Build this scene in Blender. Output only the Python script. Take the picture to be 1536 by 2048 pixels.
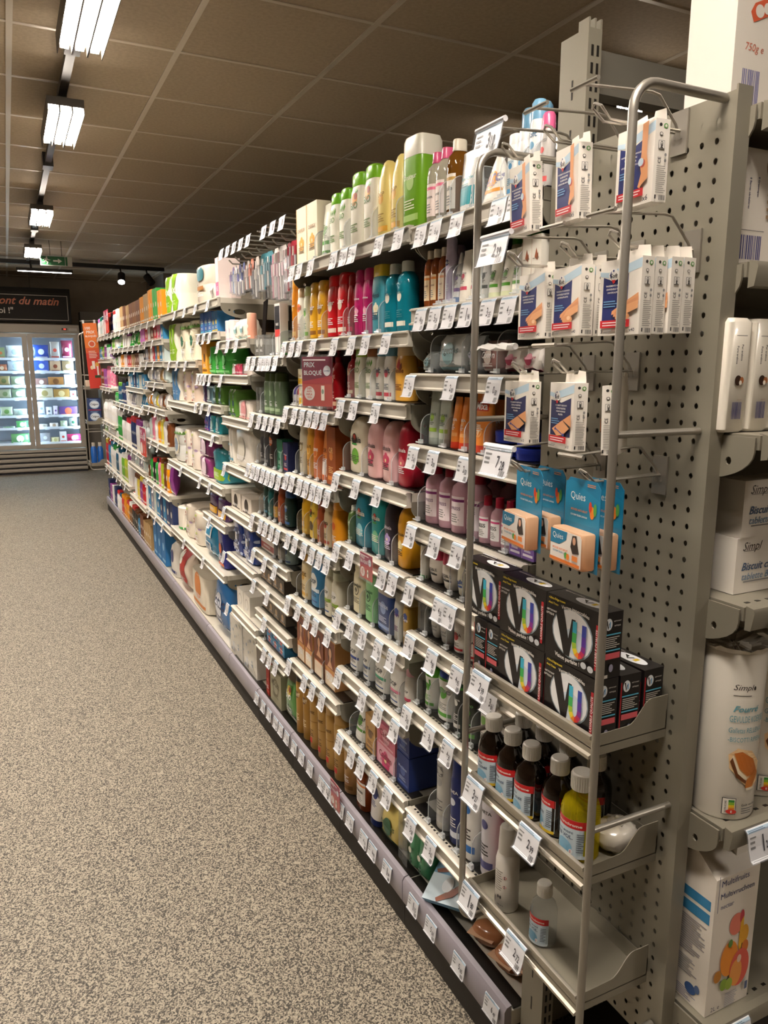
import bpy, math, random
from mathutils import Vector, Matrix, geometry
from math import sin, cos, pi
for o in list(bpy.data.objects): bpy.data.objects.remove(o)
S = bpy.context.scene
COL = S.collection
# ---------------------------------------------------------------- camera, light, exposure
EYE = 1.5
R_CAM = ((0.8974148, 0.0816431, -0.43356785), (-0.44118458, 0.16982105, -0.88120201), (0.00168488, 0.98208717, 0.1884196))
cd = bpy.data.cameras.new('camera'); cam = bpy.data.objects.new('camera', cd); COL.objects.link(cam)
cd.sensor_fit = 'VERTICAL'; cd.sensor_height = 24.0; cd.lens = 1510.0 / 2048.0 * 24.0
cd.clip_start = 0.02; cd.clip_end = 60
Mx = Matrix(R_CAM).to_4x4(); Mx.translation = (0, 0, EYE); cam.matrix_world = Mx
S.camera = cam
W = bpy.data.worlds.new('world'); S.world = W; W.use_nodes = True
W.node_tree.nodes['Background'].inputs[0].default_value = (0.9, 0.75, 0.6, 1)
W.node_tree.nodes['Background'].inputs[1].default_value = 0.03
S.view_settings.view_transform = 'Standard'; S.view_settings.look = 'None'
S.view_settings.gamma = 1.0; S.view_settings.use_curve_mapping = False
S.view_settings.exposure = 1.38
TUBE_POWER = 75.0      # emission strength of the ceiling tubes
TUBE_COLOR = (1.0, 0.88, 0.76)
# ---------------------------------------------------------------- materials
def lin(c):
    if isinstance(c, str):
        c = c.lstrip('#')
        if len(c) == 3: c = ''.join(k * 2 for k in c)
        c = [int(c[i:i + 2], 16) / 255 for i in (0, 2, 4)]
    return tuple(k / 12.92 if k <= .04045 else ((k + .055) / 1.055) ** 2.4 for k in c)
MATS = {}
def facing(nt):      # reflection that grows at grazing angles, the same from both sides of a sheet
    lw = nt.nodes.new('ShaderNodeLayerWeight'); lw.inputs[0].default_value = .5
    p = nt.nodes.new('ShaderNodeMath'); p.operation = 'POWER'; p.inputs[1].default_value = 5
    a = nt.nodes.new('ShaderNodeMath'); a.operation = 'MULTIPLY_ADD'; a.inputs[1].default_value = .55; a.inputs[2].default_value = .035
    nt.links.new(lw.outputs['Facing'], p.inputs[0]); nt.links.new(p.outputs[0], a.inputs[0]); return a
def mat(kind, c='#888', **kw):
    key = (kind, c if isinstance(c, str) else tuple(c), tuple(sorted(kw.items())))
    if key in MATS: return MATS[key]
    m = bpy.data.materials.new('%s_%s' % (kind, str(c).strip('#'))); m.use_nodes = True
    nt = m.node_tree; b = nt.nodes['Principled BSDF']; I = b.inputs
    col = lin(c) + (1,)
    I['Base Color'].default_value = col
    if kind == 'plastic': I['Roughness'].default_value = .28
    elif kind == 'paper': I['Roughness'].default_value = .55
    elif kind == 'print': I['Roughness'].default_value = .4
    elif kind == 'matte': I['Roughness'].default_value = .8
    elif kind == 'foil': I['Roughness'].default_value = .22; I['Coat Weight'].default_value = .4
    elif kind == 'metal':
        I['Roughness'].default_value = .38; I['Metallic'].default_value = .75
    elif kind == 'paint':      # powder coated steel, slight grain
        I['Roughness'].default_value = .42; I['Metallic'].default_value = .25
        n = nt.nodes.new('ShaderNodeTexNoise'); n.inputs['Scale'].default_value = 900; n.inputs['Detail'].default_value = 2
        t = nt.nodes.new('ShaderNodeTexCoord'); nt.links.new(t.outputs['Object'], n.inputs['Vector'])
        bp = nt.nodes.new('ShaderNodeBump'); bp.inputs['Strength'].default_value = .06; bp.inputs['Distance'].default_value = .0005
        nt.links.new(n.outputs['Fac'], bp.inputs['Height']); nt.links.new(bp.outputs['Normal'], I['Normal'])
    elif kind == 'clear':      # thin clear plastic sheet
        nt.nodes.remove(b)
        tr = nt.nodes.new('ShaderNodeBsdfTransparent'); gl = nt.nodes.new('ShaderNodeBsdfGlossy'); mx = nt.nodes.new('ShaderNodeMixShader')
        df = nt.nodes.new('ShaderNodeBsdfDiffuse'); df.inputs[0].default_value = col
        m2 = nt.nodes.new('ShaderNodeMixShader'); m2.inputs[0].default_value = kw.get('haze', .12)
        tr.inputs[0].default_value = (.94, .95, .96, 1); gl.inputs['Roughness'].default_value = .08
        fr = facing(nt)
        nt.links.new(fr.outputs[0], mx.inputs[0]); nt.links.new(tr.outputs[0], mx.inputs[1]); nt.links.new(gl.outputs[0], mx.inputs[2])
        nt.links.new(mx.outputs[0], m2.inputs[1]); nt.links.new(df.outputs[0], m2.inputs[2])
        nt.links.new(m2.outputs[0], nt.nodes['Material Output'].inputs[0])
    elif kind == 'liquid':     # tinted see-through bottle and its contents
        nt.nodes.remove(b)
        tr = nt.nodes.new('ShaderNodeBsdfTransparent'); tr.inputs[0].default_value = tuple(x ** .6 for x in col[:3]) + (1,)
        gl = nt.nodes.new('ShaderNodeBsdfGlossy'); gl.inputs['Roughness'].default_value = .06
        df = nt.nodes.new('ShaderNodeBsdfDiffuse'); df.inputs[0].default_value = col
        m2 = nt.nodes.new('ShaderNodeMixShader'); m2.inputs[0].default_value = kw.get('body', .6)
        fr = facing(nt); mx = nt.nodes.new('ShaderNodeMixShader')
        nt.links.new(tr.outputs[0], m2.inputs[1]); nt.links.new(df.outputs[0], m2.inputs[2])
        nt.links.new(fr.outputs[0], mx.inputs[0]); nt.links.new(m2.outputs[0], mx.inputs[1]); nt.links.new(gl.outputs[0], mx.inputs[2])
        nt.links.new(mx.outputs[0], nt.nodes['Material Output'].inputs[0])
    elif kind == 'darkglass':
        I['Roughness'].default_value = .06; I['Coat Weight'].default_value = .6
    elif kind == 'glow':
        I['Base Color'].default_value = (0, 0, 0, 1); I['Emission Color'].default_value = kw.get('col', col[:3]) + (1,)
        I['Emission Strength'].default_value = kw.get('s', 1)
    MATS[key] = m
    return m
PL = lambda c: mat('plastic', c)
PR = lambda c: mat('print', c)
STEEL = '#9d988a'
GREY = lambda: mat('paint', '#8e897b')
# ---------------------------------------------------------------- lettering
TXT = {}
def glyphs(s, bold=True, shear=0.0):
    key = (s, bold, shear)
    if key in TXT: return TXT[key]
    c = bpy.data.curves.new('lettering', 'FONT'); c.body = s; c.resolution_u = 2; c.shear = shear
    if bold: c.offset = .018
    o = bpy.data.objects.new('lettering', c)
    me = bpy.data.meshes.new_from_object(o)
    v = [(p.co.x, p.co.y) for p in me.vertices]; f = [tuple(p.vertices) for p in me.polygons]
    bpy.data.objects.remove(o); bpy.data.curves.remove(c); bpy.data.meshes.remove(me)
    if not v: v = [(0, 0), (1, 0), (1, 1)]; f = []
    x0 = min(p[0] for p in v); x1 = max(p[0] for p in v); y0 = min(p[1] for p in v); y1 = max(p[1] for p in v)
    w = max(x1 - x0, 1e-4)
    v = [((p[0] - (x0 + x1) / 2) / w, (p[1] - (y0 + y1) / 2) / w) for p in v]
    TXT[key] = (v, f, (y1 - y0) / w)
    return TXT[key]
# ---------------------------------------------------------------- mesh builder
class MB:
    def __init__(s): s.v = []; s.f = []; s.m = []; s.mats = []
    def mi(s, m):
        if m not in s.mats: s.mats.append(m)
        return s.mats.index(m)
    def add(s, v, f, m):
        o = len(s.v); i = s.mi(m)
        s.v += [tuple(p) for p in v]
        for q in f: s.f.append(tuple(k + o for k in q)); s.m.append(i)
    def box(s, a, b, m):
        (x0, y0, z0), (x1, y1, z1) = a, b
        s.add([(x0, y0, z0), (x1, y0, z0), (x1, y1, z0), (x0, y1, z0), (x0, y0, z1), (x1, y0, z1), (x1, y1, z1), (x0, y1, z1)],
              [(0, 3, 2, 1), (4, 5, 6, 7), (0, 1, 5, 4), (1, 2, 6, 5), (2, 3, 7, 6), (3, 0, 4, 7)], m)
        return s
    def prism(s, poly, fn, t0, t1, m, holes=()):
        """poly in 2D, fn(u,v,t) -> 3D, extruded t0..t1; holes cut through"""
        loops = [list(poly)] + [list(h) for h in holes]
        tri = geometry.tessellate_polygon([[Vector((p[0], p[1], 0)) for p in l] for l in loops])
        flat = [p for l in loops for p in l]; n = len(flat)
        v = [fn(p[0], p[1], t0) for p in flat] + [fn(p[0], p[1], t1) for p in flat]
        f = []
        for t in tri: f.append(tuple(t)); f.append(tuple(k + n for k in reversed(t)))
        o = 0
        for l in loops:
            k = len(l)
            for i in range(k): a = o + i; b = o + (i + 1) % k; f.append((a, b, b + n, a + n))
            o += k
        s.add(v, f, m); return s
    def tube(s, pts, r, m, seg=8, closed=False):
        P = [Vector(p) for p in pts]; n = len(P); rings = []
        up = None
        for i in range(n):
            if closed: d = P[(i + 1) % n] - P[i - 1]
            else: d = P[min(i + 1, n - 1)] - P[max(i - 1, 0)]
            d.normalize()
            if up is None:
                up = Vector((0, 0, 1)) if abs(d.z) < .9 else Vector((1, 0, 0))
            a = d.cross(up)
            if a.length < 1e-4: a = d.cross(Vector((0, 1, 0)))
            a.normalize(); b = a.cross(d).normalized(); up = b
            rings.append([P[i] + (a * cos(2 * pi * k / seg) + b * sin(2 * pi * k / seg)) * r for k in range(seg)])
        v = [p for q in rings for p in q]; f = []
        for i in range(n if closed else n - 1):
            j = (i + 1) % n
            for k in range(seg): l = (k + 1) % seg; f.append((i * seg + k, j * seg + k, j * seg + l, i * seg + l))
        if not closed: f.append(tuple(range(seg))); f.append(tuple((n - 1) * seg + k for k in reversed(range(seg))))
        s.add(v, f, m); return s
    def loft(s, secs, m, seg=20, cap0=True, cap1=True):
        """secs: (z, a, b, n[, cx, cy]) super-ellipse rings"""
        v = []; f = []
        for q in secs:
            z, a, b, n = q[:4]; cx = q[4] if len(q) > 4 else 0; cy = q[5] if len(q) > 5 else 0
            for k in range(seg):
                t = 2 * pi * (k + .5) / seg; c = cos(t); d = sin(t)
                v.append((cx + a * math.copysign(abs(c) ** (2 / n), c), cy + b * math.copysign(abs(d) ** (2 / n), d), z))
        for i in range(len(secs) - 1):
            for k in range(seg): l = (k + 1) % seg; f.append((i * seg + k, i * seg + l, (i + 1) * seg + l, (i + 1) * seg + k))
        if cap0: f.append(tuple(reversed(range(seg))))
        if cap1: f.append(tuple((len(secs) - 1) * seg + k for k in range(seg)))
        s.add(v, f, m); return s
    def art(s, prims, surf, text=True, base=.0002, step=.00018, nx=8, ny=4):
        """flat artwork laid on a surface; surf(X, Y, off) -> point, surf.asp = metres of X per metres of Y unit"""
        asp = surf.asp
        for i, p in enumerate(prims):
            off = base + step * i; k = p[0]
            m = p[-1] if not isinstance(p[-1], str) else PR(p[-1])
            if k == 'r':
                _, x0, y0, x1, y1 = p[:5]
                v = [surf(x0 + (x1 - x0) * a / nx, y0 + (y1 - y0) * b / ny, off) for b in range(ny + 1) for a in range(nx + 1)]
                f = [(b * (nx + 1) + a, b * (nx + 1) + a + 1, (b + 1) * (nx + 1) + a + 1, (b + 1) * (nx + 1) + a) for b in range(ny) for a in range(nx)]
            elif k == 'e':
                _, cx, cy, rx, ry = p[:5]; n = 22
                v = [surf(cx, cy, off)]; f = []
                for q in (.5, 1):
                    v += [surf(cx + rx * q * cos(2 * pi * t / n), cy + ry * q * sin(2 * pi * t / n), off) for t in range(n)]
                for t in range(n):
                    u = (t + 1) % n; f.append((0, 1 + t, 1 + u)); f.append((1 + t, 1 + n + t, 1 + n + u, 1 + u))
            elif k == 'p':
                pts = p[1]; tri = geometry.tessellate_polygon([[Vector((a, b, 0)) for a, b in pts]])
                P2 = list(pts); f = [tuple(t) for t in tri]
                wide = max(a for a, b in pts) - min(a for a, b in pts)
                for _ in range(2 if (getattr(surf, 'curved', False) and wide > .3) else 0):
                    g2 = []; mid = {}
                    def md(i, j):
                        q = (min(i, j), max(i, j))
                        if q not in mid: P2.append(((P2[i][0] + P2[j][0]) / 2, (P2[i][1] + P2[j][1]) / 2)); mid[q] = len(P2) - 1
                        return mid[q]
                    for a, b, c in f:
                        ab, bc, ca = md(a, b), md(b, c), md(c, a); g2 += [(a, ab, ca), (ab, b, bc), (ca, bc, c), (ab, bc, ca)]
                    f = g2
                v = [surf(a, b, off) for a, b in P2]
            elif k == 't':
                if not text: continue
                _, st, cx, cy, w = p[:5]; opt = p[5] if len(p) > 6 else {}
                gv, gf, gh = glyphs(st, opt.get('b', True), opt.get('s', 0)); r = opt.get('r', 0) ; sl = opt.get('arc', 0)
                v = []
                for a, b in gv:
                    a2 = a * w; b2 = b * w * opt.get('hs', 1)
                    if r: a2, b2 = a2 * cos(r) - b2 * sin(r), a2 * sin(r) + b2 * cos(r)
                    b2 += sl * (1 - 4 * a * a)
                    v.append(surf(cx + a2, cy + b2 * asp, off))
                f = gf
            elif k == 'l':      # block of fine print: x0,y0,x1,y1,n
                _, x0, y0, x1, y1, n = p[:6]; v = []; f = []
                rnd = random.Random(int(abs(x0 * 977 + y0 * 7919)) + n)
                for t in range(n):
                    yy = y1 - (y1 - y0) * (t + .5) / n; hh = abs(y1 - y0) / n * .22; xe = x0 + (x1 - x0) * rnd.uniform(.65, 1)
                    o = len(v); c = 3
                    v += [surf(x0 + (xe - x0) * a / c, yy + b * hh, off) for b in (-1, 1) for a in range(c + 1)]
                    f += [(o + a, o + a + 1, o + c + 2 + a, o + c + 1 + a) for a in range(c)]
            elif k == 'bar':    # bar code x0,y0,x1,y1
                _, x0, y0, x1, y1 = p[:5]; v = []; f = []; rnd = random.Random(5); x = x0; vert = (x1 - x0) < 0
                W_ = abs(x1 - x0); t = 0
                while t < 1:
                    w = rnd.uniform(.02, .06); o = len(v); a = min(x0, x1) + W_ * t; b = min(a + W_ * w, max(x0, x1))
                    v += [surf(a, y0, off), surf(b, y0, off), surf(b, y1, off), surf(a, y1, off)]; f.append((o, o + 1, o + 2, o + 3)); t += w + rnd.uniform(.02, .05)
            s.add(v, f, m)
        return s
    def data(s, name, smooth=True):
        me = bpy.data.meshes.new(name); me.from_pydata(s.v, [], s.f)
        for m in s.mats: me.materials.append(m)
        me.polygons.foreach_set('material_index', s.m)
        if smooth:
            me.polygons.foreach_set('use_smooth', [True] * len(s.f)); me.set_sharp_from_angle(angle=math.radians(38))
        me.update(); return me
    def obj(s, name, parent=None, loc=None, rz=0, **kw):
        return link(s.data(name, kw.pop('smooth', True)), name, parent, loc, rz, **kw)
def flat_surf(org, ux, uy, nrm):
    """X in [-1,1] across half vector ux, Y in [0,1] along uy"""
    org = Vector(org); ux = Vector(ux); uy = Vector(uy); nrm = Vector(nrm).normalized()
    def fn(X, Y, off): return org + ux * X + uy * Y + nrm * off
    fn.asp = ux.length / uy.length
    return fn
def tag(o, label, cat, group=None, kind=None):
    if label: o['label'] = label
    if cat: o['category'] = cat
    if group: o['group'] = group
    if kind: o['kind'] = kind
    return o
def link(me, name, parent=None, loc=None, rz=0, rot=None):
    o = bpy.data.objects.new(name, me); COL.objects.link(o)
    if parent: o.parent = parent
    if loc is not None: o.location = loc
    if rot is not None: o.rotation_euler = rot
    elif rz: o.rotation_euler = (0, 0, rz)
    return o
def empty(name, loc, rz=0, label=None, cat=None, group=None, rot=None):
    o = link(None, name, None, loc, rz, rot); o.empty_display_size = .02
    return tag(o, label, cat, group)
def struct(o): o['kind'] = 'structure'; return o
ISL = -pi / 2        # goods turned to face the aisle
SEG={'A1':(1.812,1.125,1.595),'A2':(1.633,1.125,1.595),'A3':(1.486,1.125,1.595),'A4':(1.32,1.125,1.6),'A5':(1.13,1.125,1.6),'A6':(0.985,1.125,1.6),'A7':(0.85,1.125,1.6),'A8':(0.655,1.125,1.6),'A9':(0.36,1.125,1.6),'T1':(1.82,1.605,2.44),'T2':(1.585,1.605,2.51),'B3':(1.413,1.61,2.05),'B4':(1.198,1.605,2.055),'B5':(0.985,1.61,2.055),'B6':(0.777,1.61,2.055),'B7':(0.588,1.605,2.055),'B8':(0.371,1.605,2.06),'C3':(1.369,2.06,2.51),'C4':(1.138,2.06,2.51),'C5':(0.927,2.06,2.51),'C6':(0.692,2.06,2.51),'C7':(0.45,2.065,2.51),'D2':(1.54,2.515,2.945),'D3':(1.324,2.515,2.945),'D4':(1.122,2.53,2.945),'D5':(0.918,2.515,2.945),'D6':(0.773,2.52,2.945),'D7':(0.643,2.515,2.945),'D8':(0.518,2.52,2.945),'D9':(0.386,2.575,2.945),'E1':(1.8,3.385,4.77),'E2a':(1.657,3.41,3.855),'E2b':(1.611,2.95,3.405),'E3':(1.467,2.95,3.86),'E4a':(1.327,3.395,3.855),'E4b':(1.285,2.95,3.385),'E5a':(1.187,3.45,3.86),'E5b':(1.075,2.95,3.395),'E6':(0.945,3.43,4.77),'E7a':(0.872,2.95,3.39),'E7b':(0.771,3.4,3.85),'E8':(0.657,2.95,3.388),'E9':(0.41,2.95,3.345),'F3':(1.532,3.87,4.705),'F4':(1.305,3.87,4.67),'F8':(0.52,3.45,4.77),'G1':(1.79,4.78,8.39),'G2a':(1.653,5.5,7.35),'G2b':(1.668,4.78,5.49),'G3a':(1.572,7.37,8.39),'G3b':(1.498,5.6,7.36),'G3c':(1.535,4.78,5.585),'G4a':(1.305,7.37,8.39),'G4b':(1.347,5.57,6.45),'G4c':(1.403,4.78,5.48),'G5':(1.195,5.62,7.36),'G5b':(1.235,4.78,5.6),'G6':(0.965,7.37,8.39),'G7':(0.86,5.64,8.36),'G7b':(1.01,4.78,5.55),'G8':(0.505,6.6,8.39),'G8b':(0.733,5.72,6.57),'G8c':(0.703,4.78,5.71),'G9':(0.457,5.76,6.58),'G9b':(0.48,4.78,5.74),'base':(0.145,1.13,8.42)}
ITEMS=[('T1','cream_box',2.248,2.434,2,0.175,0,0),
('T1','green_tube',2.17,2.248,1,0.157,0,0),
('T1','lime_cap',2.024,2.17,2,0.171,0,0),
('T1','peach_lime',1.845,2.024,2,0.192,0,0),
('T1','pale_dome',1.707,1.845,2,0.184,0,0),
('T1','green_block',1.613,1.707,1,0.203,0,0),
('A1','micellar',1.503,1.589,2,0.158,0,0),
('A1','amber_oil',1.459,1.501,1,0.164,0,0),
('A1','teal_tube',1.375,1.457,1,0.124,0,0),
('A1','wedge_box',1.276,1.369,1,0.093,0,0),
('A1','water_spray',1.209,1.27,2,0.115,0,0),
('A1','blue_spray',1.174,1.209,1,0.154,0,0),
('A1','pink_spray',1.145,1.174,1,0.128,0,0),
('A1','blue_spray2',1.267,1.356,2,0.195,0.08,0),
('A2','brown_small',1.499,1.589,3,0.124,0,0),
('A2','lilac_spray',1.469,1.499,1,0.143,0,0),
('A2','wedge_tube',1.439,1.469,1,0.11,0,0),
('A2','white_tube',1.364,1.439,2,0.11,0,0),
('A2','black_text_tube',1.33,1.362,1,0.099,0,0),
('A2','green_base_tube',1.211,1.328,3,0.089,0,0),
('A2','nectar_carton',1.151,1.21,2,0.104,0,0),
('A2','lilac_spray',1.559,1.589,1,0.143,0.08,0),
('A2','green_cap_tall',1.301,1.389,3,0.143,0.1,0),
('A3','wipes_small',1.534,1.587,1,0.047,0,0),
('A3','wipes_pack',1.4,1.53,1,0.081,0,0),
('A3','gray_pack',1.35,1.396,1,0.078,0,0),
('A3','pink_pack',1.27,1.346,1,0.068,0,0),
('A3','pad_pack',1.144,1.266,2,0.056,0,0),
('A4','graygreen_tube',1.471,1.573,2,0.125,0,0),
('A4','orange_wedge',1.4,1.466,2,0.113,0,0),
('A4','orange_wide',1.312,1.38,1,0.124,0,0),
('A4','blue_tin',1.155,1.304,2,0.027,0,0),
('A4','blue_tin_top',1.155,1.304,2,0.023,0,0.028),
('A4','orange_wedge',1.381,1.425,1,0.109,0.08,0),
('A5','pink_big',1.34,1.584,4,0.151,0,0),
('A5','pink_small',1.223,1.34,3,0.101,0,0),
('A5','purple_box',1.134,1.219,2,0.073,0,0),
('A5','pink_big',1.361,1.594,4,0.139,0.1,0),
('A6','white_roll',1.564,1.594,1,0.087,0,0),
('A6','pinkcap_roll',1.433,1.564,2,0.109,0,0),
('A6','creamblue_roll',1.389,1.428,1,0.109,0,0),
('A6','pinkcap_roll',1.256,1.374,2,0.109,0,0),
('A7','clear_box',1.542,1.594,1,0.096,0,0),
('A7','gray_roll',1.451,1.542,2,0.099,0,0),
('A7','whitered_jar',1.334,1.439,2,0.078,0,0),
('A8','green_deo',1.52,1.577,1,0.114,0,0),
('A8','wave_deo',1.435,1.517,1,0.141,0,0),
('A8','black_deo',1.385,1.43,1,0.144,0,0),
('A8','greenblack_deo',1.329,1.381,1,0.143,0,0),
('A8','narta_green',1.202,1.325,2,0.158,0,0),
('A9','gray_tall',1.445,1.512,1,0.259,0,0),
('A9','navy_tall',1.385,1.44,1,0.223,0,0),
('A9','blue_white',1.315,1.374,1,0.259,0,0),
('A9','purple_white',1.248,1.31,1,0.259,0,0),
('A9','pink_us',1.144,1.215,1,0.259,0,0),
('A9','purple_white',1.332,1.392,1,0.177,0.08,0),
('base','blue_carton',5.197,5.658,3,0.25,0,0),
('base','white_jug',4.846,5.087,1,0.263,0,0),
('base','red_sack',4.477,4.797,1,0.242,0,0),
('base','cream_sack',3.984,4.421,1,0.262,0,0),
('base','blue_bag',3.556,3.891,1,0.313,0,0),
('base','tissue_box',3.043,3.498,2,0.181,0,0),
('base','red_box',2.87,2.912,1,0.138,0,0),
('base','card_box',2.713,2.864,1,0.144,0,0),
('base','green_pack',2.563,2.676,1,0.196,0,0),
('base','black_gold',2.431,2.558,2,0.246,0,0),
('base','gold_can',2.113,2.426,4,0.237,0,0),
('base','tan_tall',2.026,2.105,1,0.195,0,0),
('base','amber_pump',1.911,2.015,1,0.17,0,0),
('base','nivea_tube',1.829,1.908,1,0.164,0,0),
('base','yellow_pouch',1.698,1.829,1,0.11,0,0),
('base','clear_box',1.638,1.698,2,0.178,0,0),
('base','green_pouch',1.547,1.638,2,0.15,0,0),
('T2','orange_small',2.467,2.504,1,0.201,0,0),
('T2','orangedot',2.403,2.462,1,0.166,0,0),
('T2','green_small',2.351,2.403,1,0.166,0,0),
('T2','yellow_sh',2.207,2.351,2,0.177,0,0),
('T2','red_sh',2.04,2.203,2,0.178,0,0),
('T2','darkred_sh',1.997,2.036,1,0.17,0,0),
('T2','pink_sh',1.886,1.994,2,0.175,0,0),
('T2','yellowcap',1.806,1.88,1,0.172,0,0),
('T2','teal_clear',1.672,1.803,2,0.168,0,0),
('B3','darkred_pump',2.004,2.044,1,0.136,0,0),
('B3','bio_green',1.931,2.0,1,0.136,0,0),
('B3','browncap',1.859,1.927,1,0.136,0,0),
('B3','bluecap',1.75,1.856,2,0.136,0,0),
('B3','orange_big',1.67,1.742,1,0.136,0,0),
('B3','orange_big',1.766,1.838,1,0.136,0.08,0),
('B4','ush_white',1.919,2.045,1,0.164,0,0),
('B4','ush_pink',1.731,1.913,2,0.161,0,0),
('B4','ush_red',1.656,1.728,1,0.166,0,0),
('B4','ush_white',2.019,2.049,1,0.135,0.08,0),
('B4','ush_red',1.776,1.85,1,0.155,0.08,0),
('B5','green_jar',2.011,2.049,1,0.106,0,0),
('B5','ush_teal',1.901,2.004,1,0.166,0,0),
('B5','ush_aqua',1.806,1.894,1,0.173,0,0),
('B5','ush_black',1.73,1.803,1,0.171,0,0),
('B5','ush_yellow',1.656,1.724,1,0.163,0,0),
('B6','cream_sh',1.934,2.019,1,0.157,0,0),
('B6','mint_sh',1.848,1.931,1,0.162,0,0),
('B6','navy_gel',1.743,1.842,1,0.138,0,0),
('B6','blueshield',1.69,1.737,1,0.132,0,0),
('B6','amber_gel',1.644,1.684,1,0.131,0,0),
('B7','dop_navy',1.962,2.046,1,0.117,0,0),
('B7','dop_navy2',1.883,1.954,1,0.117,0,0),
('B7','dop_green',1.78,1.873,1,0.126,0,0),
('B7','dop_pink',1.685,1.77,1,0.126,0,0),
('B7','dop_berry',1.636,1.679,1,0.13,0,0),
('B8','white_green_tube',1.924,2.011,1,0.124,0,0),
('B8','brown_carton',1.846,1.917,1,0.116,0,0),
('B8','pink_carton',1.716,1.839,1,0.06,0,0),
('B8','pink_carton_top',1.716,1.839,1,0.068,0,0.061),
('B8','navy_box',1.632,1.707,1,0.098,0,0),
('B8','navy_box_top',1.632,1.707,1,0.065,0,0.099),
('C3','navy_roll',2.474,2.504,1,0.068,0,0),
('C3','red_roll',2.444,2.474,1,0.066,0,0),
('C3','yellow_box',2.401,2.444,1,0.068,0,0),
('C3','yellow_box_top',2.401,2.444,1,0.052,0,0.069),
('C3','brown_white',2.307,2.391,1,0.18,0,0),
('C3','gray_cap',2.228,2.303,2,0.171,0,0),
('C3','darkred_pump',2.117,2.219,2,0.18,0,0),
('C4','els_white',2.404,2.464,1,0.186,0,0),
('C4','els_yellow',2.332,2.399,1,0.182,0,0),
('C4','els_orange',2.263,2.327,1,0.172,0,0),
('C4','orange_wedge2',2.198,2.259,1,0.183,0,0),
('C4','copper_box',2.12,2.194,1,0.179,0,0),
('D4','gray_can',2.821,2.92,2,0.136,0,0),
('D4','copper_can',2.739,2.814,1,0.154,0,0),
('D4','green_box',2.633,2.697,1,0.116,0,0),
('D4','navyred_box',2.571,2.627,1,0.106,0,0),
('C5','sun_yellow',2.4,2.461,1,0.145,0,0),
('C5','sun_label',2.309,2.395,1,0.148,0,0),
('C5','rust_sh',2.25,2.304,1,0.147,0,0),
('C5','tan_sh',2.188,2.245,1,0.142,0,0),
('C5','sun_orange',2.113,2.184,1,0.164,0,0),
('D5','pine_sh',2.846,2.907,1,0.135,0,0),
('D5','teal_sh',2.782,2.84,1,0.134,0,0),
('D5','blackyellow',2.72,2.775,1,0.13,0,0),
('D5','rust_sh',2.654,2.714,1,0.141,0,0),
('D5','pine2_sh',2.58,2.648,1,0.13,0,0),
('C6','creamy_yellow',2.392,2.48,1,0.168,0,0),
('C6','dop_blue',2.282,2.387,1,0.179,0,0),
('C6','dop_white',2.12,2.254,2,0.168,0,0),
('D6','whitered_box',2.756,2.935,1,0.069,0,0),
('D6','gray_bottle',2.665,2.732,1,0.064,0,0),
('D6','grayblue_can',2.59,2.653,1,0.095,0,0),
('D7','makeup_box',2.645,2.939,4,0.055,0,0),
('D8','makeup_box',2.637,2.939,4,0.055,0,0),
('C7','hair_box',2.35,2.504,2,0.167,0,0),
('C7','hair_box_dark',2.25,2.34,1,0.174,0,0),
('C7','hair_box',2.148,2.241,1,0.167,0,0),
('D9','paste_blue',2.658,2.889,3,0.036,0,0),
('D9','paste_top',2.658,2.889,3,0.036,0,0.037),
('D2','mirror',2.813,2.939,2,0.076,0,0),
('D2','clear_box',2.692,2.801,2,0.057,0,0),
('D2','blackred_box',2.623,2.686,1,0.181,0,0),
('D2','green_tin',2.574,2.618,1,0.036,0,0),
('D3','clear_box',2.866,2.939,2,0.096,0,0),
('D3','green_clear',2.663,2.853,3,0.156,0,0),
('E2b','bud_tub',3.281,3.399,2,0.091,0,0),
('E2b','bud_bag',3.063,3.264,2,0.088,0,0),
('E2b','orange_tub',3.006,3.049,1,0.1,0,0),
('E3','tampon_orange',3.74,3.854,1,0.154,0,0),
('E3','green_roll',3.619,3.719,1,0.135,0,0),
('E3','green_roll',3.361,3.609,2,0.126,0,0),
('E3','pink_roll',3.008,3.335,1,0.051,0,0),
('E2a','tampon_blue',3.625,3.849,3,0.101,0,0),
('E2a','tampon_teal',3.501,3.625,2,0.095,0,0),
('E4a','purple_pack',3.809,3.849,1,0.088,0,0),
('E4a','blue_pack',3.663,3.798,1,0.086,0,0),
('E4a','green_pack2',3.48,3.653,2,0.09,0,0),
('E4b','green_pack2',3.236,3.379,2,0.123,0,0),
('E4b','floral_pack',3.007,3.219,1,0.08,0,0),
('E5a','pads_violet',3.749,3.854,2,0.082,0,0),
('E5a','pads_teal',3.539,3.739,2,0.081,0,0),
('E5b','white_pack',3.322,3.389,2,0.165,0,0),
('E5b','white_big',3.024,3.305,1,0.17,0,0),
('E6','floral_roll',4.448,4.764,1,0.205,0,0),
('E6','floral_tall',4.067,4.419,2,0.217,0,0),
('E6','plum_pack',3.76,4.018,1,0.104,0,0),
('E6','plum_pack_top',3.76,4.018,1,0.099,0,0.105),
('E6','teal_box',3.539,3.739,1,0.171,0,0),
('E7b','purple_yellow',3.481,3.844,2,0.107,0,0),
('E7a','stack_boxes',3.053,3.384,2,0.077,0,0),
('E8','navy_dots',3.055,3.382,2,0.179,0,0),
('F8','white_roll',4.534,4.764,1,0.14,0,0),
('F8','floral_low',4.054,4.505,2,0.194,0,0),
('F8','blue_wipes',3.718,4.018,1,0.199,0,0),
('F8','navy_pack',3.547,3.687,1,0.204,0,0),
('E9','white_cube',3.128,3.339,2,0.092,0,0),
('E1','green_pack3',4.393,4.754,2,0.215,0,0),
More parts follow.
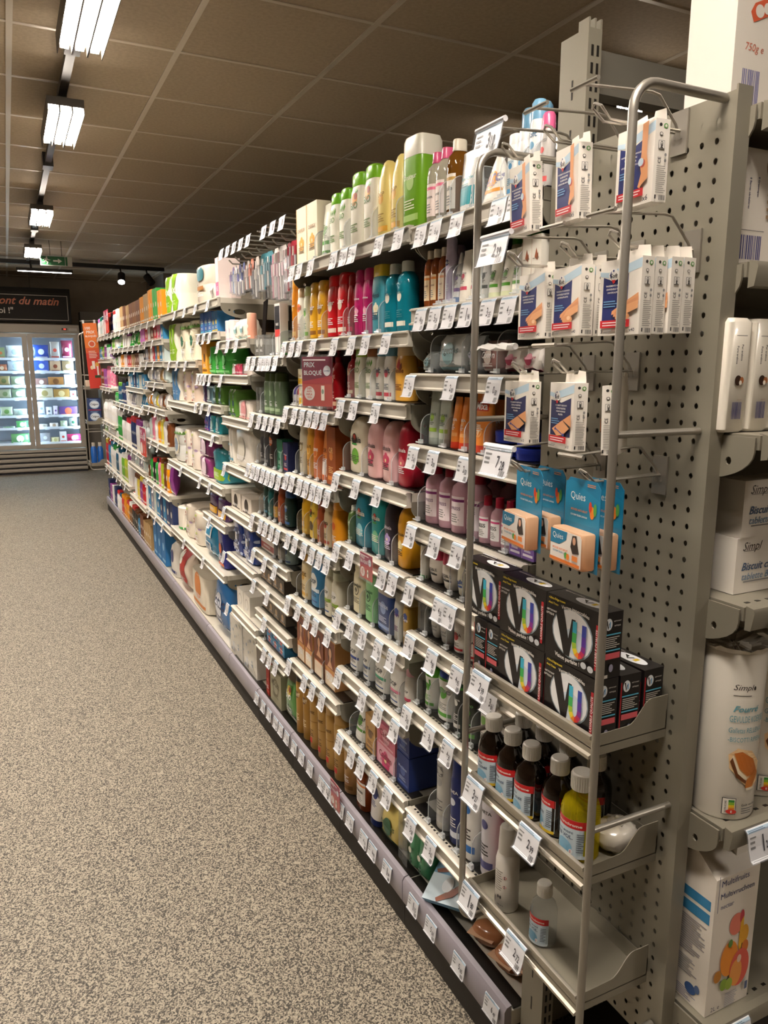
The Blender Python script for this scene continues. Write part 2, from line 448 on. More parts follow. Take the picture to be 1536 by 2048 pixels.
('E1','white_heart',3.679,3.984,1,0.185,0,0),
('E1','white_bag',3.543,3.659,1,0.093,0,0),
('E1','pink_carton2',3.468,3.524,1,0.179,0,0),
('F3','leaf_pack',4.504,4.699,2,0.213,0,0),
('F3','fruit_pack',3.97,4.404,2,0.208,0,0),
('F4','blue_roll',4.475,4.664,2,0.191,0,0),
('F4','floral_pink',3.993,4.376,2,0.183,0,0)]
TAGS=[('A1',1.528,'5.21'),
('A1',1.465,'6.48'),
('A1',1.379,'4.43'),
('A1',1.233,'2.01'),
('A1',1.179,'3.10'),
('A2',1.526,'4.50'),
('A2',1.462,'5.26'),
('A2',1.401,'4.33'),
('A2',1.334,'1.96'),
('A2',1.26,'3.35'),
('A2',1.193,'4.37'),
('A3',1.576,'2.00'),
('A3',1.392,'2.00'),
('A3',1.231,'0.80'),
('A4',1.556,'5.41'),
('A4',1.464,'3.00'),
('A4',1.332,'2.50'),
('A5',1.564,'2.89'),
('A5',1.449,'2.83'),
('A5',1.352,'4.47'),
('A5',1.235,'4.33'),
('A5',1.171,'3.60'),
('A6',1.567,'1.86'),
('A6',1.425,'4.55'),
('A6',1.378,'4.17'),
('A7',1.565,'4.12'),
('A7',1.455,'4.81'),
('A7',1.344,'4.95'),
('A7',1.212,'3.61'),
('A8',1.577,'3.05'),
('A8',1.462,'3.62'),
('A8',1.376,'4.31'),
('A9',1.55,'3.58'),
('A9',1.449,'3.62'),
('T1',2.377,'2.43'),
('T1',2.307,'2.97'),
('T1',2.207,'4.66'),
('T1',2.028,'2.16'),
('T1',1.958,'2.07'),
('T1',1.899,'4.75'),
('T1',1.739,'5.12'),
('T1',1.636,'5.23'),
('T2',2.472,'3.12'),
('T2',2.392,'2.71'),
('T2',2.32,'5.51'),
('T2',2.201,'3.27'),
('T2',2.031,'2.38'),
('T2',1.909,'2.08'),
('T2',1.819,'3.39'),
('T2',1.7,'2.05'),
('B3',1.988,'2.26'),
('B3',1.898,'3.42'),
('B3',1.759,'3.16'),
('B4',2.03,'6.48'),
('B4',1.887,'2.05'),
('B4',1.75,'2.81'),
('B5',2.032,'4.69'),
('B5',1.932,'2.27'),
('B5',1.72,'2.05'),
('B5',1.659,'2.65'),
('B6',2.026,'3.16'),
('B6',1.931,'5.43'),
('B6',1.844,'1.42'),
('B6',1.744,'2.75'),
('B6',1.663,'2.61'),
('B7',2.026,'6.95'),
('B7',1.849,'3.70'),
('B7',1.743,'2.57'),
('B7',1.644,'4.81'),
('B8',2.023,'3.60'),
('B8',1.93,'4.25'),
('B8',1.861,'2.44'),
('B8',1.776,'3.10'),
('B8',1.686,'2.10'),
('C3',2.471,'4.85'),
('C3',2.38,'3.71'),
('C3',2.309,'5.87'),
('C3',2.241,'4.94'),
('C3',2.181,'3.23'),
('C3',2.115,'2.13'),
('C4',2.482,'4.30'),
('C4',2.42,'4.40'),
('C4',2.345,'2.50'),
('C4',2.284,'4.80'),
('C4',2.221,'3.86'),
('C4',2.165,'5.30'),
('C4',2.099,'3.17'),
('C5',2.475,'1.95'),
('C5',2.402,'2.40'),
('C5',2.313,'6.83'),
('C5',2.239,'2.20'),
('C5',2.173,'3.27'),
('C5',2.109,'3.63'),
('C6',2.491,'1.10'),
('C6',2.385,'3.94'),
('C6',2.292,'2.41'),
('C6',2.217,'3.07'),
('C6',2.109,'3.41'),
('C7',2.496,'3.24'),
('C7',2.333,'4.84'),
('C7',2.256,'2.42'),
('C7',2.169,'6.29'),
('D2',2.902,'4.42'),
('D2',2.829,'2.37'),
('D2',2.746,'4.81'),
('D2',2.692,'2.47'),
('D2',2.639,'6.06'),
('D2',2.566,'3.10'),
('D3',2.879,'4.26'),
('D3',2.78,'3.51'),
('D3',2.706,'3.78'),
('D3',2.634,'2.61'),
('D3',2.555,'2.59'),
('D4',2.95,'2.19'),
('D4',2.88,'1.12'),
('D4',2.82,'1.26'),
('D4',2.755,'6.91'),
('D4',2.693,'2.82'),
('D4',2.634,'1.74'),
('D4',2.565,'4.79'),
('D5',2.916,'2.46'),
('D5',2.801,'1.20'),
('D5',2.736,'5.42'),
('D5',2.662,'4.88'),
('D5',2.592,'2.66'),
('D6',2.917,'2.35'),
('D6',2.762,'4.57'),
('D6',2.638,'4.09'),
('D7',2.924,'2.58'),
('D7',2.742,'4.36'),
('D8',2.792,'4.32'),
('D9',2.805,'4.29'),
('D9',2.733,'1.09'),
('D9',2.657,'3.37'),
('E1',4.287,'2.72'),
('E1',4.028,'2.34'),
('E1',3.774,'4.38'),
('E1',3.519,'2.46'),
('E2a',3.738,'1.45'),
('E2a',3.624,'6.19'),
('E2a',3.506,'6.56'),
('E2b',3.367,'1.68'),
('E2b',3.198,'4.16'),
('E2b',3.065,'4.31'),
('E3',3.786,'6.26'),
('E3',3.711,'3.42'),
('E3',3.638,'4.87'),
('E3',3.539,'3.58'),
('E3',3.337,'5.32'),
('E4a',3.859,'3.48'),
('E4a',3.727,'4.68'),
('E4a',3.573,'2.40'),
('E5b',3.335,'2.10'),
('E5a',3.539,'4.84'),
('E6',4.319,'2.39'),
('E6',3.844,'1.26'),
('E6',3.64,'4.77'),
('E7a',3.374,'4.56'),
('E7b',3.671,'4.32'),
('E8',3.406,'1.32'),
('E9',3.378,'2.06'),
('F3',4.516,'6.37'),
('F3',4.286,'2.55'),
('F3',4.064,'4.33'),
('F8',4.335,'5.11'),
('F8',3.858,'2.25'),
('base',1.173,'6.47'),
('base',1.308,'5.65'),
('base',1.441,'5.61'),
('base',1.533,'1.15'),
('base',1.688,'1.94'),
('base',1.783,'6.19'),
('base',1.845,'4.76'),
('base',1.945,'3.82'),
('base',2.021,'2.10'),
('base',2.096,'3.15'),
('base',2.139,'5.06'),
('base',2.184,'3.49'),
('base',2.294,'2.15'),
('base',2.38,'5.63'),
('base',2.46,'4.31'),
('base',2.544,'3.54'),
('base',2.615,'2.67'),
('base',2.677,'4.17'),
('base',2.76,'2.19'),
('base',2.841,'6.51'),
('base',2.932,'5.60')]
# ---------------------------------------------------------------- products: one builder per kind of pack
PROF = {
 'oval': ([(0, .9, .88), (.02, 1, 1), (.55, 1, 1), (.74, .93, .93), (.82, .78, .8)], [(.82, .8, .84), (.84, .82, .86), (.97, .78, .82), (1, .6, .66)], 2.6),
 'flat': ([(0, .92, .9), (.02, 1, 1), (.7, 1, 1), (.8, .9, .95), (.83, .82, .9)], [(.83, .84, .92), (.98, .82, .9), (1, .76, .8)], 4.2),
 'block': ([(0, .95, .95), (.02, 1, 1), (.74, 1, 1), (.78, .98, .98)], [(.775, 1, 1), (.95, .98, .98), (1, .88, .88)], 5),
 'cyl': ([(0, .92, .92), (.02, 1, 1), (.62, 1, 1), (.7, .9, .9), (.76, .55, .55), (.8, .46, .46)], [(.79, .5, .5), (.98, .48, .48), (1, .42, .42)], 2.1),
 'bigneck': ([(0, .92, .92), (.02, 1, 1), (.66, 1, 1), (.78, .88, .9), (.85, .5, .52)], [(.85, .56, .58), (.98, .54, .56), (1, .48, .5)], 2.6),
 'dome': ([(0, .86, .86), (.03, 1, 1), (.5, .97, .98), (.75, .84, .9), (.9, .6, .7), (.97, .42, .5), (1, .2, .3)], None, 2.5),
 'slant': ([(0, .86, .86), (.03, .98, .98), (.3, 1, 1), (.68, 1, 1, 0), (.82, .88, .95, .06), (.92, .66, .8, .14), (.98, .4, .6, .2), (1, .25, .4, .22)], None, 3.0),
 'can': ([(0, .93, .93), (.015, 1, 1), (.74, 1, 1), (.785, .86, .86)], [(.78, .9, .9), (.96, .86, .86), (1, .62, .62)], 2),
 'gold': ([(0, .94, .94), (.015, 1, 1), (.8, 1, 1), (.83, .9, .9)], [(.83, .96, .96), (.98, .94, .94), (1, .86, .86)], 2),
 'waist': ([(0, .93, .93), (.02, 1, 1), (.2, 1, 1), (.45, .86, .86), (.62, .96, .96), (.74, 1, 1), (.78, .94, .94)], [(.775, .96, .96), (.9, .9, .9), (1, .5, .5)], 2),
 'roll': ([(0, .55, .6), (.05, .75, .8), (.35, 1, 1), (.55, .95, .95), (.58, .9, .9)], [(.56, .98, .98), (.8, .92, .92), (.95, .7, .7), (1, .3, .3)], 2.2),
 'jar': ([(0, .9, .9), (.04, 1, 1), (.6, 1, 1), (.64, .94, .94)], [(.62, 1.02, 1.02), (.96, 1.02, 1.02), (1, .92, .92)], 2),
 'tin': ([(0, .95, .95), (.05, 1, 1), (.6, 1, 1)], [(.58, 1.03, 1.03), (.94, 1.03, 1.03), (1, .96, .96)], 2),
 'tube': ([(.13, .9, .95), (.4, .96, .8), (.8, 1, .4), (.95, 1, .12), (1, 1, .09)], [(0, .82, .95), (.01, .86, 1), (.13, .86, .98)], 2.3),
 'wedge': ([(.13, .98, .95), (.4, .78, .8), (.8, .4, .4), (.95, .22, .2), (1, .2, .12)], [(0, .94, .95), (.01, 1, 1), (.13, 1, .98)], 2.3),
 'box': ([(0, 1, 1), (1, 1, 1)], None, 60),
 'pouch': ([(0, .9, .12), (.03, .98, .3), (.2, 1, .9), (.5, .97, 1), (.8, .98, .75), (.95, 1, .22), (.96, 1, .06), (1, 1.02, .05)], None, 3.2),
 'pack': ([(0, .88, .86), (.04, .98, .98), (.15, 1, 1), (.5, .98, .99), (.85, 1, 1), (.95, .97, .96), (1, .86, .84)], None, 6),
 'rolls': ([(0, .8, .8), (.03, .96, .96), (.12, 1, 1), (.47, 1, 1), (.5, .985, .985), (.53, 1, 1), (.9, 1, 1), (.97, .95, .95), (1, .78, .78)], None, 2.6),
 'round': ([(0, .9, .9), (.03, 1, 1), (.97, 1, 1), (1, .9, .9)], None, 2),
 'jug': ([(0, .95, .95), (.03, 1, 1), (.55, 1, 1), (.75, .7, .9, .15), (.86, .34, .5, .3), (.88, .26, .4, .32)], [(.87, .3, .45, .32), (.99, .3, .42, .32), (1, .24, .34, .32)], 2.8),
 'pump': ([(0, .9, .9), (.03, 1, 1), (.6, 1, 1), (.7, .85, .85), (.76, .5, .5), (.8, .42, .42)], [(.79, .5, .5), (.88, .48, .48), (.9, .2, .2), (.95, .2, .2), (.955, .5, .3, .1), (1, .42, .26, .1)], 2.1),
}
def surface(secs, H, sx=1.0):
    a0 = max(q[1] for q in secs)
    def fn(X, Y, off):
        z = min(max(Y, 0), 1) * H
        for i in range(len(secs) - 1):
            if z <= secs[i + 1][0] or i == len(secs) - 2:
                p, q = secs[i], secs[i + 1]; t = (z - p[0]) / max(q[0] - p[0], 1e-6); t = min(max(t, 0), 1)
                break
        a = p[1] + (q[1] - p[1]) * t; b = p[2] + (q[2] - p[2]) * t; n = p[3]; cx = (p[4] + (q[4] - p[4]) * t) if len(p) > 4 else 0
        x = X * a0 * .97; u = min(abs(x / a), .985)
        return Vector((cx + math.copysign(u * a, x) if x else cx, -b * (1 - u ** n) ** (1 / n) - off, z))
    fn.asp = a0 * .97 / H; fn.curved = True
    return fn
#  key: (kind, object name, words for the label, category, body, cap, accent, lettering, lettering colour, depth, options)
DEF = {}
def D(key, kind, name, words, cat, body, cap=None, acc='#c33', text='', tcol='#333', depth=.05, **o):
    DEF[key] = dict(kind=kind, name=name, words=words, cat=cat, body=body, cap=cap, acc=acc, text=text, tcol=tcol, depth=depth, **o)
D('cream_box', 'box', 'hair_mask_box', 'cream carton with orange flowers', 'carton', '#f3ead2', None, '#eeb03a', 'CHEVEUX', '#9a7a50', .045, motif='flower')
D('green_tube', 'tube', 'shampoo_tube', 'white tube with green top', 'tube', '#eef0e2', '#5aa03c', '#4c9a3a', 'Bio', '#6a8a50', .045)
D('lime_cap', 'oval', 'shampoo_bottle', 'white bottle with lime cap', 'bottle', '#f4f3e4', '#7cc62c', '#6cae3a', 'BIO', '#5b8a3a', .05, motif='leaf')
D('peach_lime', 'oval', 'shampoo_bottle', 'white lime-capped bottle with peach', 'bottle', '#f4f1e2', '#86cc2e', '#e8a04c', 'BIO', '#5a7a3a', .05, motif='fruit')
D('pale_dome', 'dome', 'shower_gel', 'pale yellow domed bottle', 'bottle', '#f5e08a', None, '#e8b040', 'DOP', '#a8842c', .055)
D('green_block', 'block', 'shampoo_bottle', 'big leaf-green square bottle with cream cap', 'bottle', '#79b52a', '#eceada', '#a9d36a', 'Douceur', '#e8f2cc', .07)
D('micellar', 'bigneck', 'micellar_water', 'clear bottle with pink flip cap', 'bottle', ('liquid', '#c9c4b0'), '#e0608c', '#e77a98', 'GARNIER', '#444', .055, lab='#f1e4de')
D('amber_oil', 'bigneck', 'cleansing_oil', 'amber bottle with cream flip cap', 'bottle', ('liquid', '#8a5a1e'), '#efe6d2', '#c9a050', 'Huile', '#444', .055, lab='#efe8dc')
D('teal_tube', 'tube', 'face_wash_tube', 'teal and white face wash tube', 'tube', '#e9ecea', '#e9ecea', '#2aa5b4', 'Pure Active', '#2a96a8', .045, motif='band')
D('wedge_box', 'wedge', 'wax_pouch', 'white tapering pack with orange drop', 'pouch', '#f0ede4', '#f0ede4', '#e8a040', 'cire', '#88a', .05)
D('water_spray', 'flat', 'cleansing_water', 'slim white carton lettered fresh water', 'carton', '#eef1f2', '#eef1f2', '#3d8fc4', 'FRESH', '#5599bb', .035)
D('blue_spray', 'can', 'deodorant_spray', 'tall white spray with pale blue cap', 'spray can', '#edeff0', '#7fb6da', '#7fb6da', 'Soft', '#4a7a9a', .046)
D('blue_spray2', 'can', 'deodorant_spray', 'tall white spray with pale blue cap', 'spray can', '#edeff0', '#7fb6da', '#7fb6da', 'Soft', '#4a7a9a', .046)
D('pink_spray', 'can', 'deodorant_spray', 'grey spray with pink cap', 'spray can', '#c9c6c2', '#e66a9c', '#d66', 'INVISI', '#888', .04)
D('brown_small', 'bigneck', 'sun_oil', 'small orange-brown bottle with cream cap', 'bottle', ('liquid', '#b4602a'), '#e8ddc8', '#e89040', 'Monoi', '#7a4020', .03, lab='#f0d8b0')
D('lilac_spray', 'can', 'shaving_spray', 'lilac spray can with navy roundel', 'spray can', '#cfc3dc', '#cfc3dc', '#27306e', 'NIVEA', '#fff', .05, motif='disc')
D('wedge_tube', 'wedge', 'depilatory_tube', 'white tapered tube with blue foot', 'tube', '#eeecec', '#6a8cc0', '#7a5a9c', 'Veet', '#555', .04)
D('white_tube', 'tube', 'hand_cream_tube', 'white tube with small pink flower', 'tube', '#efebe0', '#efebe0', '#d0506a', 'NECTAR', '#777', .04)
D('black_text_tube', 'tube', 'hand_cream_tube', 'white tube covered in fine black print', 'tube', '#eceae4', '#e6e6e0', '#333', 'Nectar', '#333', .035)
D('green_base_tube', 'tube', 'cream_tube', 'white tube standing on green band', 'tube', '#f0efe2', '#dfe6c0', '#58a030', 'BIO', '#5a6a4a', .038)
D('nectar_carton', 'box', 'cream_carton', 'white carton with brown almond drawing', 'carton', '#f2eee2', None, '#a5562c', 'nectar BIO', '#6a5a4a', .035, motif='almond')
D('green_cap_tall', 'flat', 'body_milk', 'tall cream bottle with bright green cap', 'bottle', '#ece8cc', '#4da52a', '#4da52a', 'Lait', '#777', .04)
D('wipes_small', 'pouch', 'wipes_pack', 'small pale blue wipes pack', 'wipes', '#dfe8ea', None, '#8fb8c4', 'soft', '#566', .05)
D('wipes_pack', 'pouch', 'wipes_pack', 'large white wipes pack with blue foot', 'wipes', '#e8ecec', None, '#9cc4cc', 'Lingettes', '#566', .06)
D('gray_pack', 'pouch', 'wipes_pack', 'grey-white crinkled wipes pack', 'wipes', '#cdd3d4', None, '#aab', 'soft', '#566', .05)
D('pink_pack', 'pouch', 'cotton_pack', 'dusty pink cotton pack', 'cotton pack', '#b88a86', None, '#e8dcd6', 'Coton', '#fff', .05)
D('pad_pack', 'pouch', 'cotton_pad_pack', 'white cotton pads with crimson print', 'cotton pack', '#eee9e2', None, '#9a2c4a', 'Demaquillage', '#9a2c4a', .07)
D('graygreen_tube', 'tube', 'shower_tube', 'grey-green tube lettered in green', 'tube', '#b4bdb2', '#9aa59c', '#8fb040', 'NATURE', '#55605a', .035)
D('orange_wedge', 'tube', 'body_cream_tube', 'slim orange tube on red cap', 'tube', '#ec8f3e', '#e2452a', '#f3b070', 'MIXA', '#fff', .04)
D('orange_wide', 'tube', 'body_cream_tube', 'wide orange tube with red name plate', 'tube', '#ec8f3e', '#dd5038', '#d8452c', 'Mixa', '#fff', .045, motif='mixa')
D('blue_tin', 'tin', 'cream_tin', 'royal blue round cream tin, bottom of stack', 'tin', '#1c2e8e', '#1e3298', '#dfe4f0', '', '#fff', .07)
D('blue_tin_top', 'tin', 'cream_tin', 'royal blue round cream tin, top of stack', 'tin', '#1c2e8e', '#1e3298', '#dfe4f0', '', '#fff', .07)
D('pink_big', 'cyl', 'nail_polish_remover', 'big pale pink bottle with crimson cap', 'bottle', ('liquid', '#e2b4c4'), '#a81c3c', '#8c3a7c', 'EXPRESS', '#7a5a7c', .05, lab='#f4e8ec', body_=.82)
D('pink_small', 'cyl', 'nail_polish_remover', 'small pink bottle with crimson cap', 'bottle', ('liquid', '#dcb0be'), '#b0203e', '#d8508a', 'NESS', '#555', .036, lab='#ececec', body_=.82)
D('purple_box', 'box', 'nail_care_box', 'purple and white nail care box', 'carton', '#7a5aa6', None, '#f0e8f4', 'EXPRESS', '#fff', .05)
D('white_roll', 'roll', 'roll_on_deodorant', 'white roll-on with orange print', 'deodorant', '#efeae0', '#efeae0', '#e89a50', 'lala', '#b85', .045)
D('pinkcap_roll', 'roll', 'roll_on_deodorant', 'white roll-on with crimson domed cap', 'deodorant', '#ece6dc', '#c43858', '#333', 'INVISIBLE', '#333', .055)
D('creamblue_roll', 'roll', 'roll_on_deodorant', 'cream roll-on with blue foot', 'deodorant', '#e4dfca', '#e4dfca', '#4a62a0', 'Soft', '#46a', .045)
D('clear_box', 'box', 'display_box', 'empty clear plastic display box', 'display box', ('clear', '#cfd2d0'), None, None, '', '#fff', .08)
D('gray_roll', 'roll', 'roll_on_deodorant', 'small frosted grey roll-on', 'deodorant', '#b9b8b2', '#d8d8d4', '#999', 'mineral', '#777', .04)
D('whitered_jar', 'jar', 'cream_jar', 'white jar with red band', 'jar', '#ece8e2', '#ded8d2', '#c22c34', 'NARTA', '#333', .05)
D('green_deo', 'waist', 'deodorant_spray', 'waisted spray with apple green collar', 'spray can', '#e4e3dc', '#55a030', '#55a030', 'U', '#4a9a2a', .046)
D('wave_deo', 'waist', 'deodorant_spray', 'waisted white spray with navy cap', 'spray can', '#e9e8e2', '#24408c', '#58a63a', 'Dove', '#888', .05)
D('black_deo', 'waist', 'deodorant_spray', 'waisted black and white sport spray', 'spray can', '#3c4040', '#2a5a3a', '#e8e8e4', 'rexona', '#ddd', .045)
D('greenblack_deo', 'can', 'deodorant_spray', 'black spray with green collar', 'spray can', '#3c423c', '#dfe0d8', '#5aa838', 'Hydro', '#8c8', .045)
D('narta_green', 'can', 'deodorant_spray', 'silver spray with thin green ring', 'spray can', '#d9d5ce', '#cfcac0', '#7fb05a', 'NARTA', '#666', .046)
D('gray_tall', 'can', 'deodorant_spray', 'tall plain silver-grey spray', 'spray can', '#c5c4be', '#bdbcb6', '#aaa', 'e', '#777', .05)
D('navy_tall', 'can', 'deodorant_spray', 'navy spray lettered protect and care', 'spray can', '#1b2c6c', '#1b2c6c', '#d8dde8', 'NIVEA', '#fff', .046)
D('blue_white', 'can', 'deodorant_spray', 'white spray with bright blue swoosh', 'spray can', '#f0f0ee', '#d9dbe0', '#1d6fc0', 'NARTA', '#222', .048)
D('purple_white', 'can', 'deodorant_spray', 'white spray with violet-grey bands', 'spray can', '#dcdae4', '#c8c4da', '#54568c', 'NARTA', '#222', .048)
D('pink_us', 'can', 'deodorant_spray', 'hot pink spray with blue top', 'spray can', '#e44c78', '#3a4aa0', '#f07aa0', 'ushuaia', '#401030', .048)
D('amber_pump', 'bigneck', 'massage_oil', 'amber oil bottle with white label', 'bottle', ('liquid', '#a04a1c'), '#3a2018', '#e08a50', 'Amande', '#555', .05, lab='#f0ece6')
D('nivea_tube', 'tube', 'body_lotion', 'white lotion with navy dot and cap', 'bottle', '#e8e6e2', '#1c2a60', '#24347c', 'NIVEA', '#24347c', .05, motif='disc')
D('yellow_pouch', 'pouch', 'wipes_pouch', 'yellow wipes pouch with crest', 'pouch', '#e3cf7a', None, '#3c6a4a', 'MARSEILLAIS', '#3c5a3c', .07)
D('green_pouch', 'pouch', 'refill_pouch', 'sea green refill pouch', 'pouch', '#4c9a6c', None, '#e6ead8', 'MARSEILLAIS', '#22503a', .07)
D('orange_small', 'oval', 'shampoo_bottle', 'small orange bottle', 'bottle', '#e89428', '#f0a030', '#f4c060', 'Soleil', '#fff', .04)
D('orangedot', 'oval', 'shampoo_bottle', 'white bottle with orange dot', 'bottle', '#f3efe2', '#e8c8a0', '#ec7030', 'miel', '#a65', .04, motif='disc')
D('green_small', 'oval', 'shampoo_bottle', 'slim white and green bottle', 'bottle', '#eef0d8', '#d8e4a8', '#6fae44', 'BIO', '#586', .04)
D('yellow_sh', 'oval', 'shampoo_bottle', 'golden yellow shampoo bottle', 'bottle', '#eab22a', '#f0bc34', '#8c5a1c', 'Elixir', '#fff', .05)
D('red_sh', 'oval', 'shampoo_bottle', 'bright red shampoo bottle', 'bottle', '#cf1420', '#d81822', '#f0e0d0', 'Color', '#fff', .055)
D('darkred_sh', 'oval', 'shampoo_bottle', 'dark red shampoo bottle', 'bottle', '#8c1018', '#98141c', '#c04', '', '#fff', .055)
D('pink_sh', 'oval', 'shower_gel', 'magenta bottle with orchid picture', 'bottle', '#cc2878', '#d83a84', '#f3a8cc', 'Orchidee', '#fff', .045, motif='flower')
D('yellowcap', 'flat', 'shower_gel', 'sky blue bottle with yellow cap', 'bottle', '#4fb2c8', '#ecd03c', '#f3ecd0', 'Monoi', '#246', .045, motif='flower')
D('teal_clear', 'bigneck', 'mouthwash', 'clear turquoise bottle with pale cap', 'bottle', ('liquid', '#1aa0b8'), '#d8e0d8', '#f2f2e4', 'Fraicheur', '#1a8c9c', .05, body_=.7)
D('darkred_pump', 'pump', 'hair_serum', 'dark red bottle with pump', 'bottle', '#a01420', '#7c1018', '#e8c8a8', 'SEVE', '#f0d0c0', .045)
D('bio_green', 'oval', 'shower_gel', 'white bottle with lime top and olive sprig', 'bottle', '#f1f0de', '#a4cc3c', '#6fae3a', 'BIO', '#6a8a3a', .045, motif='leaf')
D('browncap', 'oval', 'shower_gel', 'white bottle with brown top', 'bottle', '#e9e6da', '#a86a44', '#5aa040', 'Bio', '#6a8a5a', .045, motif='leaf')
D('bluecap', 'oval', 'shower_gel', 'white bottle with powder blue top', 'bottle', '#e9e8e2', '#6fa9c8', '#d05060', 'Soft', '#567', .045)
D('orange_big', 'oval', 'shower_gel', 'large apricot bottle with vanilla flower', 'bottle', '#eab04a', '#eed0a0', '#c43a30', 'Vanille', '#7a3a1a', .05, motif='almond')
D('ush_white', 'slant', 'shower_gel', 'cream slant-topped bottle with coconut picture', 'bottle', '#efe6cf', None, '#6aa83c', 'Ushuaia', '#2c2a26', .06, motif='coco')
D('ush_pink', 'slant', 'shower_gel', 'pale pink slant-topped bottle with blossom', 'bottle', '#eebcbc', None, '#d24a6c', 'Ushuaia', '#2c2a26', .06, motif='flower')
D('ush_red', 'slant', 'shower_gel', 'crimson slant-topped bottle', 'bottle', '#b01c34', None, '#e06a7a', 'Ushuaia', '#fff', .06, motif='flower')
D('ush_teal', 'slant', 'shower_gel', 'deep turquoise slant-topped bottle', 'bottle', '#1f7f98', None, '#8fd0dc', 'Ushuaia', '#f2e8d8', .06, motif='coco')
D('ush_aqua', 'slant', 'shower_gel', 'aqua green slant-topped bottle', 'bottle', '#2a9a9a', None, '#7fc89a', 'Ushuaia', '#f2e8d8', .06, motif='coco')
D('ush_black', 'slant', 'shower_gel', 'charcoal slant-topped bottle with lilac flower', 'bottle', '#35303c', None, '#b09ad0', 'Ushuaia', '#e8e0f0', .06, motif='flower')
D('ush_yellow', 'slant', 'shower_gel', 'mustard yellow slant-topped bottle', 'bottle', '#e0a01e', None, '#f3e2a0', 'Ushuaia', '#3a2a10', .06, motif='flower')
D('green_jar', 'bigneck', 'hair_gel', 'olive green bottle with white cap', 'bottle', '#5c7a3c', '#dcdcd0', '#a0b880', 'Gel', '#dfe8c8', .05)
D('cream_sh', 'oval', 'shampoo_bottle', 'cream bottle with crest', 'bottle', '#e8e0c0', '#e4dcba', '#c8b880', 'Marseillais', '#5a5a48', .055, motif='crest')
D('mint_sh', 'oval', 'shampoo_bottle', 'mint green bottle with crest', 'bottle', '#8cc88c', '#86c088', '#4c8c5c', 'Marseillais', '#22503a', .055, motif='crest')
D('navy_gel', 'block', 'shower_gel', 'wide navy bottle with grey cap', 'bottle', '#2b4680', '#b9b4aa', '#8aa0cc', 'Intense', '#c8d4ec', .06)
D('blueshield', 'flat', 'intimate_gel', 'pale grey bottle with blue shield', 'bottle', '#c3c4bc', '#b8b8b0', '#3450a0', 'Care', '#506', .04, motif='shield')
D('amber_gel', 'flat', 'intimate_gel', 'amber bottle with blue shield', 'bottle', '#b08c38', '#c8b078', '#3450a0', 'Care', '#fff', .04, motif='shield')
D('dop_navy', 'oval', 'shampoo_bottle', 'white bottle with navy band', 'bottle', '#efefea', '#d8d8d4', '#27469a', 'DOP', '#33343c', .055, motif='dop')
D('dop_navy2', 'oval', 'shampoo_bottle', 'white bottle with slate band', 'bottle', '#e6e6e2', '#c8c8c4', '#4a5c8c', 'DOP', '#33343c', .055, motif='dop')
D('dop_green', 'oval', 'shampoo_bottle', 'white bottle with green band and mango', 'bottle', '#eeeee6', '#e4d8b8', '#4fb08a', 'DOP', '#33343c', .055, motif='dop')
D('dop_pink', 'oval', 'shampoo_bottle', 'white bottle with pink band', 'bottle', '#ecebe6', '#e8e0d8', '#e68aa8', 'DOP', '#33343c', .055, motif='dop')
D('dop_berry', 'oval', 'shampoo_bottle', 'white bottle with raspberry dots', 'bottle', '#e4e0d8', '#e0a8b8', '#d8486c', 'DOP', '#33343c', .05, motif='dop')
D('white_green_tube', 'wedge', 'hand_soap', 'white wedge tube with green stripes', 'tube', '#eeeee8', '#eeeee8', '#5a9a38', 'nectar', '#444', .05)
D('brown_carton', 'box', 'soap_carton', 'kraft brown soap carton', 'carton', '#c49c62', None, '#7a5a3a', 'Terre', '#5a3a20', .05)
D('pink_carton', 'box', 'soap_carton', 'pink soap carton, lower of the two', 'carton', '#efb8c8', None, '#d8467c', 'Cadum', '#8c1c3c', .06, motif='flower')
D('pink_carton_top', 'box', 'soap_carton', 'rose soap carton, upper of the two', 'carton', '#d8788c', None, '#e8b0bc', 'Cadum', '#8c1c2c', .06)
D('navy_box', 'box', 'soap_box', 'dark blue soap box, lower of the two', 'carton', '#1f3474', None, '#3c58a4', 'Monsavon', '#a8b8e0', .09)
D('navy_box_top', 'box', 'soap_box', 'dark blue soap box, upper of the two', 'carton', '#24387c', None, '#3c58a4', 'Monsavon', '#a8b8e0', .09)
D('navy_roll', 'roll', 'roll_on_deodorant', 'roll-on with navy domed cap', 'deodorant', '#c8c8d4', '#26348c', '#8a8cb0', '', '#fff', .045)
D('red_roll', 'roll', 'roll_on_deodorant', 'roll-on with scarlet domed cap', 'deodorant', '#e8d0c4', '#c01c30', '#a86a4c', '', '#fff', .045)
D('yellow_box', 'box', 'sun_cream_box', 'yellow and white box, lower of the two', 'carton', '#f2eedc', None, '#f0c824', 'Soleil', '#a87c20', .05, motif='band')
D('yellow_box_top', 'box', 'sun_cream_box', 'yellow and white box, upper of the two', 'carton', '#f6f0d8', None, '#f0c020', 'Soleil', '#a87c20', .05, motif='band')
D('brown_white', 'dome', 'hair_milk', 'tall white bottle with yellow square', 'bottle', '#ece6d4', None, '#f0e078', 'SEVE', '#6a5a40', .05)
D('gray_cap', 'can', 'hair_spray', 'beige spray with grey cap', 'spray can', '#c0b6a4', '#c9c4b8', '#a88', '', '#fff', .045)
D('els_white', 'oval', 'hair_balm', 'ivory slim bottle with gold ring', 'bottle', '#e8e2cc', '#e4dcc4', '#b89c50', 'ELSEVE', '#6a5a40', .045, motif='ring')
D('els_yellow', 'oval', 'hair_balm', 'amber yellow slim bottle', 'bottle', '#e4a83c', '#e0a43c', '#f4cc78', 'ELSEVE', '#7a4a18', .045, motif='ring')
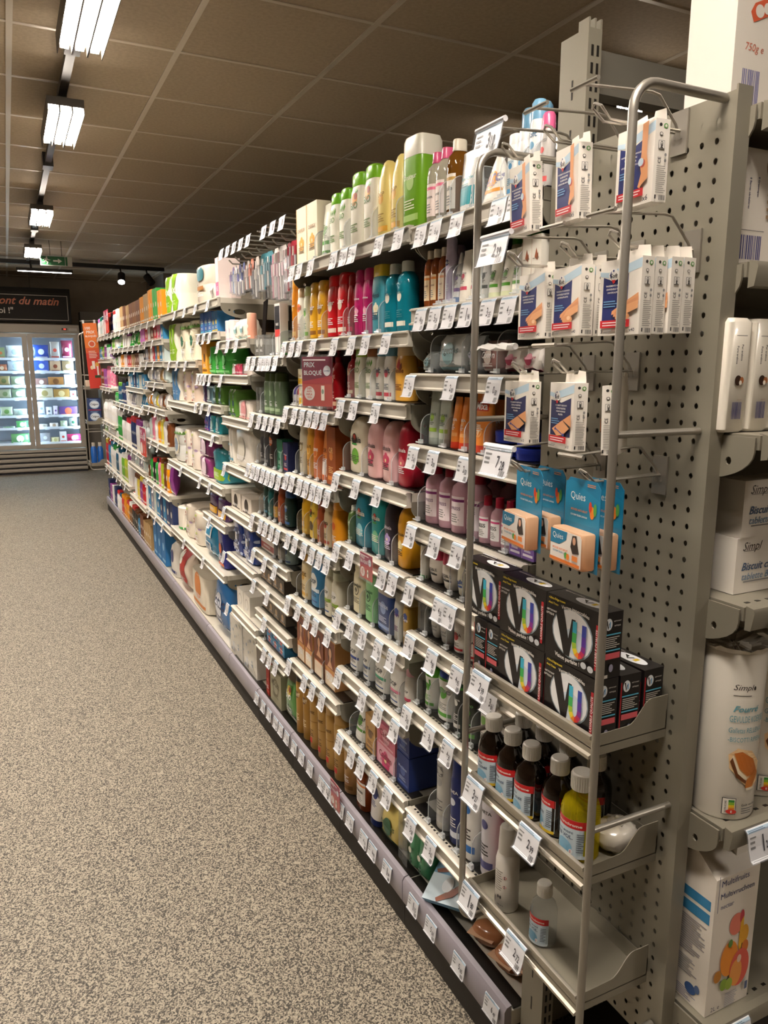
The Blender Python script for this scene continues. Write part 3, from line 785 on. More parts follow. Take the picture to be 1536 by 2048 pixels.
D('els_orange', 'oval', 'hair_balm', 'orange slim bottle with gold ring', 'bottle', '#dc7430', '#d87030', '#f4b070', 'ELSEVE', '#fff', .045, motif='ring')
D('orange_wedge2', 'tube', 'hair_cream_tube', 'orange and white tube', 'tube', '#ec9450', '#d86c30', '#efe4dc', 'OR', '#8c4018', .045, motif='band')
D('copper_box', 'box', 'hair_serum_box', 'copper brown carton', 'carton', '#a4521e', None, '#d8843c', 'OR', '#f0c080', .05)
D('gray_can', 'can', 'shaving_foam', 'dark grey shaving foam can', 'spray can', '#4c4c50', '#6c6a68', '#888', '', '#ddd', .045)
D('copper_can', 'can', 'shaving_foam', 'black can with copper emblem', 'spray can', '#3a3230', '#2c2624', '#c8642c', 'AXE', '#d8d0c8', .045, motif='disc')
D('green_box', 'box', 'shaving_balm_box', 'bottle green carton', 'carton', '#1c6c4c', None, '#4c9c7c', 'Homme', '#b8e0cc', .045)
D('navyred_box', 'box', 'razor_pack', 'navy razor pack with red panels', 'razor pack', '#2c3464', None, '#d4403c', 'Wilkinson', '#f0e8e8', .04)
D('sun_yellow', 'oval', 'shampoo_bottle', 'plain sun-yellow bottle', 'bottle', '#e8b424', '#e4b024', '#f4d060', '', '#fff', .05)
D('sun_label', 'dome', 'shampoo_bottle', 'yellow bottle with black avocado drawing', 'bottle', '#e8c444', None, '#5a4418', 'ultra DOUX', '#3a2c10', .055, motif='coco')
D('rust_sh', 'oval', 'shampoo_bottle', 'rust brown bottle', 'bottle', '#a8502c', '#984828', '#c87848', '', '#fff', .045)
D('tan_sh', 'oval', 'shampoo_bottle', 'sand-coloured bottle with red streak', 'bottle', '#d8c49c', '#cfc0a0', '#b0402c', 'ultra', '#3a3a20', .045)
D('sun_orange', 'oval', 'shampoo_bottle', 'orange-yellow bottle', 'bottle', '#e89a20', '#dc9020', '#d86018', '', '#fff', .055)
D('pine_sh', 'oval', 'men_shampoo', 'very dark green bottle', 'bottle', '#24403a', '#1c3430', '#5a9ab8', 'MEN', '#c8d8d8', .045)
D('pine2_sh', 'oval', 'men_shampoo', 'blackish green bottle with blue stripe', 'bottle', '#243c38', '#24508c', '#3c70b8', 'MEN', '#c8d8d8', .045)
D('teal_sh', 'oval', 'men_shampoo', 'dark teal bottle', 'bottle', '#1f6464', '#1c5858', '#60a8a8', '', '#c8d8d8', .045)
D('blackyellow', 'oval', 'men_shampoo', 'black bottle with yellow label', 'bottle', '#2c2824', '#24201c', '#e8b030', '', '#c8d8d8', .045, motif='band')
D('creamy_yellow', 'oval', 'shampoo_bottle', 'cream bottle with deep yellow top', 'bottle', '#ead6a8', '#e0a42c', '#e0b050', 'Petit', '#8c6a30', .055)
D('dop_blue', 'oval', 'shampoo_bottle', 'mid blue bottle with olive', 'bottle', '#3d84b4', '#3a7cac', '#d8e4ec', 'DOP', '#22405c', .06, motif='dop')
D('dop_white', 'oval', 'shampoo_bottle', 'off-white bottle with green heart', 'bottle', '#dcd8c4', '#c8ccb4', '#8aa83c', 'DOP', '#55503c', .06, motif='dop')
D('whitered_box', 'box', 'hair_clip_box', 'white and maroon flat box', 'carton', '#cfc4bc', None, '#8c2c2c', '', '#fff', .08, motif='band')
D('gray_bottle', 'oval', 'cologne_bottle', 'small warm grey bottle', 'bottle', '#948c80', '#786c60', '#b0a898', '', '#fff', .04)
D('grayblue_can', 'can', 'shaving_gel', 'grey-blue gel can', 'spray can', '#8ca09c', '#7c8c8c', '#34507c', 'Gel', '#28404c', .05)
D('makeup_box', 'box', 'make_up_tray', 'grey-brown make-up tester tray', 'tray', '#6c645a', None, '#c8a880', '', '#fff', .1)
D('hair_box', 'box', 'hair_dye_box', 'hair dye box with auburn portrait', 'carton', '#dca468', None, '#b4683c', 'OLIA', '#fff', .08, motif='portrait')
D('hair_box_dark', 'box', 'hair_dye_box', 'chestnut brown hair dye box', 'carton', '#7c4428', None, '#c07a50', 'CHATAIN', '#f0d8c0', .08, motif='portrait')
D('paste_blue', 'box', 'toothpaste_box', 'sky blue toothpaste carton, lower layer', 'carton', '#4c9ccc', None, '#c8303c', 'Parodont', '#fff', .14)
D('paste_top', 'box', 'toothpaste_box', 'sky blue toothpaste carton, upper layer', 'carton', '#58a8d4', None, '#c8303c', 'Parodont', '#fff', .14)
D('black_gold', 'gold', 'hair_spray', 'gold can with black cap', 'spray can', '#b08438', '#1a1614', '#6a4420', 'coiff', '#f0e0b8', .055, motif='disc')
D('gold_can', 'gold', 'hair_spray', 'all gold hair spray can', 'spray can', '#b8904c', '#c09858', '#c8342c', 'elnett', '#6c4c1c', .055, motif='red')
D('tan_tall', 'gold', 'hair_spray', 'tan spray can with grey cap', 'spray can', '#a8824c', '#a8a498', '#7c5c30', '', '#fff', .055)
D('red_box', 'box', 'cream_box', 'narrow dark red box', 'carton', '#9c2418', None, '#c85040', '', '#fff', .05)
D('card_box', 'box', 'soap_box', 'pale olive carton with oval crest', 'carton', '#aca88c', None, '#7c7454', 'ROGER', '#5c5438', .08, motif='ring')
D('green_pack', 'pouch', 'shampoo_refill', 'green and yellow refill pouch', 'pouch', '#5c9c4c', None, '#e4c83c', 'bio', '#fff', .06, motif='fruit')
D('mirror', 'box', 'mirror_pack', 'clear pack with round silver mirror', 'mirror', ('clear', '#c8c8c4'), None, '#b8b8b4', '', '#fff', .03, motif='disc')
D('blackred_box', 'box', 'mascara_pack', 'tall black white and red pack', 'pack', '#e8e4e0', None, '#1c1c24', 'MAX', '#fff', .03, motif='mascara')
D('green_tin', 'box', 'hair_wax_box', 'small grass green box', 'carton', '#3c9c34', None, '#1c1c18', '', '#fff', .05)
D('green_clear', 'can', 'air_freshener', 'green patterned slim can', 'spray can', '#6c8464', '#4c5c34', '#a8c09c', '', '#fff', .045)
D('bud_tub', 'round', 'cotton_bud_tub', 'round tub of white cotton buds', 'tub', '#e9e4e2', None, '#cfc0d0', '', '#fff', .08)
D('bud_bag', 'pouch', 'cotton_ball_bag', 'bag of pastel cotton balls', 'bag', '#ece6da', None, '#9ccbd0', '', '#fff', .08)
D('orange_tub', 'round', 'cotton_bud_tub', 'round tub of coral tipped buds', 'tub', '#e8a890', None, '#f0e4d8', '', '#fff', .08)
D('tampon_orange', 'box', 'tampon_box', 'amber orange carton', 'carton', '#e8a428', None, '#7c5010', '', '#fff', .1)
D('green_roll', 'rolls', 'waste_bag_roll', 'grass green bag roll pack', 'pack', '#44a848', None, '#7ccc7c', '', '#fff', .12)
D('pink_roll', 'pack', 'waste_bag_pack', 'white and raspberry bag pack lying flat', 'pack', '#ece4e0', None, '#c8385c', '', '#fff', .1)
D('tampon_blue', 'box', 'tampon_box', 'cobalt blue carton with green stripe', 'carton', '#3460ac', None, '#54b0c8', 'o.b.', '#fff', .08)
D('tampon_teal', 'box', 'tampon_box', 'bright blue carton with yellow mark', 'carton', '#2c78b8', None, '#e8c83c', '', '#fff', .08)
D('purple_pack', 'pack', 'pads_pack', 'dark plum pouch', 'pack', '#5c4468', None, '#9c84ac', '', '#fff', .08)
D('blue_pack', 'pack', 'pads_pack', 'pale blue pouch', 'pack', '#84b0c4', None, '#d4e4ec', '', '#fff', .08)
D('green_pack2', 'pack', 'pads_pack', 'leaf green pouch', 'pack', '#5c8c3c', None, '#2c4c54', '', '#fff', .1)
D('floral_pack', 'pack', 'cotton_pack', 'white cotton pack with pink flowers', 'cotton pack', '#eee6dc', None, '#cc8c8c', '', '#fff', .12)
D('pads_violet', 'pack', 'pads_pack', 'violet blue pads pack', 'pack', '#4c54ac', None, '#c05cac', '', '#fff', .1)
D('pads_teal', 'pack', 'pads_pack', 'turquoise pads pack', 'pack', '#2c9cac', None, '#c4ece8', '', '#fff', .1)
D('white_pack', 'pack', 'nappy_pack', 'white pack with small teal label', 'pack', '#eeeae2', None, '#3c88a4', '', '#fff', .16)
D('white_big', 'pack', 'nappy_pack', 'large bright white pack', 'pack', '#f2eee6', None, '#cfcabc', '', '#fff', .2)
D('floral_roll', 'rolls', 'toilet_roll_pack', 'white and grey-blue roll pack', 'toilet roll pack', '#dfe0dc', None, '#8ca0b8', '', '#fff', .2, motif='leafy')
D('floral_tall', 'rolls', 'toilet_roll_pack', 'white roll pack with violet edge, pink birds', 'toilet roll pack', '#ece2d6', None, '#8c6c9c', '', '#fff', .2, motif='birds')
D('plum_pack', 'pack', 'towel_pack', 'magenta plum pack, lower one', 'pack', '#8c3c74', None, '#e8d4e0', '', '#fff', .16)
D('plum_pack_top', 'pack', 'towel_pack', 'magenta plum pack, upper one', 'pack', '#94427c', None, '#e8d4e0', '', '#fff', .16)
D('teal_box', 'pack', 'nappy_pack', 'long turquoise pack with lime band', 'pack', '#3f9fb0', None, '#9cc42c', '', '#fff', .3, motif='band')
D('purple_yellow', 'pack', 'towel_pack', 'purple pack with yellow wave', 'pack', '#543068', None, '#ecb434', '', '#fff', .16, motif='band')
D('stack_boxes', 'box', 'tissue_carton', 'white carton with black tabs', 'carton', '#ddd4c8', None, '#2c241c', '', '#fff', .2)
D('navy_dots', 'pack', 'tissue_pack', 'royal blue pack with pale dots', 'tissue pack', '#1c3c8c', None, '#b8c8e8', '', '#fff', .24, motif='dots')
D('floral_low', 'rolls', 'toilet_roll_pack', 'cream roll pack with violet leaves', 'toilet roll pack', '#e6dccc', None, '#8c74a4', '', '#fff', .2, motif='birds')
D('blue_wipes', 'pouch', 'wipes_pack', 'azure wipes packs with white flap', 'wipes', '#1c88b8', None, '#eef2f2', '', '#fff', .1, motif='flap')
D('navy_pack', 'pack', 'nappy_pack', 'indigo pack with orange picture', 'pack', '#2c348c', None, '#d8683c', '', '#fff', .14)
D('white_roll', 'round', 'kitchen_roll_pack', 'plain white kitchen roll with green foot', 'kitchen roll', '#efe9dc', None, '#2c9c44', '', '#fff', .13, motif='foot')
D('white_cube', 'box', 'tissue_cube', 'white tissue cube with grey circle', 'tissue box', '#e6e2d8', None, '#c4beb2', '', '#fff', .13, motif='ring')
D('green_pack3', 'rolls', 'kitchen_roll_pack', 'lime green and white roll pack', 'kitchen roll', '#eeeede', None, '#8cbc2c', 'MAXI', '#fff', .2, motif='wave')
D('white_heart', 'rolls', 'kitchen_roll_pack', 'ivory roll pack with teal heart', 'kitchen roll', '#ece4d4', None, '#3c7c88', '', '#fff', .2, motif='heart')
D('white_bag', 'pouch', 'cotton_bag', 'glossy white cotton bag', 'bag', '#f0ece4', None, '#c8c0b8', '', '#fff', .12)
D('pink_carton2', 'box', 'soap_refill_box', 'pink and white pump carton', 'carton', '#ecdcd8', None, '#dc6c9c', '', '#fff', .1, motif='band')
D('leaf_pack', 'rolls', 'kitchen_roll_pack', 'white roll pack with yellow-green leaves', 'kitchen roll', '#e4e4d4', None, '#7ca42c', '', '#fff', .2, motif='wave')
D('fruit_pack', 'rolls', 'kitchen_roll_pack', 'ivory roll pack with garlic and herbs', 'kitchen roll', '#ece6d0', None, '#2c6c54', '', '#fff', .2, motif='leafy')
D('blue_roll', 'rolls', 'kitchen_roll_pack', 'denim blue and white roll pack', 'kitchen roll', '#f0ece0', None, '#4c78a4', '', '#fff', .2, motif='wave')
D('floral_pink', 'rolls', 'toilet_roll_pack', 'white roll pack with coral flowers', 'toilet roll pack', '#f0dccc', None, '#d87c64', '', '#fff', .2, motif='birds')
D('tissue_box', 'box', 'tissue_box', 'long tissue box with blue-grey flowers', 'tissue box', '#d9d5ca', None, '#9ca8b4', '', '#fff', .12, motif='flowers')
D('blue_bag', 'pouch', 'nappy_bag', 'glossy bright blue bag', 'bag', '#2f7cc4', None, '#e8ecf4', 'Lotus', '#16305c', .14)
D('cream_sack', 'block', 'cat_litter_sack', 'cream sack with dark side', 'sack', '#e2d9c6', None, '#d8843c', '', '#fff', .2)
D('red_sack', 'pouch', 'cat_litter_bag', 'white bag with red and orange swoosh', 'bag', '#e8d8c8', None, '#b0241c', '', '#fff', .12, motif='wave')
D('white_jug', 'jug', 'bleach_jug', 'white handled jug with navy label', 'jug', '#eeeae2', '#eeeae2', '#2c3c7c', '', '#fff', .1)
D('blue_carton', 'box', 'washing_powder_box', 'sky blue powder carton', 'carton', '#2c78b8', None, '#8cc4e8', '', '#fff', .12)

def motif(d, H, W_):
    k = d.get('motif'); a = d['acc']; t = d['tcol']; A = []
    # shapes: X in half widths, Y in heights
    q = W_ / (2 * H)          # Y per X for round shapes
    def circ(x, y, r, c): return ('e', x, y, r, r * q, c)
    if k == 'disc': A += [circ(0, .62, .5, a)]
    elif k == 'ring': A += [circ(0, .5, .55, a), circ(0, .5, .4, d['body'] if isinstance(d['body'], str) else '#ddd')]
    elif k == 'flower':
        for i in range(5): A.append(circ(.28 * cos(i * 1.257 + .3), .36 + .28 * q * sin(i * 1.257 + .3), .24, a))
        A.append(circ(0, .36, .12, '#f2e6b0'))
    elif k == 'leaf':
        for i, s_ in enumerate((-.5, -.2, .1, .4)): A.append(('p', [(s_, .62), (s_ + .22, .62 + .35 * q), (s_ + .1, .62 + .7 * q), (s_ - .04, .62 + .3 * q)], '#5f9a34'))
    elif k == 'fruit': A += [circ(0, .64, .42, a), circ(.2, .68, .22, '#a84c2c'), ('p', [(.1, .72), (.5, .74), (.3, .79)], '#5fa034')]
    elif k == 'almond': A += [('p', [(-.35, .62), (0, .78), (.3, .66), (.1, .57)], a), ('p', [(.05, .6), (.4, .7), (.5, .6), (.25, .55)], '#8a4422')]
    elif k == 'coco': A += [circ(-.05, .6, .3, '#3a2418'), circ(-.05, .63, .16, '#c8402c'), ('r', -.35, .5, .25, .53, '#3f9a44'), circ(.05, .3, .42, a)]
    elif k == 'crest': A += [circ(0, .46, .42, t), circ(0, .46, .34, d['body']), ('p', [(0, .46 + .26 * q), (.2, .46), (0, .46 - .26 * q), (-.2, .46)], t)]
    elif k == 'dop': A += [circ(0, .5, .62, '#efeee8'), ('r', -.8, .3, .8, .37, a), ('r', -.6, .1, .6, .13, '#3c5c94')]
    elif k == 'shield': A += [('p', [(-.55, .66), (0, .7), (.55, .66), (.5, .56), (0, .5), (-.5, .56)], a)]
    elif k == 'mixa': A += [('r', -.75, .7, .75, .86, a), circ(0, .36, .42, '#f4b06c'), circ(0, .36, .3, '#ec8f3e'), ('p', [(0, .44), (.16, .36), (0, .28), (-.12, .34)], '#f4d4a8')]
    elif k == 'portrait':
        A += [('r', -.95, .4, .95, .98, '#8c4424'), ('e', .05, .7, .5, .17, '#5c2814'), ('e', .05, .72, .27, .1, '#e8b48c'), ('r', -.1, .52, .2, .64, '#e0a880'), ('p', [(-.5, .42), (-.1, .55), (.2, .55), (.6, .42)], '#e8b48c'), ('r', -.95, .02, .95, .3, '#f0e0c8'), ('r', -.95, .3, .95, .33, '#e08a50')]
    elif k == 'mascara': A += [('r', -.9, .5, .9, .95, a), ('r', -.9, .36, .9, .5, '#d8403c')]
    elif k == 'birds':
        A += [('r', -1, 0, -.78, 1, a)]
        for i in range(7): A.append(('e', -.5 + .33 * (i % 4) * 1.1, .12 + .13 * i, .15, .035, ['#c8848c', '#a85c4c', '#a8b45c', '#b09ab8'][i % 4]))
    elif k == 'leafy':
        A += [('r', -1, 0, -.72, 1, a)]
        for i in range(6): A.append(('p', [(-.3 + .2 * i, .8), (-.2 + .2 * i, .9), (-.05 + .2 * i, .82)], '#6c9c4c'))
        A += [circ(.1, .5, .4, '#e0d8c0'), circ(.1, .5, .28, a)]
    elif k == 'wave': A += [('p', [(-.98, .03), (.55, .03), (.75, .3), (.4, .6), (.7, .97), (-.98, .97)], a), circ(-.4, .78, .3, '#eef0e4')]
    elif k == 'heart': A += [circ(.0, .76, .22, a), circ(.32, .76, .22, a), ('p', [(-.2, .74), (.54, .74), (.16, .58)], a), ('r', -.2, .36, .5, .46, '#a8743c')]
    elif k == 'dots':
        for i in range(16): A.append(circ(-.8 + .4 * (i % 5) + .1 * (i // 5), .12 + .24 * (i // 5) + .05 * (i % 2), .09, a))
        A += [('r', -.15, .42, .15, .62, '#f2f2f2')]
    elif k == 'flap': A += [('r', -.55, .55, .35, .92, a), ('r', -.4, .6, .2, .86, '#1c88b8'), ('r', -.55, .08, .35, .42, a), ('r', -.4, .12, .2, .38, '#2c5c7c')]
    elif k == 'foot': A += [('r', -1, .01, 1, .12, a)]
    elif k == 'flowers':
        rr = random.Random(3)
        for i in range(26): A.append(circ(rr.uniform(-.9, .9), rr.uniform(.06, .94), rr.uniform(.03, .09), rr.choice([a, '#b8b49c', '#8c9cb0', '#c4c8cc'])))
    elif k == 'band': A += [('r', -1, .1, 1, .42, a)]
    elif k == 'red': A += [('r', -.45, .1, .3, .18, a), ('r', -.9, .44, .9, .45, '#8c6424')]
    return A
PCACHE = {}
def prod_parts(key, w, h, far=False):
    w = round(w / .003) * .003; h = round(h / .006) * .006
    ck = (key, w, h, far)
    if ck in PCACHE: return PCACHE[ck]
    d = DEF[key]; kind = d['kind']; body, cap, n = PROF[kind]; dep = d['depth']
    if kind in ('cyl', 'can', 'gold', 'waist', 'jar', 'tin', 'round', 'pump', 'bigneck', 'roll'):
        w = min(w, dep * 1.5)
        if kind in ('can', 'gold', 'waist', 'tin', 'jar', 'round', 'cyl'): dep = min(w, dep * 1.3)
    def secs(L): return [(q[0] * h, q[1] * w / 2, q[2] * dep / 2, n if n < 50 else n) + ((q[3] * w / 2,) if len(q) > 3 else (0,)) for q in L]
    bs = secs(body); parts = []; seg = 10 if far else (16 if n < 10 else 12)
    bc = d['body']
    if isinstance(bc, tuple): bm = mat(bc[0], bc[1], body=d['body_']) if 'body_' in d else (mat('liquid', bc[1], body=.62) if bc[0] == 'liquid' else mat('clear', bc[1], haze=.16))
    elif kind == 'pouch' or kind in ('pack', 'rolls'): bm = mat('foil', bc)
    elif kind == 'box': bm = mat('paper', bc)
    else: bm = PL(bc)
    b = MB()
    if kind == 'box':
        b.box((-w / 2, -dep / 2, 0), (w / 2, dep / 2, h), bm)
        sf = flat_surf((0, -dep / 2, 0), (w / 2, 0, 0), (0, 0, h), (0, -1, 0))
    else:
        b.loft(bs, bm, seg); sf = surface(bs, h)
        if kind in ('pouch', 'pack', 'rolls'):
            rnd = random.Random(len(key) + int(w * 1000)); amp = .0035 if kind != 'rolls' else .002
            b.v = [(x + rnd.uniform(-amp, amp), y + rnd.uniform(-amp, amp), z + (rnd.uniform(-amp, amp) if .02 < z / h < .98 else 0)) for x, y, z in b.v]
            f0 = sf
            def sf2(X, Y, off, f0=f0): return f0(X, Y, off + .0038)
            sf2.asp = f0.asp; sf2.curved = True; sf = sf2
    top = body[-1][0] if not d['cap'] or kind not in ('tube', 'wedge') else 1
    lo = .16 if kind in ('tube', 'wedge') else 0
    A = []
    if d['acc'] and kind != 'tin':
        A = motif(d, h, w)
        if not d.get('motif'):
            ac = d['acc']
            A += [('r', -.8, lo + .08, .8, lo + .15, ac), ('e', .0, .5 if kind != 'roll' else .3, .4, .4 * w / (2 * h), ac)] if kind != 'roll' else [('r', -.6, .2, .6, .24, ac)]
        if not far: A.append(('l', -.6, lo + .2, .55, lo + .32, 4, d['tcol'] if d['tcol'] != '#fff' else '#eee'))
        if d.get('lab'): A = [('r', -.88, .12, .88, .56, d['lab']), ('r', -.88, .48, .88, .52, d['acc']), ('l', -.6, .16, .6, .3, 4, '#888')]
        if kind == 'box' and not far: A.append(('r', -.98, .0, -.94, 1, d['acc']))
    if d['text'] and not far:
        ty = {'roll': .33, 'box': .6, 'can': .62, 'gold': .6}.get(kind, .56)
        if d.get('motif') in ('dop',): ty = .5
        if d.get('motif') == 'mixa': ty = .78
        if d.get('motif') == 'portrait': ty = .2
        if d.get('motif') == 'coco': ty = .6
        if d.get('motif') == 'disc': ty = .62
        if d.get('lab'): ty = .38
        A.append(('t', d['text'], 0, ty, 1.35 if len(d['text']) > 3 else 1.0, d['tcol']))
    if far:
        if A: b.art(A, sf, text=False, nx=4, ny=2)
        if cap and d['cap']: b.loft(secs(cap), PL(d['cap']), seg)
        parts.append((d['name'], b.data(d['name'])))
    else:
        parts.append(('body', b.data(d['name'] + '_body')))
        if cap and d['cap']:
            c = MB().loft(secs(cap), PL(d['cap']), 16)
            if kind in ('cyl', 'bigneck', 'jar') :
                z0, z1 = cap[0][0] * h, cap[-1][0] * h
                c.loft([(z0 + .0005, cap[0][1] * w / 2 * 1.03, cap[0][2] * dep / 2 * 1.03, n), (z0 + .003, cap[0][1] * w / 2 * 1.03, cap[0][2] * dep / 2 * 1.03, n)], PL(d['cap']), 16)
            parts.append(('lid' if kind in ('jar', 'tin') else 'cap', c.data(d['name'] + '_cap')))
        if kind == 'waist': parts.append(('collar', MB().loft([(.745 * h, w / 2 * 1.01, dep / 2 * 1.01, 2), (.785 * h, w / 2 * .97, dep / 2 * .97, 2)], PL(d['acc'] if key != 'black_deo' else '#4a9a3a'), 16, False, False).data('collar')))
        if kind == 'bigneck' and isinstance(bc, tuple): pass
        if A: parts.append(('label', MB().art(A, sf).data(d['name'] + '_label', False)))
    PCACHE[ck] = (parts, w, dep, h)
    return PCACHE[ck]
def place(key, w, h, x, y, z, rz, label, group, far=False):
    parts, w, dep, h = prod_parts(key, w, h, far); d = DEF[key]
    if len(parts) == 1:
        o = link(parts[0][1], d['name'], None, (x, y, z), rz); tag(o, label, d['cat'], group); return o
    e = empty(d['name'], (x, y, z), rz, label, d['cat'], group)
    for nme, me in parts: link(me, nme, e)
    return e
# ---------------------------------------------------------------- room shell
def noise_color(m, c1, c2, scale, detail=2, lo=.4, hi=.6, bump=0, vor=False):
    nt = m.node_tree; b = nt.nodes['Principled BSDF']; t = nt.nodes.new('ShaderNodeTexCoord')
    n = nt.nodes.new('ShaderNodeTexVoronoi' if vor else 'ShaderNodeTexNoise'); n.inputs['Scale'].default_value = scale
    if not vor: n.inputs['Detail'].default_value = detail
    r = nt.nodes.new('ShaderNodeValToRGB'); r.color_ramp.elements[0].position = lo; r.color_ramp.elements[1].position = hi
    r.color_ramp.elements[0].color = lin(c1) + (1,); r.color_ramp.elements[1].color = lin(c2) + (1,)
    nt.links.new(t.outputs['Object'], n.inputs['Vector']); nt.links.new(n.outputs['Color' if vor else 'Fac'], r.inputs[0]); nt.links.new(r.outputs[0], b.inputs['Base Color'])
    if bump:
        bp = nt.nodes.new('ShaderNodeBump'); bp.inputs['Strength'].default_value = bump; bp.inputs['Distance'].default_value = .001
        nt.links.new(n.outputs['Fac' if not vor else 'Distance'], bp.inputs['Height']); nt.links.new(bp.outputs[0], b.inputs['Normal'])
    return r
fl = mat('matte', '#8d867a', f=1); r_ = noise_color(fl, '#37332c', '#aaa08e', 290, 3, .3, .72, .15, True)
fl.node_tree.nodes['Principled BSDF'].inputs['Roughness'].default_value = .62
struct(MB().box((-4, -4, -.1), (6, 13, 0), fl).obj('floor'))
ce = mat('matte', '#8c8378', f=2); noise_color(ce, '#b09f86', '#bcab91', 60, 3, .35, .65, .1)
struct(MB().box((-4, -4, 2.8), (6, 13, 2.9), ce).obj('ceiling'))
g = MB(); gm = mat('paint', '#ddd2c0', f=3)
k = -7
while .118 + .635 * k < 6:
    x = .118 + .635 * k
    if x > -4: g.box((x - .012, -4, 2.795), (x + .012, 12.8, 2.8), gm)
    k += 1
k = -12
while 3.5 + .605 * k < 12.8:
    y = 3.5 + .605 * k
    if y > -4: g.box((-4, y - .01, 2.7965), (6, y + .01, 2.8), gm)
    k += 1
struct(g.obj('trim_1'))
wl = mat('matte', '#b0a38f', f=4); noise_color(wl, '#aa9d89', '#b6a995', 5, 4, .3, .7)
struct(MB().box((-4, 12.8, 0), (2.1, 12.95, 2.8), wl).obj('wall_back'))
struct(MB().box((2.1, 11.35, 0), (6, 12.95, 2.8), mat('matte', '#8a8175')).obj('wall_right'))
struct(MB().box((-4.1, -4, 0), (-4, 13, 2.8), wl).obj('wall_left'))
struct(MB().box((-4, -4.1, 0), (6, -4, 2.8), wl).obj('wall_front'))
struct(MB().box((6, -4, 0), (6.1, 13, 2.8), wl).obj('wall_side'))
# ---------------------------------------------------------------- gondola shelving
BAYS = [(1.128, 1.603), (1.603, 2.058), (2.058, 2.513), (2.513, 2.948), (2.948, 3.4), (3.4, 3.862), (3.862, 4.775), (4.775, 5.61), (5.61, 6.49), (6.49, 7.37), (7.37, 8.4)]
BAYNAME = ['pegboard', 'shampoo', 'hair colour', 'shaving', 'nappy', 'kitchen roll', 'toilet roll', 'sponge', 'detergent', 'bleach', 'farthest']
XF, XB = .85, 1.22
gr = GREY(); grd = mat('paint', '#8d887b'); blk = mat('plastic', '#1c1a18'); white = mat('paint', '#d6d1c4')
base_clear = mat('plastic', '#96919a')
for (y0, y1), nm in zip(BAYS, BAYNAME):
    e = empty('bay_frame', (0, 0, 0), 0, 'grey steel upright and back panel of the %s bay' % nm, 'shelving', 'frames of the long gondola')
    m = MB(); hz = []
    m.box((XB, y0 + .03, .15), (XB + .006, y1 - .002, 1.9), mat('matte', '#5e574c')); m.obj('back_panel', e)
    u = MB().box((XB - .012, y0, .15), (XB + .03, y0 + .028, 1.96), gr)
    z = .2
    while z < 1.92: u.box((XB - .0125, y0 + .006, z), (XB - .0118, y0 + .010, z + .018), blk); u.box((XB - .0125, y0 + .018, z), (XB - .0118, y0 + .022, z + .018), blk); z += .05
    u.obj('upright', e)
    e = empty('base_unit', (0, 0, 0), 0, 'pale steel base deck with label rail, %s bay' % nm, 'shelving', 'base units of the long gondola')
    d = MB().box((XF + .014, y0 + .001, .1), (XB, y1 - .001, .138), white)
    yy = y0 + .01
    while yy < y1 - .01: d.box((XF + .022, yy, .1378), (XF + .028, yy + .006, .1383), blk); yy += .0125
    d.obj('base_deck', e)
    MB().box((XF + .004, y0 + .001, 0), (XF + .02, y1 - .001, .1), mat('matte', '#2e2a25')).obj('kick_plate', e)
    MB().prism([(XF + .014, .152), (XF + .002, .149), (XF - .004, .14), (XF - .004, .08), (XF, .074), (XF + .014, .074)], lambda u, v, t: (u, t, v), y0 + .002, y1 - .002, base_clear).obj('base_rail', e)
    if y0 < 3: MB().box((XF + .02, y0 + .004, .1385), (XF + .05, y1 - .004, .1425), blk).obj('front_mat', e)
    MB().box((XB + .006, y0, .1), (XB + .4, y1, .14), white).obj('rear_deck', e)
ORD = ['top', 'second', 'third', 'fourth', 'fifth', 'sixth', 'seventh', 'eighth', 'ninth', 'tenth']
def locate(seg, y=None):
    if seg == 'base' or y is not None and seg == 'base':
        for (a, b), nm in zip(BAYS, BAYNAME):
            if y < b or nm == 'farthest': return 'base deck, %s bay' % nm
    if y is None: y = (SEG[seg][1] + SEG[seg][2]) / 2
    for (a, b), nm in zip(BAYS, BAYNAME):
        if y <= b + .02: break
    z = SEG[seg][0]
    zs = sorted([SEG[k][0] for k in SEG if k != 'base' and SEG[k][1] - .02 <= y <= SEG[k][2] + .02], reverse=True)
    try: i = zs.index(z)
    except ValueError: i = len([q for q in zs if q > z])
    return '%s shelf, %s bay' % (ORD[i], nm)
def bracket(y, z, depth, side, name='bracket'):
    b = MB(); pts = [(XF + .016, z - .005)] + [(XF + .016 + .11 * (1 - cos(t * pi / 16)), z - .02 - .05 * sin(t * pi / 16)) for t in range(0, 9)] + [(XF + depth, z - .075), (XF + depth, z - .005)]
    hole = [(XF + .1 + .028 * cos(t * pi / 5) , z - .042 + .012 * sin(t * pi / 5)) for t in range(10)]
    h2 = [(XF + .055 + .005 * cos(t * pi / 3), z - .036 + .005 * sin(t * pi / 3)) for t in range(6)]
    b.prism(pts, lambda u, v, t: (u, t, v), y, y + .003 * side, gr, [hole, h2]); return b
RAIL = [(.016, 0), (.003, 0), (-.002, -.003), (-.002, -.0055), (.003, -.007), (.003, -.031), (-.003, -.034), (-.003, -.0375), (.016, -.0375)]
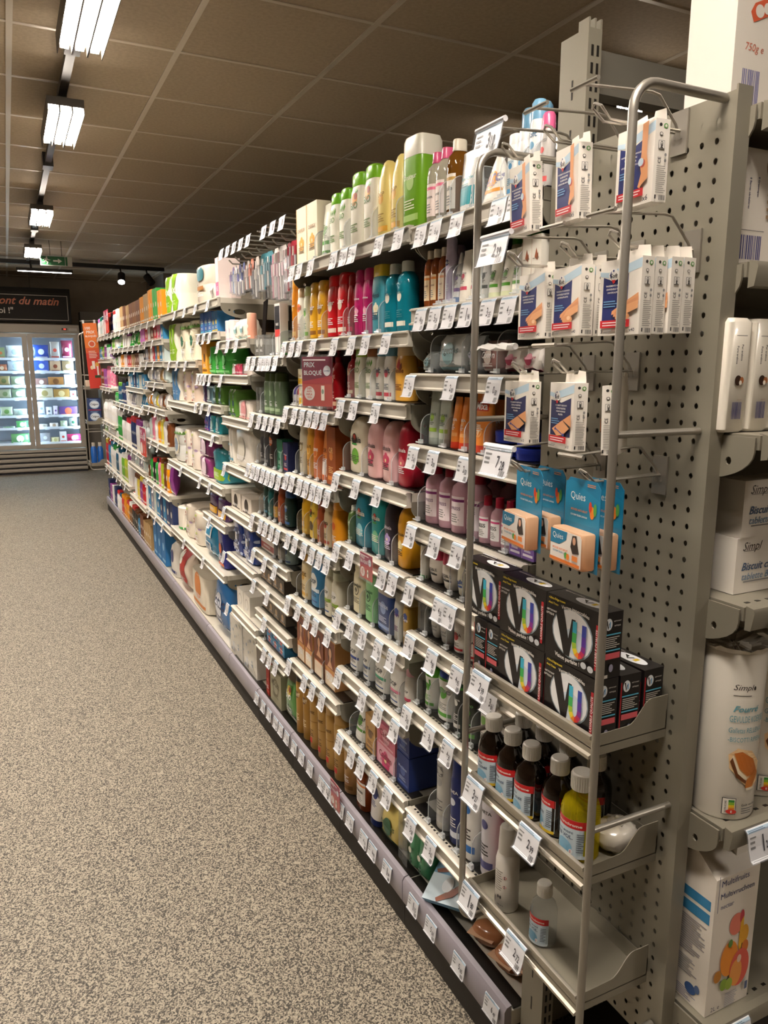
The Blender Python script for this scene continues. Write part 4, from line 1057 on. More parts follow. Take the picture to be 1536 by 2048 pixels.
for k, (z, y0, y1) in SEG.items():
    if k == 'base': continue
    if k[0] == 'A': y0 = 1.13
    loc = locate(k)
    e = empty('shelf', (0, 0, 0), 0, 'grey steel shelf with price rail, %s' % loc + (', nearer half' if k in ('E2b', 'E4b', 'E5b', 'E7a') else ''), 'shelf', 'shelves of the long gondola')
    y0 += .002; y1 -= .002
    deck = white if k[0] in 'EFG' or k in ('B5', 'B6', 'C6', 'A9', 'B4') else grd
    d = MB().box((XF + .014, y0, z - .024), (XB - .014, y1, z - .002), deck)
    if k[0] in 'AE' or k in ('B7', 'B8'):
        yy = y0 + .01
        while yy < y1 - .012: d.box((XF + .018, yy, z - .0022), (XF + .024, yy + .007, z - .0015), blk); yy += .0145
    d.obj('shelf_plate', e)
    MB().prism([(XF + a, z + b) for a, b in RAIL], lambda u, v, t: (u, t, v), y0, y1, mat('paint', '#cbc6ba')).obj('price_rail', e)
    if k[0] in 'ABCDT': MB().box((XF + .026, y0 + .004, z - .0019), (XF + .06, y1 - .004, z + .0015), blk).obj('front_mat', e)
    if y0 < 6:
        bracket(y0 + .001, z - .018, .33, 1).obj('bracket', e); bracket(y1 - .004, z - .018, .33, 1).obj('bracket', e)
# ---------------------------------------------------------------- price tags
TAGM = {}
def tag_mesh(price, w=.05, h=.046, far=False):
    key = (price, w, h, far)
    if key in TAGM: return TAGM[key]
    prof = [(0, 0), (-.004, -.004), (-.006, -.012), (-.009, -h * .6), (-.014, -h * .95), (-.018, -h)]
    def P(X, Y, off, w=w):      # X -1..1, Y 0 bottom .. 1 top
        t = (1 - Y) * (len(prof) - 1); i = min(int(t), len(prof) - 2); f = t - i
        y = prof[i][0] + (prof[i + 1][0] - prof[i][0]) * f; z = prof[i][1] + (prof[i + 1][1] - prof[i][1]) * f
        return Vector((X * w / 2, y - off, z))
    P.asp = (w / 2) / h
    b = MB(); n = 10
    v = [P(X, i / n, 0) for i in range(n + 1) for X in (-.94, .94)]; b.add(v, [(2 * i, 2 * i + 1, 2 * i + 3, 2 * i + 2) for i in range(n)], PR('#efeef0'))
    eur, ct = price.split('.')
    A = [('r', -.92, .76, .92, .95, '#b9d3e6')]
    if not far: A += [('l', -.85, .78, .6, .92, 2, '#4a6078'), ('l', -.82, .36, -.35, .66, 3, '#888'), ('l', -.82, .1, .5, .16, 1, '#777')]
    if not far: A += [('t', eur, .16, .46, .2 if eur != '1' else .1, '#2c2c34'), ('t', ct, .5, .4, .3, '#2c2c34'), ('bar', .45, .12, .82, .3, '#444')]
    else: A += [('r', .1, .34, .6, .6, '#55555c')]
    b.art(A, P, nx=2, ny=2 if far else 8, text=not far)
    paper = b.data('price_paper', False)
    c = MB(); v = [P(X, i / n * 1.08 - .06 if i else -.08, -.0006) for i in range(n + 1) for X in (-1, 1)]
    c.add(v, [(2 * i, 2 * i + 1, 2 * i + 3, 2 * i + 2) for i in range(n)], mat('clear', '#c8ccd8', haze=.25))
    v = [P(X, i / n, .0028) for i in range(n + 1) for X in (-1, 1)]
    c.add(v, [(2 * i, 2 * i + 1, 2 * i + 3, 2 * i + 2) for i in range(n)], mat('clear', '#dfe3ee', haze=.05))
    TAGM[key] = (paper, c.data('tag_holder', False)); return TAGM[key]
tn = {}
def put_tag(seg, y, price, x=None, z=None, w=.052):
    z = SEG[seg][0] - .004 if z is None else z
    far = y > 3.5
    paper, holder = tag_mesh(price, w, .05, far)
    loc = locate(seg, y)
    lb = 'white price tag reading %s hanging from %s' % (price.replace('.', ','), loc)
    if seg == 'base': lb = 'white price tag reading %s on %s' % (price.replace('.', ','), loc)
    if far:
        i = tn[loc] = tn.get(loc, 0) + 1
        lb = 'small white price tag %s on the %s' % (['nearest the camera', 'second from the near end', 'third from the near end', 'fourth from the near end'][min(i - 1, 3)], loc)
    e = empty('price_tag', (XF - .003 if x is None else x, y, z), ISL, lb, 'price tag', 'price tags on the shelf rails')
    if seg == 'base': e.scale = (1, .6, .84)
    link(paper, 'price_paper', e)
    if y < 4.4: link(holder, 'tag_holder', e)
for s, y, p in sorted(TAGS, key=lambda t: t[1]):
    if s == 'base': put_tag(s, y, p, XF - .0048, .138, .056)
    else: put_tag(s, y, p)
# ---------------------------------------------------------------- goods on the shelves
PLUR = {1: [''], 2: ['left of two', 'right of two'], 3: ['left of three', 'middle of three', 'right of three'],
        4: ['leftmost of four', 'second from left', 'third from left', 'rightmost of four']}
rnd = random.Random(11)
div = mat('clear', '#d4dadc', haze=.07); dive = mat('clear', '#eef2f4', haze=.4)
def divider_mesh(hh, L=.16):
    b = MB(); r = .03
    out = [(0, 0), (0, hh - r)] + [(r - r * cos(t * pi / 12), hh - r + r * sin(t * pi / 12)) for t in range(1, 7)] + [(L, hh), (L, 0)]
    b.prism(out, lambda u, v, t: (t, u, v), -.0006, .0006, div)
    rim = [(u, v) for u, v in out[:-2]]
    b.tube([(0, u, v) for u, v in rim] + [(0, L, hh)], .0011, dive, 5)
    f = MB().box((-.006, -.004, 0), (.006, .004, .010), dive); f.tube([(-.012, -.006, .003), (.012, -.006, .003)], .002, dive, 6)
    return b.data('divider_blade', False), f.data('divider_foot', False)
DIVM = divider_mesh(.085); DIVS = divider_mesh(.07, .12)
for (s, key, y0, y1, n, h, dx, dz) in ITEMS:
    z = .1385 if s == 'base' else SEG[s][0] - .0018
    if s == 'base' or s[0] in 'ABCDT': z += .0038 if s == 'base' else .0035
    W1 = (y1 - y0) / n; d = DEF[key]
    for i in range(n):
        yc = y1 - W1 * (i + .5); w = W1 * (.93 if d['kind'] in ('box', 'pack', 'rolls', 'pouch') else .9)
        loc = locate(s, min(yc, 8.38)); words = d['words']
        lb = words + (', ' + PLUR[n][i] if n > 1 else '') + (' behind' if dx else '') + ', ' + loc
        parts, ww, dep, hh = prod_parts(key, w, h, y0 > 4.7)
        place(key, w, h, XF + .028 + dep / 2 + dx + rnd.uniform(0, .004), yc, z + dz, ISL + (rnd.uniform(-.06, .06) if ww < .09 and d['kind'] not in ('box', 'pack') else 0), lb,
              words + ' facings, ' + loc if n > 1 else None, y0 > 4.7)
    if s[0] in 'ABCDT' and not dx and y1 < 3.0 and not dz and key not in ('makeup_box', 'clear_box') and y1 < (SEG[s][2] - .01 if s != 'base' else 2.5):
        e = empty('shelf_divider', (XF + .022, y1 + .002, z), ISL, 'clear plastic shelf divider left of the %s, %s' % (' '.join(d['words'].split()[:4]), locate(s, y1)), 'divider', 'clear dividers between the goods')
        M_ = DIVS if s in ('A4', 'B8', 'C3') else DIVM
        link(M_[0], 'divider_blade', e); link(M_[1], 'divider_foot', e)
# far bays of cleaning goods, described run by run from the far end to the near end
def far_def(kind, c, cap, noun):
    key = 'far_%s_%s_%s' % (kind, c, cap)
    if key not in DEF:
        D(key, kind, noun.replace(' ', '_'), noun, noun.split()[-1], '#' + c, ('#' + cap) if cap else None, {'box': '#e8e0d0'}.get(kind, '#f0ece2'), '', '#fff', .06)
    return key
CN = {'fff': 'white', 'eee': 'white', 'e8e': 'pale', '2a8': 'emerald', '236': 'navy', 'c33': 'red', 'c12': 'scarlet', 'e90': 'orange', 'fa2': 'amber', '7b3': 'lime', '3a4': 'green', '157': 'teal', '38b': 'blue', 'a8c': 'lilac', 'e8a': 'pink', '742': 'brown', 'b96': 'beige', '852': 'rust', 'ed5': 'yellow', '949': 'purple', '222': 'black', '99a': 'grey', 'bc3': 'chartreuse', 'cdd': 'silver', 'dcc': 'ivory'}
KN = {'o': ('oval', 'bottle'), 'b': ('box', 'carton'), 'c': ('can', 'spray can'), 't': ('tube', 'tube'), 'p': ('pouch', 'pouch'), 'g': ('bigneck', 'flask'), 'j': ('jug', 'jug'), 'k': ('pack', 'pack')}
FARS = '''G1 .19 cfff:e8e ccdd:2a8 offf:157 c236:38b offf:c33 c852:c33 c236:222 oeee:c33 ocdd:fff bdcc bb96 b742 bb96 b742 b852 b742 be90 bb96 be90 b3a4 be90
G3a .14 o38b:3a4 p7b3 o949:fff ccdd:3a4 pa8c
G2a .13 o7b3:3a4 oeee:3a4 tcdd:38b t7b3:3a4 beee oeee:949 t3a4:3a4 p3a4 t7b3:3a4 be8e
G2b .1 bc33 beee b742 bc12 be8a b38b
G3b .1 peee p3a4 beee be90 bdcc bc33 bb96 b742 beee
G3c .12 b222 b99a b852 beee bc33 b38b be90 b38b bcdd
G4a .2 o742:e8a b949 oe8a:e8a te8a:fff
G4b .11 ceee:38b b38b b236 b38b bcdd b38b
G4c .1 pfff p99a peee pb96 pcdd
G5 .2 o3a4:3a4 o157:7b3 o236:222 oeee:157 t99a:eee peee t38b:fff
G5b .1 pb96 pe90 pcdd ped5 pdcc p742 peee
G6 .22 jfff:fff jeee:fff jfff:3a4
G7 .24 o7b3:c33 oeee:c33 offf:7b3 oeee:3a4 o3a4:fff oeee:222 offf:c12 o236:c33 oeee:949 gcdd:eee
G7b .185 gcdd:742 ge8a:fff gfff:eee gfa2:eee ged5:fff geee:c33 g742:eee
G8 .26 oc12:ed5 o38b:c33 oeee:38b oeee:3a4 o157:fff oeee:157 o7b3:fff obc3:fff oeee:949
G8b .17 g99a:eee gcdd:fff g99a:fff gcdd:38b
G8c .2 g742:222 g3a4:222 o222:c33 g3a4:222 ge8a:c12 obc3:742 o742:742 oe90:fff p949
G9 .2 offf:c12 oeee:742 oed5:742 o949:ed5 oc12:fff jfff:fff
G9b .18 b38b b99a bcdd b38b b236 b38b b236 b236
base .2 b236 b949 beee b236 offf:c12 oeee:157 oc33:e90 oe90:e90 oe90:c33 o852:fff o222:c33 o222:742 o38b:222 b742 bb96 bb96'''
for l in FARS.split('\n'):
    l = l.split(); s = l[0]; H = float(l[1]); z, y0, y1 = SEG[s]
    if s == 'base': z, y0, y1 = .14, 5.72, 8.38
    runs = l[2:]; L = (y1 - y0 - .01) / len(runs); yy = y1 - .005; prev = ''
    seen = {}
    for r in runs:
        c, _, cap = r[1:].partition(':'); kind, noun = KN[r[0]]
        dsc = CN[c] + ' ' + noun + ((' with %s cap' % CN[cap]) if cap and cap != c else '')
        n = max(1, min(4, int(round(L / (.075 if r[0] in 'oct' else .1)))))
        key = far_def(kind, c, cap, noun)
        for i in range(n):
            yc = yy - L / n * (i + .5)
            h = H * rnd.uniform(.86, 1.05) if i == 0 else h
            loc = locate(s, yc)
            up = [SEG[q][0] for q in SEG if q != 'base' and SEG[q][0] > z + .02 and SEG[q][1] - .06 < yc < SEG[q][2] + .06]
            h = min(h, (min(up) if up else 9) - z - .034)
            lb = dsc + (', ' + PLUR[n][i] if n > 1 else '') + (', beside ' + prev if prev else '') + ', ' + loc
            if len(lb.split()) > 16: lb = dsc + (', ' + PLUR[n][i] if n > 1 else '') + ', ' + loc
            parts, ww, dep, hh = prod_parts(key, L / n * .9, h, True)
            place(key, L / n * .9, h, XF + .02 + dep / 2, yc, z if s == 'base' else z - .0015, ISL + rnd.uniform(-.05, .05), lb, 'goods on the %s' % loc, True)
        prev = CN[c] + ' ' + noun; yy -= L
for i, y in enumerate([4.9 + .135 * q for q in range(25)]):
    for s in ('G1', 'G3c', 'G2a', 'G3b', 'G5', 'G5b', 'G7', 'G7b', 'G8', 'G8c', 'G4c', 'G4a', 'G6', 'G2b', 'G9b'):
        if SEG[s][1] < y < SEG[s][2] and (i + len(s)) % 2 == 0: put_tag(s, y, '2.50')
# ---------------------------------------------------------------- end unit next to the camera
XP = .875; NY = .749; FY = 1.122
rod_m = mat('metal', '#a8a49b')
def pegboard(y0, y1, z0, z1, label, name='pegboard_panel'):
    b = MB(); p = .025; r = .0036; T = .0012; ny = int((y1 - y0 - .002) / p); nz = int((z1 - z0) / p)
    ya = y0 + .0135; 
    for x, fl_ in ((XP, 0), (XP + T, 1)):
        for i in range(ny):
            for j in range(nz):
                cy = ya + p * (i + .5) ; cz = z1 - .0315 - p * j - p * 0 
                c = [(x, cy - p / 2, cz - p / 2), (x, cy + p / 2, cz - p / 2), (x, cy + p / 2, cz + p / 2), (x, cy - p / 2, cz + p / 2)]
                h = [(x, cy + r * cos(pi / 8 + q * pi / 4 + pi), cz + r * 1.25 * sin(pi / 8 + q * pi / 4 + pi)) for q in range(8)]
                # corners 0..3, hole 4..11 (0 = lower left going round)
                f = [(0, 1, 6, 5), (1, 6, 7), (1, 2, 8, 7), (2, 8, 9), (2, 3, 10, 9), (3, 10, 11), (3, 0, 4, 11), (0, 4, 5)]
                b.add(c + h, f, gr)
    ze = z1 - .0315 - p * (nz - .5)
    yb = ya + p * ny
    zt = z1 - .0315 + p / 2
    b.box((XP, y0, z0), (XP + T, ya, z1), gr); b.box((XP, yb, z0), (XP + T, y1, z1), gr)
    b.box((XP, ya, zt), (XP + T, yb, z1), gr); b.box((XP, ya, z0), (XP + T, yb, ze), gr)
    e = empty(name, (0, 0, 0), 0, label, 'pegboard')
    b.obj('perforated_sheet', e, smooth=False)
    MB().box((XP - .0012, y0 - .003, z0), (XP + .026, y0 + .0, z1 + .006), gr).obj('folded_edge', e)
    return e
pegboard(NY, FY, .385, 1.853, 'grey perforated steel side panel carrying the hooks and trays')
def hoop(y, z0=.43, z1=1.846, X0=.716, r=.0062):
    P = [(XP - .002, y, z1)]; R = .035
    for t in range(7): a = pi / 2 * t / 6; P.append((X0 + R - R * sin(a), y, z1 - R + R * cos(a)))
    for t in range(7): a = pi / 2 * t / 6; P.append((X0 + R - R * cos(a), y, z0 + R - R * sin(a)))
    P.append((XP - .002, y, z0)); return MB().tube(P, r, rod_m, 12)
def wire_rack(dy, lab, z0=.43):
    e = empty('wire_rack', (0, dy, 0), 0, lab, 'rack')
    for y in (.765, 1.108):
        hoop(y, z0).obj('hoop', e)
        for z in (1.412, .83): MB().tube([(.716, y, z), (XP - .002, y, z)], .005, rod_m, 10).obj('cross_rod', e)
    return e
wire_rack(0, 'grey tubular steel rack hooped around the three trays')
def rack_tray(zl, dy, lab, y0=.782, y1=1.093):
    zf = zl - .02; x0, x1 = .724, XP - .003; e = empty('rack_tray', (0, dy, 0), 0, lab, 'tray')
    MB().box((x0, y0, zf - .0015), (x1, y1, zf), gr).obj('tray_floor', e)
    f = MB().prism([(x0, zl), (x0 - .004, zl - .001), (x0 - .004, zl - .006), (x0, zl - .008), (x0, zl - .03), (x0 - .005, zl - .032), (x0 - .005, zl - .037), (x0 + .002, zl - .037), (x0 + .002, zl)], lambda u, v, t: (u, t, v), y0, y1, mat('metal', '#b6b1a4')); f.obj('front_rail', e)
    side = [(x0 + .001, zf - .015), (x0 + .001, zf + .018), (x0 + .07, zf + .02)] + [(x0 + .07 + .045 * (t / 8), zf + .02 + .035 * (1 - cos(pi * t / 8)) / 2) for t in range(1, 9)] + [(x1, zf + .055), (x1, zf - .015)]
    for yy in (y0, y1 - .0015): MB().prism(side, lambda u, v, t: (u, t, v), yy, yy + .0015, gr).obj('side_wall', e)
    MB().box((x1 - .0015, y0, zf), (x1, y1, zf + .03), gr).obj('back_wall', e)
    return zf
TZ = [rack_tray(.972, 0, 'grey steel rack tray holding the black lens wipe boxes'), rack_tray(.757, 0, 'grey steel rack tray holding the white-capped bottles'), rack_tray(.532, 0, 'lowest grey rack tray with one spray and one clear bottle')]
# black lens-wipe boxes
BK = '#1a1718'
def rainbow_u(cx, cy, w, h, th, q):
    """letter U built of coloured slices along its stroke"""
    cols = ['#3cb8d8', '#46b85c', '#a8cc38', '#f0d830', '#f0902c', '#e0402c', '#c42c5c', '#8c2c8c', '#5c34a0', '#3444a8', '#2c5cb8']
    path = [(cx - w / 2, cy + h / 2), (cx - w / 2, cy + h * .15), (cx - w / 2, cy - h * .15)]
    for t in range(1, 6): a = pi * t / 6; path.append((cx - w / 2 * cos(a), cy - h * .15 - h * .35 * sin(a)))
    path += [(cx + w / 2, cy - h * .15), (cx + w / 2, cy + h * .15), (cx + w / 2, cy + h / 2)]
    out = []; n = len(path)
    def off(i, s):
        a = path[max(i - 1, 0)]; b = path[min(i + 1, n - 1)]; dx, dy = b[0] - a[0], (b[1] - a[1]) / q; L = math.hypot(dx, dy)
        return (path[i][0] - dy / L * th * s, path[i][1] + dx / L * th * s * q)
    for i in range(n - 1): out.append(('p', [off(i, -1), off(i + 1, -1), off(i + 1, 1), off(i, 1)], cols[i % len(cols)]))
    return out
def vu_front(q):
    A = [('e', .0, .5, .74, .385, '#8fa0ac'), ('e', 0, .5, .7, .365, '#f0f2f4'), ('e', .12, .4, .45, .2, '#d4e2ee'),
         ('p', [(-.72, .93), (-.38, .93), (-.12, .42), (-.02, .74), (.12, .74), (-.06, .14), (-.26, .14)], BK)]
    A += rainbow_u(.28, .47, .36, .5, .075, q)
    A += [('t', 'Verres impeccables', .12, .86, 1.0, {'arc': .05}, '#e8e6e0'), ('t', 'Vision parfaite !', -.1, .1, .9, {'arc': -.03}, '#e8e6e0'),
          ('t', '-Ultra-Dégraissant', -.55, .95, .62, '#e6cc2c'), ('t', '-Anti-Trace', -.68, .88, .38, '#e6cc2c'),
          ('t', 'NETTOYANT', -.72, .76, .38, '#e8e6e0'), ('t', 'OPTIQUE', -.78, .7, .3, '#e8e6e0'),
          ('r', .88, .14, .97, .82, '#b41c28'), ('t', 'LAVABLE QUALITE', .925, .48, .9, {'r': pi / 2}, '#f0d8d8'),
          ('e', .52, .13, .1, .05, '#c8ccd0'), ('e', .76, .12, .1, .05, '#c8ccd0')]
    return A
def vu_side(q): return [('e', -.35, .82, .34, .09, '#dfe3e8'), ('p', [(-.6, .88), (-.48, .88), (-.4, .78), (-.34, .84), (-.28, .84), (-.4, .74)], BK), ('r', -.28, .77, -.2, .86, '#4a9ad0'),
    ('t', 'NETTOYANT', .45, .86, .7, '#d8d4cc'), ('t', 'OPTIQUE', .45, .79, .6, '#d8d4cc'), ('r', -.8, .66, .8, .68, '#5cb8d8'), ('l', -.75, .46, .78, .64, 6, '#c8c4bc'),
    ('r', -.8, .42, .8, .44, '#5cb8d8'), ('r', -.8, .3, .8, .39, '#d86068'), ('e', -.0, .16, .2, .06, '#9a98b0'), ('r', -1, .0, -.9, .9, '#b41c28'), ('r', -.7, .02, -.3, .07, '#d0ccc4')]
def vu_mesh(w, d, h, narrow=False):
    b = MB().box((-w / 2, -d / 2, 0), (w / 2, d / 2, h), mat('plastic', BK, v=1))
    F = flat_surf((0, -d / 2, 0), (w / 2, 0, 0), (0, 0, h), (0, -1, 0)); R = flat_surf((w / 2, 0, 0), (0, d / 2, 0), (0, 0, h), (1, 0, 0)); T = flat_surf((0, -d / 2, h), (w / 2, 0, 0), (0, d, 0), (0, 0, 1)); Lf = flat_surf((-w / 2, 0, 0), (0, -d / 2, 0), (0, 0, h), (-1, 0, 0))
    if narrow: b.art(vu_side(F.asp), F)
    else: b.art(vu_front(F.asp), F)
    b.art(vu_side(R.asp), R); b.art(vu_side(Lf.asp), Lf)
    b.art([('e', .25, .5, .5, .3, '#dfe3e8'), ('p', [(-.05, .62), (.1, .62), (.16, .4), (.24, .6), (.32, .6), (.2, .32)], BK), ('r', .34, .36, .46, .62, '#d8b82c'), ('t', 'NETTOYANT OPTIQUE', -.5, .75, .7, '#d8d4cc')], T)
    return b.data('lens_wipe_box', False)
VUB = vu_mesh(.122, .04, .101); VUN = vu_mesh(.038, .122, .101, True)
def vu(x, y, z, lab, narrow=False): tag(link(VUN if narrow else VUB, 'lens_wipe_box', None, (x, y, z), ISL + rnd.uniform(-.02, .02)), lab, 'carton', 'black lens wipe boxes on the top rack tray')
z0 = TZ[0] + .0005
vu(.752, .846, z0, 'black lens wipe box, lower right of the front row, top tray'); vu(.752, .970, z0, 'black lens wipe box, lower middle of the front row, top tray')
vu(.752, .846, z0 + .102, 'black lens wipe box, upper right of the front row, by the rack post'); vu(.752, .970, z0 + .102, 'black lens wipe box, upper middle of the front row, top tray')
# narrow ends seen under the left upper box
for i, nm in enumerate(('right', 'left')): vu(.7935, 1.0525 + .0395 * i, z0, 'black lens wipe box turned end-on under the left upper box, %s one' % nm, True)
e = link(VUB, 'lens_wipe_box', None, (.757, 1.094, z0 + .1025), ISL)
tag(e, 'black lens wipe box, upper left one beside the far rack post', 'carton', 'black lens wipe boxes on the top rack tray')
vu(.7965, .846, z0, 'black lens wipe box standing behind the front row, nearest the tray side'); vu(.841, .846, z0, 'black lens wipe box, rear row against the perforated panel')
# pharmacy bottles
def pharm_mesh(r, h, glass, foot, title):
    secs = [(0, r * .9, r * .9, 2), (.003, r, r, 2), (h * .56, r, r, 2), (h * .66, r * .86, r * .86, 2), (h * .73, r * .55, r * .55, 2), (h * .77, r * .46, r * .46, 2), (h * .82, r * .46, r * .46, 2)]
    body = MB().loft(secs, glass, 28); sf = surface(secs, h)
    cap = MB(); cr = r * .56; z = h * .8
    cap.loft([(z, cr, cr, 2), (h - .002, cr * .97, cr * .97, 2), (h, cr * .85, cr * .85, 2)], PL('#e9e6de'), 32)
    for k in range(32): a = 2 * pi * k / 32; cap.box((cr * cos(a) - .0004, cr * sin(a) - .0004, z + .001), (cr * cos(a) + .0004, cr * sin(a) + .0004, h - .004), PL('#e9e6de'))
    A = [('r', -.99, .06, .99, .5, '#c4d4de'), ('r', -.99, .4, .99, .5, '#c81e22'), ('t', 'Mercurochrome', .1, .445, 1.5, '#f4ece4'), ('t', title[0], -.1, .345, 1.25 if len(title[0]) > 4 else .4, '#2c4468'), ('t', title[1], -.05, .29, 1.15 if len(title[1]) > 5 else .7, '#2c4468'),
         ('e', 0, .16, .5, .09, '#7fb0cc'), ('r', -.99, .045, .99, .085, foot), ('e', .45, .12, .1, .03, '#f0f0f0'), ('r', .42, .1, .45, .14, '#c02c2c'), ('l', .7, .12, .95, .36, 9, '#68707c')]
    return [('body', body.data('bottle_body')), ('cap', cap.data('bottle_cap')), ('label', MB().art(A, sf, nx=16).data('bottle_label', False))]
PHA = {'brown': pharm_mesh(.0275, .132, mat('darkglass', '#140b06'), '#e0bc2c', ('EAU', 'OXYGENEE')), 'yellow': pharm_mesh(.031, .14, mat('liquid', '#dcc81a', body=.28), '#c8d4dc', ('ALCOOL MODIFIE', '70% VOL.')), 'clear': pharm_mesh(.0235, .112, mat('clear', '#dfe4e0', haze=.08), '#c8d4dc', ('ALCOOL MODIFIE', '70% VOL.'))}
def pharm(kind, x, y, z, lab, cat='bottle', rot=0):
    e = empty('antiseptic_bottle', (x, y, z), ISL + rot, lab, cat, 'bottles on the rack trays')
    for n_, me in PHA[kind]: link(me, n_, e)
zb = TZ[1] + .0005
for x, y, lb in ((.756, 1.074, 'first of the front row, at the far rack post'), (.757, 1.016, 'second of the front row'), (.755, .959, 'third of the front row, showing its full label'),
                 (.768, .9, 'last of the front row, beside the yellow bottle'), (.8145, 1.062, 'back row, farthest from the camera'), (.8165, 1.003, 'back row, second from the far end'), (.822, .943, 'back row, second from the near end'), (.832, .884, 'back row, directly behind the yellow bottle')):
    pharm('brown', x, y, zb, 'brown glass bottle with white cap, ' + lb, rot=rnd.uniform(-.15, .2) + (-.5 if y == .9 else 0))
pharm('yellow', .7615, .838, zb, 'clear bottle of yellow liquid with white cap and red label band')
zc = TZ[2] + .0005
pharm('clear', .765, .92, zc, 'small clear glass bottle with white cap, alone on lowest tray')
sp = [(0, .0205, .0205, 2), (.002, .022, .022, 2), (.098, .022, .022, 2), (.112, .019, .019, 2), (.116, .0165, .0165, 2)]
e = empty('spray_can', (.757, 1.018, zc), ISL + .25, 'white aerosol with pale grey cap and red hazard diamonds, lowest tray', 'spray can')
MB().loft(sp, PL('#d6d2ca'), 28).obj('body', e); MB().loft([(.114, .0185, .0185, 2), (.16, .0165, .0165, 2), (.164, .0145, .0145, 2), (.166, .008, .008, 2)], PL('#cdc9c0'), 28).obj('cap', e)
sf = surface(sp, .116)
def diamond(x, y, s): q = sf.asp; return [('p', [(x, y + s * q), (x + s, y), (x, y - s * q), (x - s, y)], '#c8342c'), ('p', [(x, y + s * q * .72), (x + s * .72, y), (x, y - s * q * .72), (x - s * .72, y)], '#f0ece8'), ('r', x - .03, y - .02, x + .03, y + .03, '#222')]
MB().art([('l', -.5, .36, .3, .72, 9, '#8c8880'), ('t', '100 ml e', .1, .12, .6, '#444'), ('e', -.1, .26, .09, .03, '#333'), ('e', .15, .26, .09, .03, '#333'), ('bar', -.75, .1, -.45, .24, '#444')] + diamond(.5, .62, .16) + diamond(.5, .46, .16), sf).obj('label', e)
# crumpled white bag
b = MB(); rr = random.Random(8); secs = []
for i in range(13):
    t = i / 12; a = pi * t; secs.append((.046 * (1 - cos(a)) / 2, .034 * sin(a) ** .7 + .002, .03 * sin(a) ** .7 + .002, 2.2))
b.loft(secs, mat('foil', '#cfcac0', w=1), 26); b.v = [(x * (1 + rr.uniform(-.07, .07)), y * (1 + rr.uniform(-.07, .07)), z + (rr.uniform(-.002, .002) if z > .002 else 0)) for x, y, z in b.v]
b.v = [(x, y, z * (1 - .35 * max(0, 1 - (x * x + y * y) / .0002)) if z > .03 else z) for x, y, z in b.v]
tag(b.obj('bandage_roll', None, (.822, .822, TZ[1] + .001)), 'round bandage roll wrapped in crinkled film, behind the yellow bottle', 'bandage')
# hooks on the panel
def hook(y, z, xt, lab, tbar=True, product_z=None, tagp=None, dz=-.03):
    e = empty('peg_hook', (0, 0, 0), 0, lab, 'hook', 'peg hooks on the perforated panel')
    zl = z + dz
    MB().box((XP - .004, y - .014, z - .06), (XP - .001, y + .014, z - .002), rod_m).obj('back_plate', e)
    for s in (-1, 1): MB().tube([(XP - .006, y + .005 * s, z - .04), (XP - .008, y + .005 * s, zl), (xt + .06, y + .005 * s, zl - .002), (xt + .04, y + .006 * s, zl - .002), (xt + .022, y + .008 * s, zl + .012), (xt + .018, y, zl + .016) if s > 0 else (xt + .018, y, zl + .016)], .0019, rod_m, 6).obj('product_prong', e)
    MB().tube([(XP - .006, y, z - .03), (XP - .012, y, z - .02), (XP - .045, y, z + .012), (XP - .06, y, z + .014), (xt, y, z + .006)], .0021, rod_m, 6).obj('price_arm', e)
    if tbar and not tagp: MB().tube([(xt, y - .026, z + .0065), (xt, y + .026, z + .0065)], .003, rod_m, 8).obj('cross_bar', e)
    if tagp:
        p, _h = tag_mesh(tagp, .074, .044)
        t = empty('price_tag', (xt - .003, y, z + .008), ISL, 'price tag reading %s on the end of a peg hook' % tagp.replace('.', ','), 'price tag', 'price tags on the peg hooks')
        link(p, 'price_paper', t); link(_h, 'tag_holder', t)
        MB().tube([(-.038, -.002, 0), (.038, -.002, 0)], .0045, mat('clear', '#e8e8ec', haze=.6), 8).obj('clip', t)
hook(.838, 1.853, .70, 'peg hook of the top row, nearest the camera'); hook(.94, 1.853, .70, 'peg hook of the top row, middle one'); hook(1.03, 1.85, .69, 'peg hook of the top row holding the 3,10 tag', tagp='3.10')
hook(.80, 1.69, .705, 'peg hook of the second row, nearest the camera'); hook(.905, 1.69, .71, 'peg hook of the second row, middle one'); hook(.985, 1.685, .675, 'peg hook of the second row holding the 2,39 tag', tagp='2.39')
hook(.90, 1.525, .70, 'peg hook of the third row, nearest the camera'); hook(1.0, 1.522, .70, 'peg hook of the third row, farther one')
hook(.83, 1.372, .70, 'peg hook of the fourth row, nearest the camera'); hook(.96, 1.372, .675, 'peg hook of the fourth row holding the 7,28 tag', tagp='7.28')
# third row farther hook carries a crumpled empty holder
b = MB().tube([(-.045, 0, 0), (.045, 0, 0)], .005, mat('clear', '#d8d6d4', haze=.5), 8)
v = [(-.04 + .08 * i / 6, -.004 - .012 * j / 3 + .002 * ((i + j) % 2), .003 - .008 * j / 3 + .002 * ((i * 2 + j) % 3)) for j in range(4) for i in range(7)]
b.add(v, [(j * 7 + i, j * 7 + i + 1, j * 7 + i + 8, j * 7 + i + 7) for j in range(3) for i in range(6)], mat('clear', '#d8d6d4', haze=.45))
tag(b.obj('empty_tag_holder', None, (.69, 1.0, 1.531), ISL), 'empty crumpled white tag holder on the third-row peg hook', 'price tag')
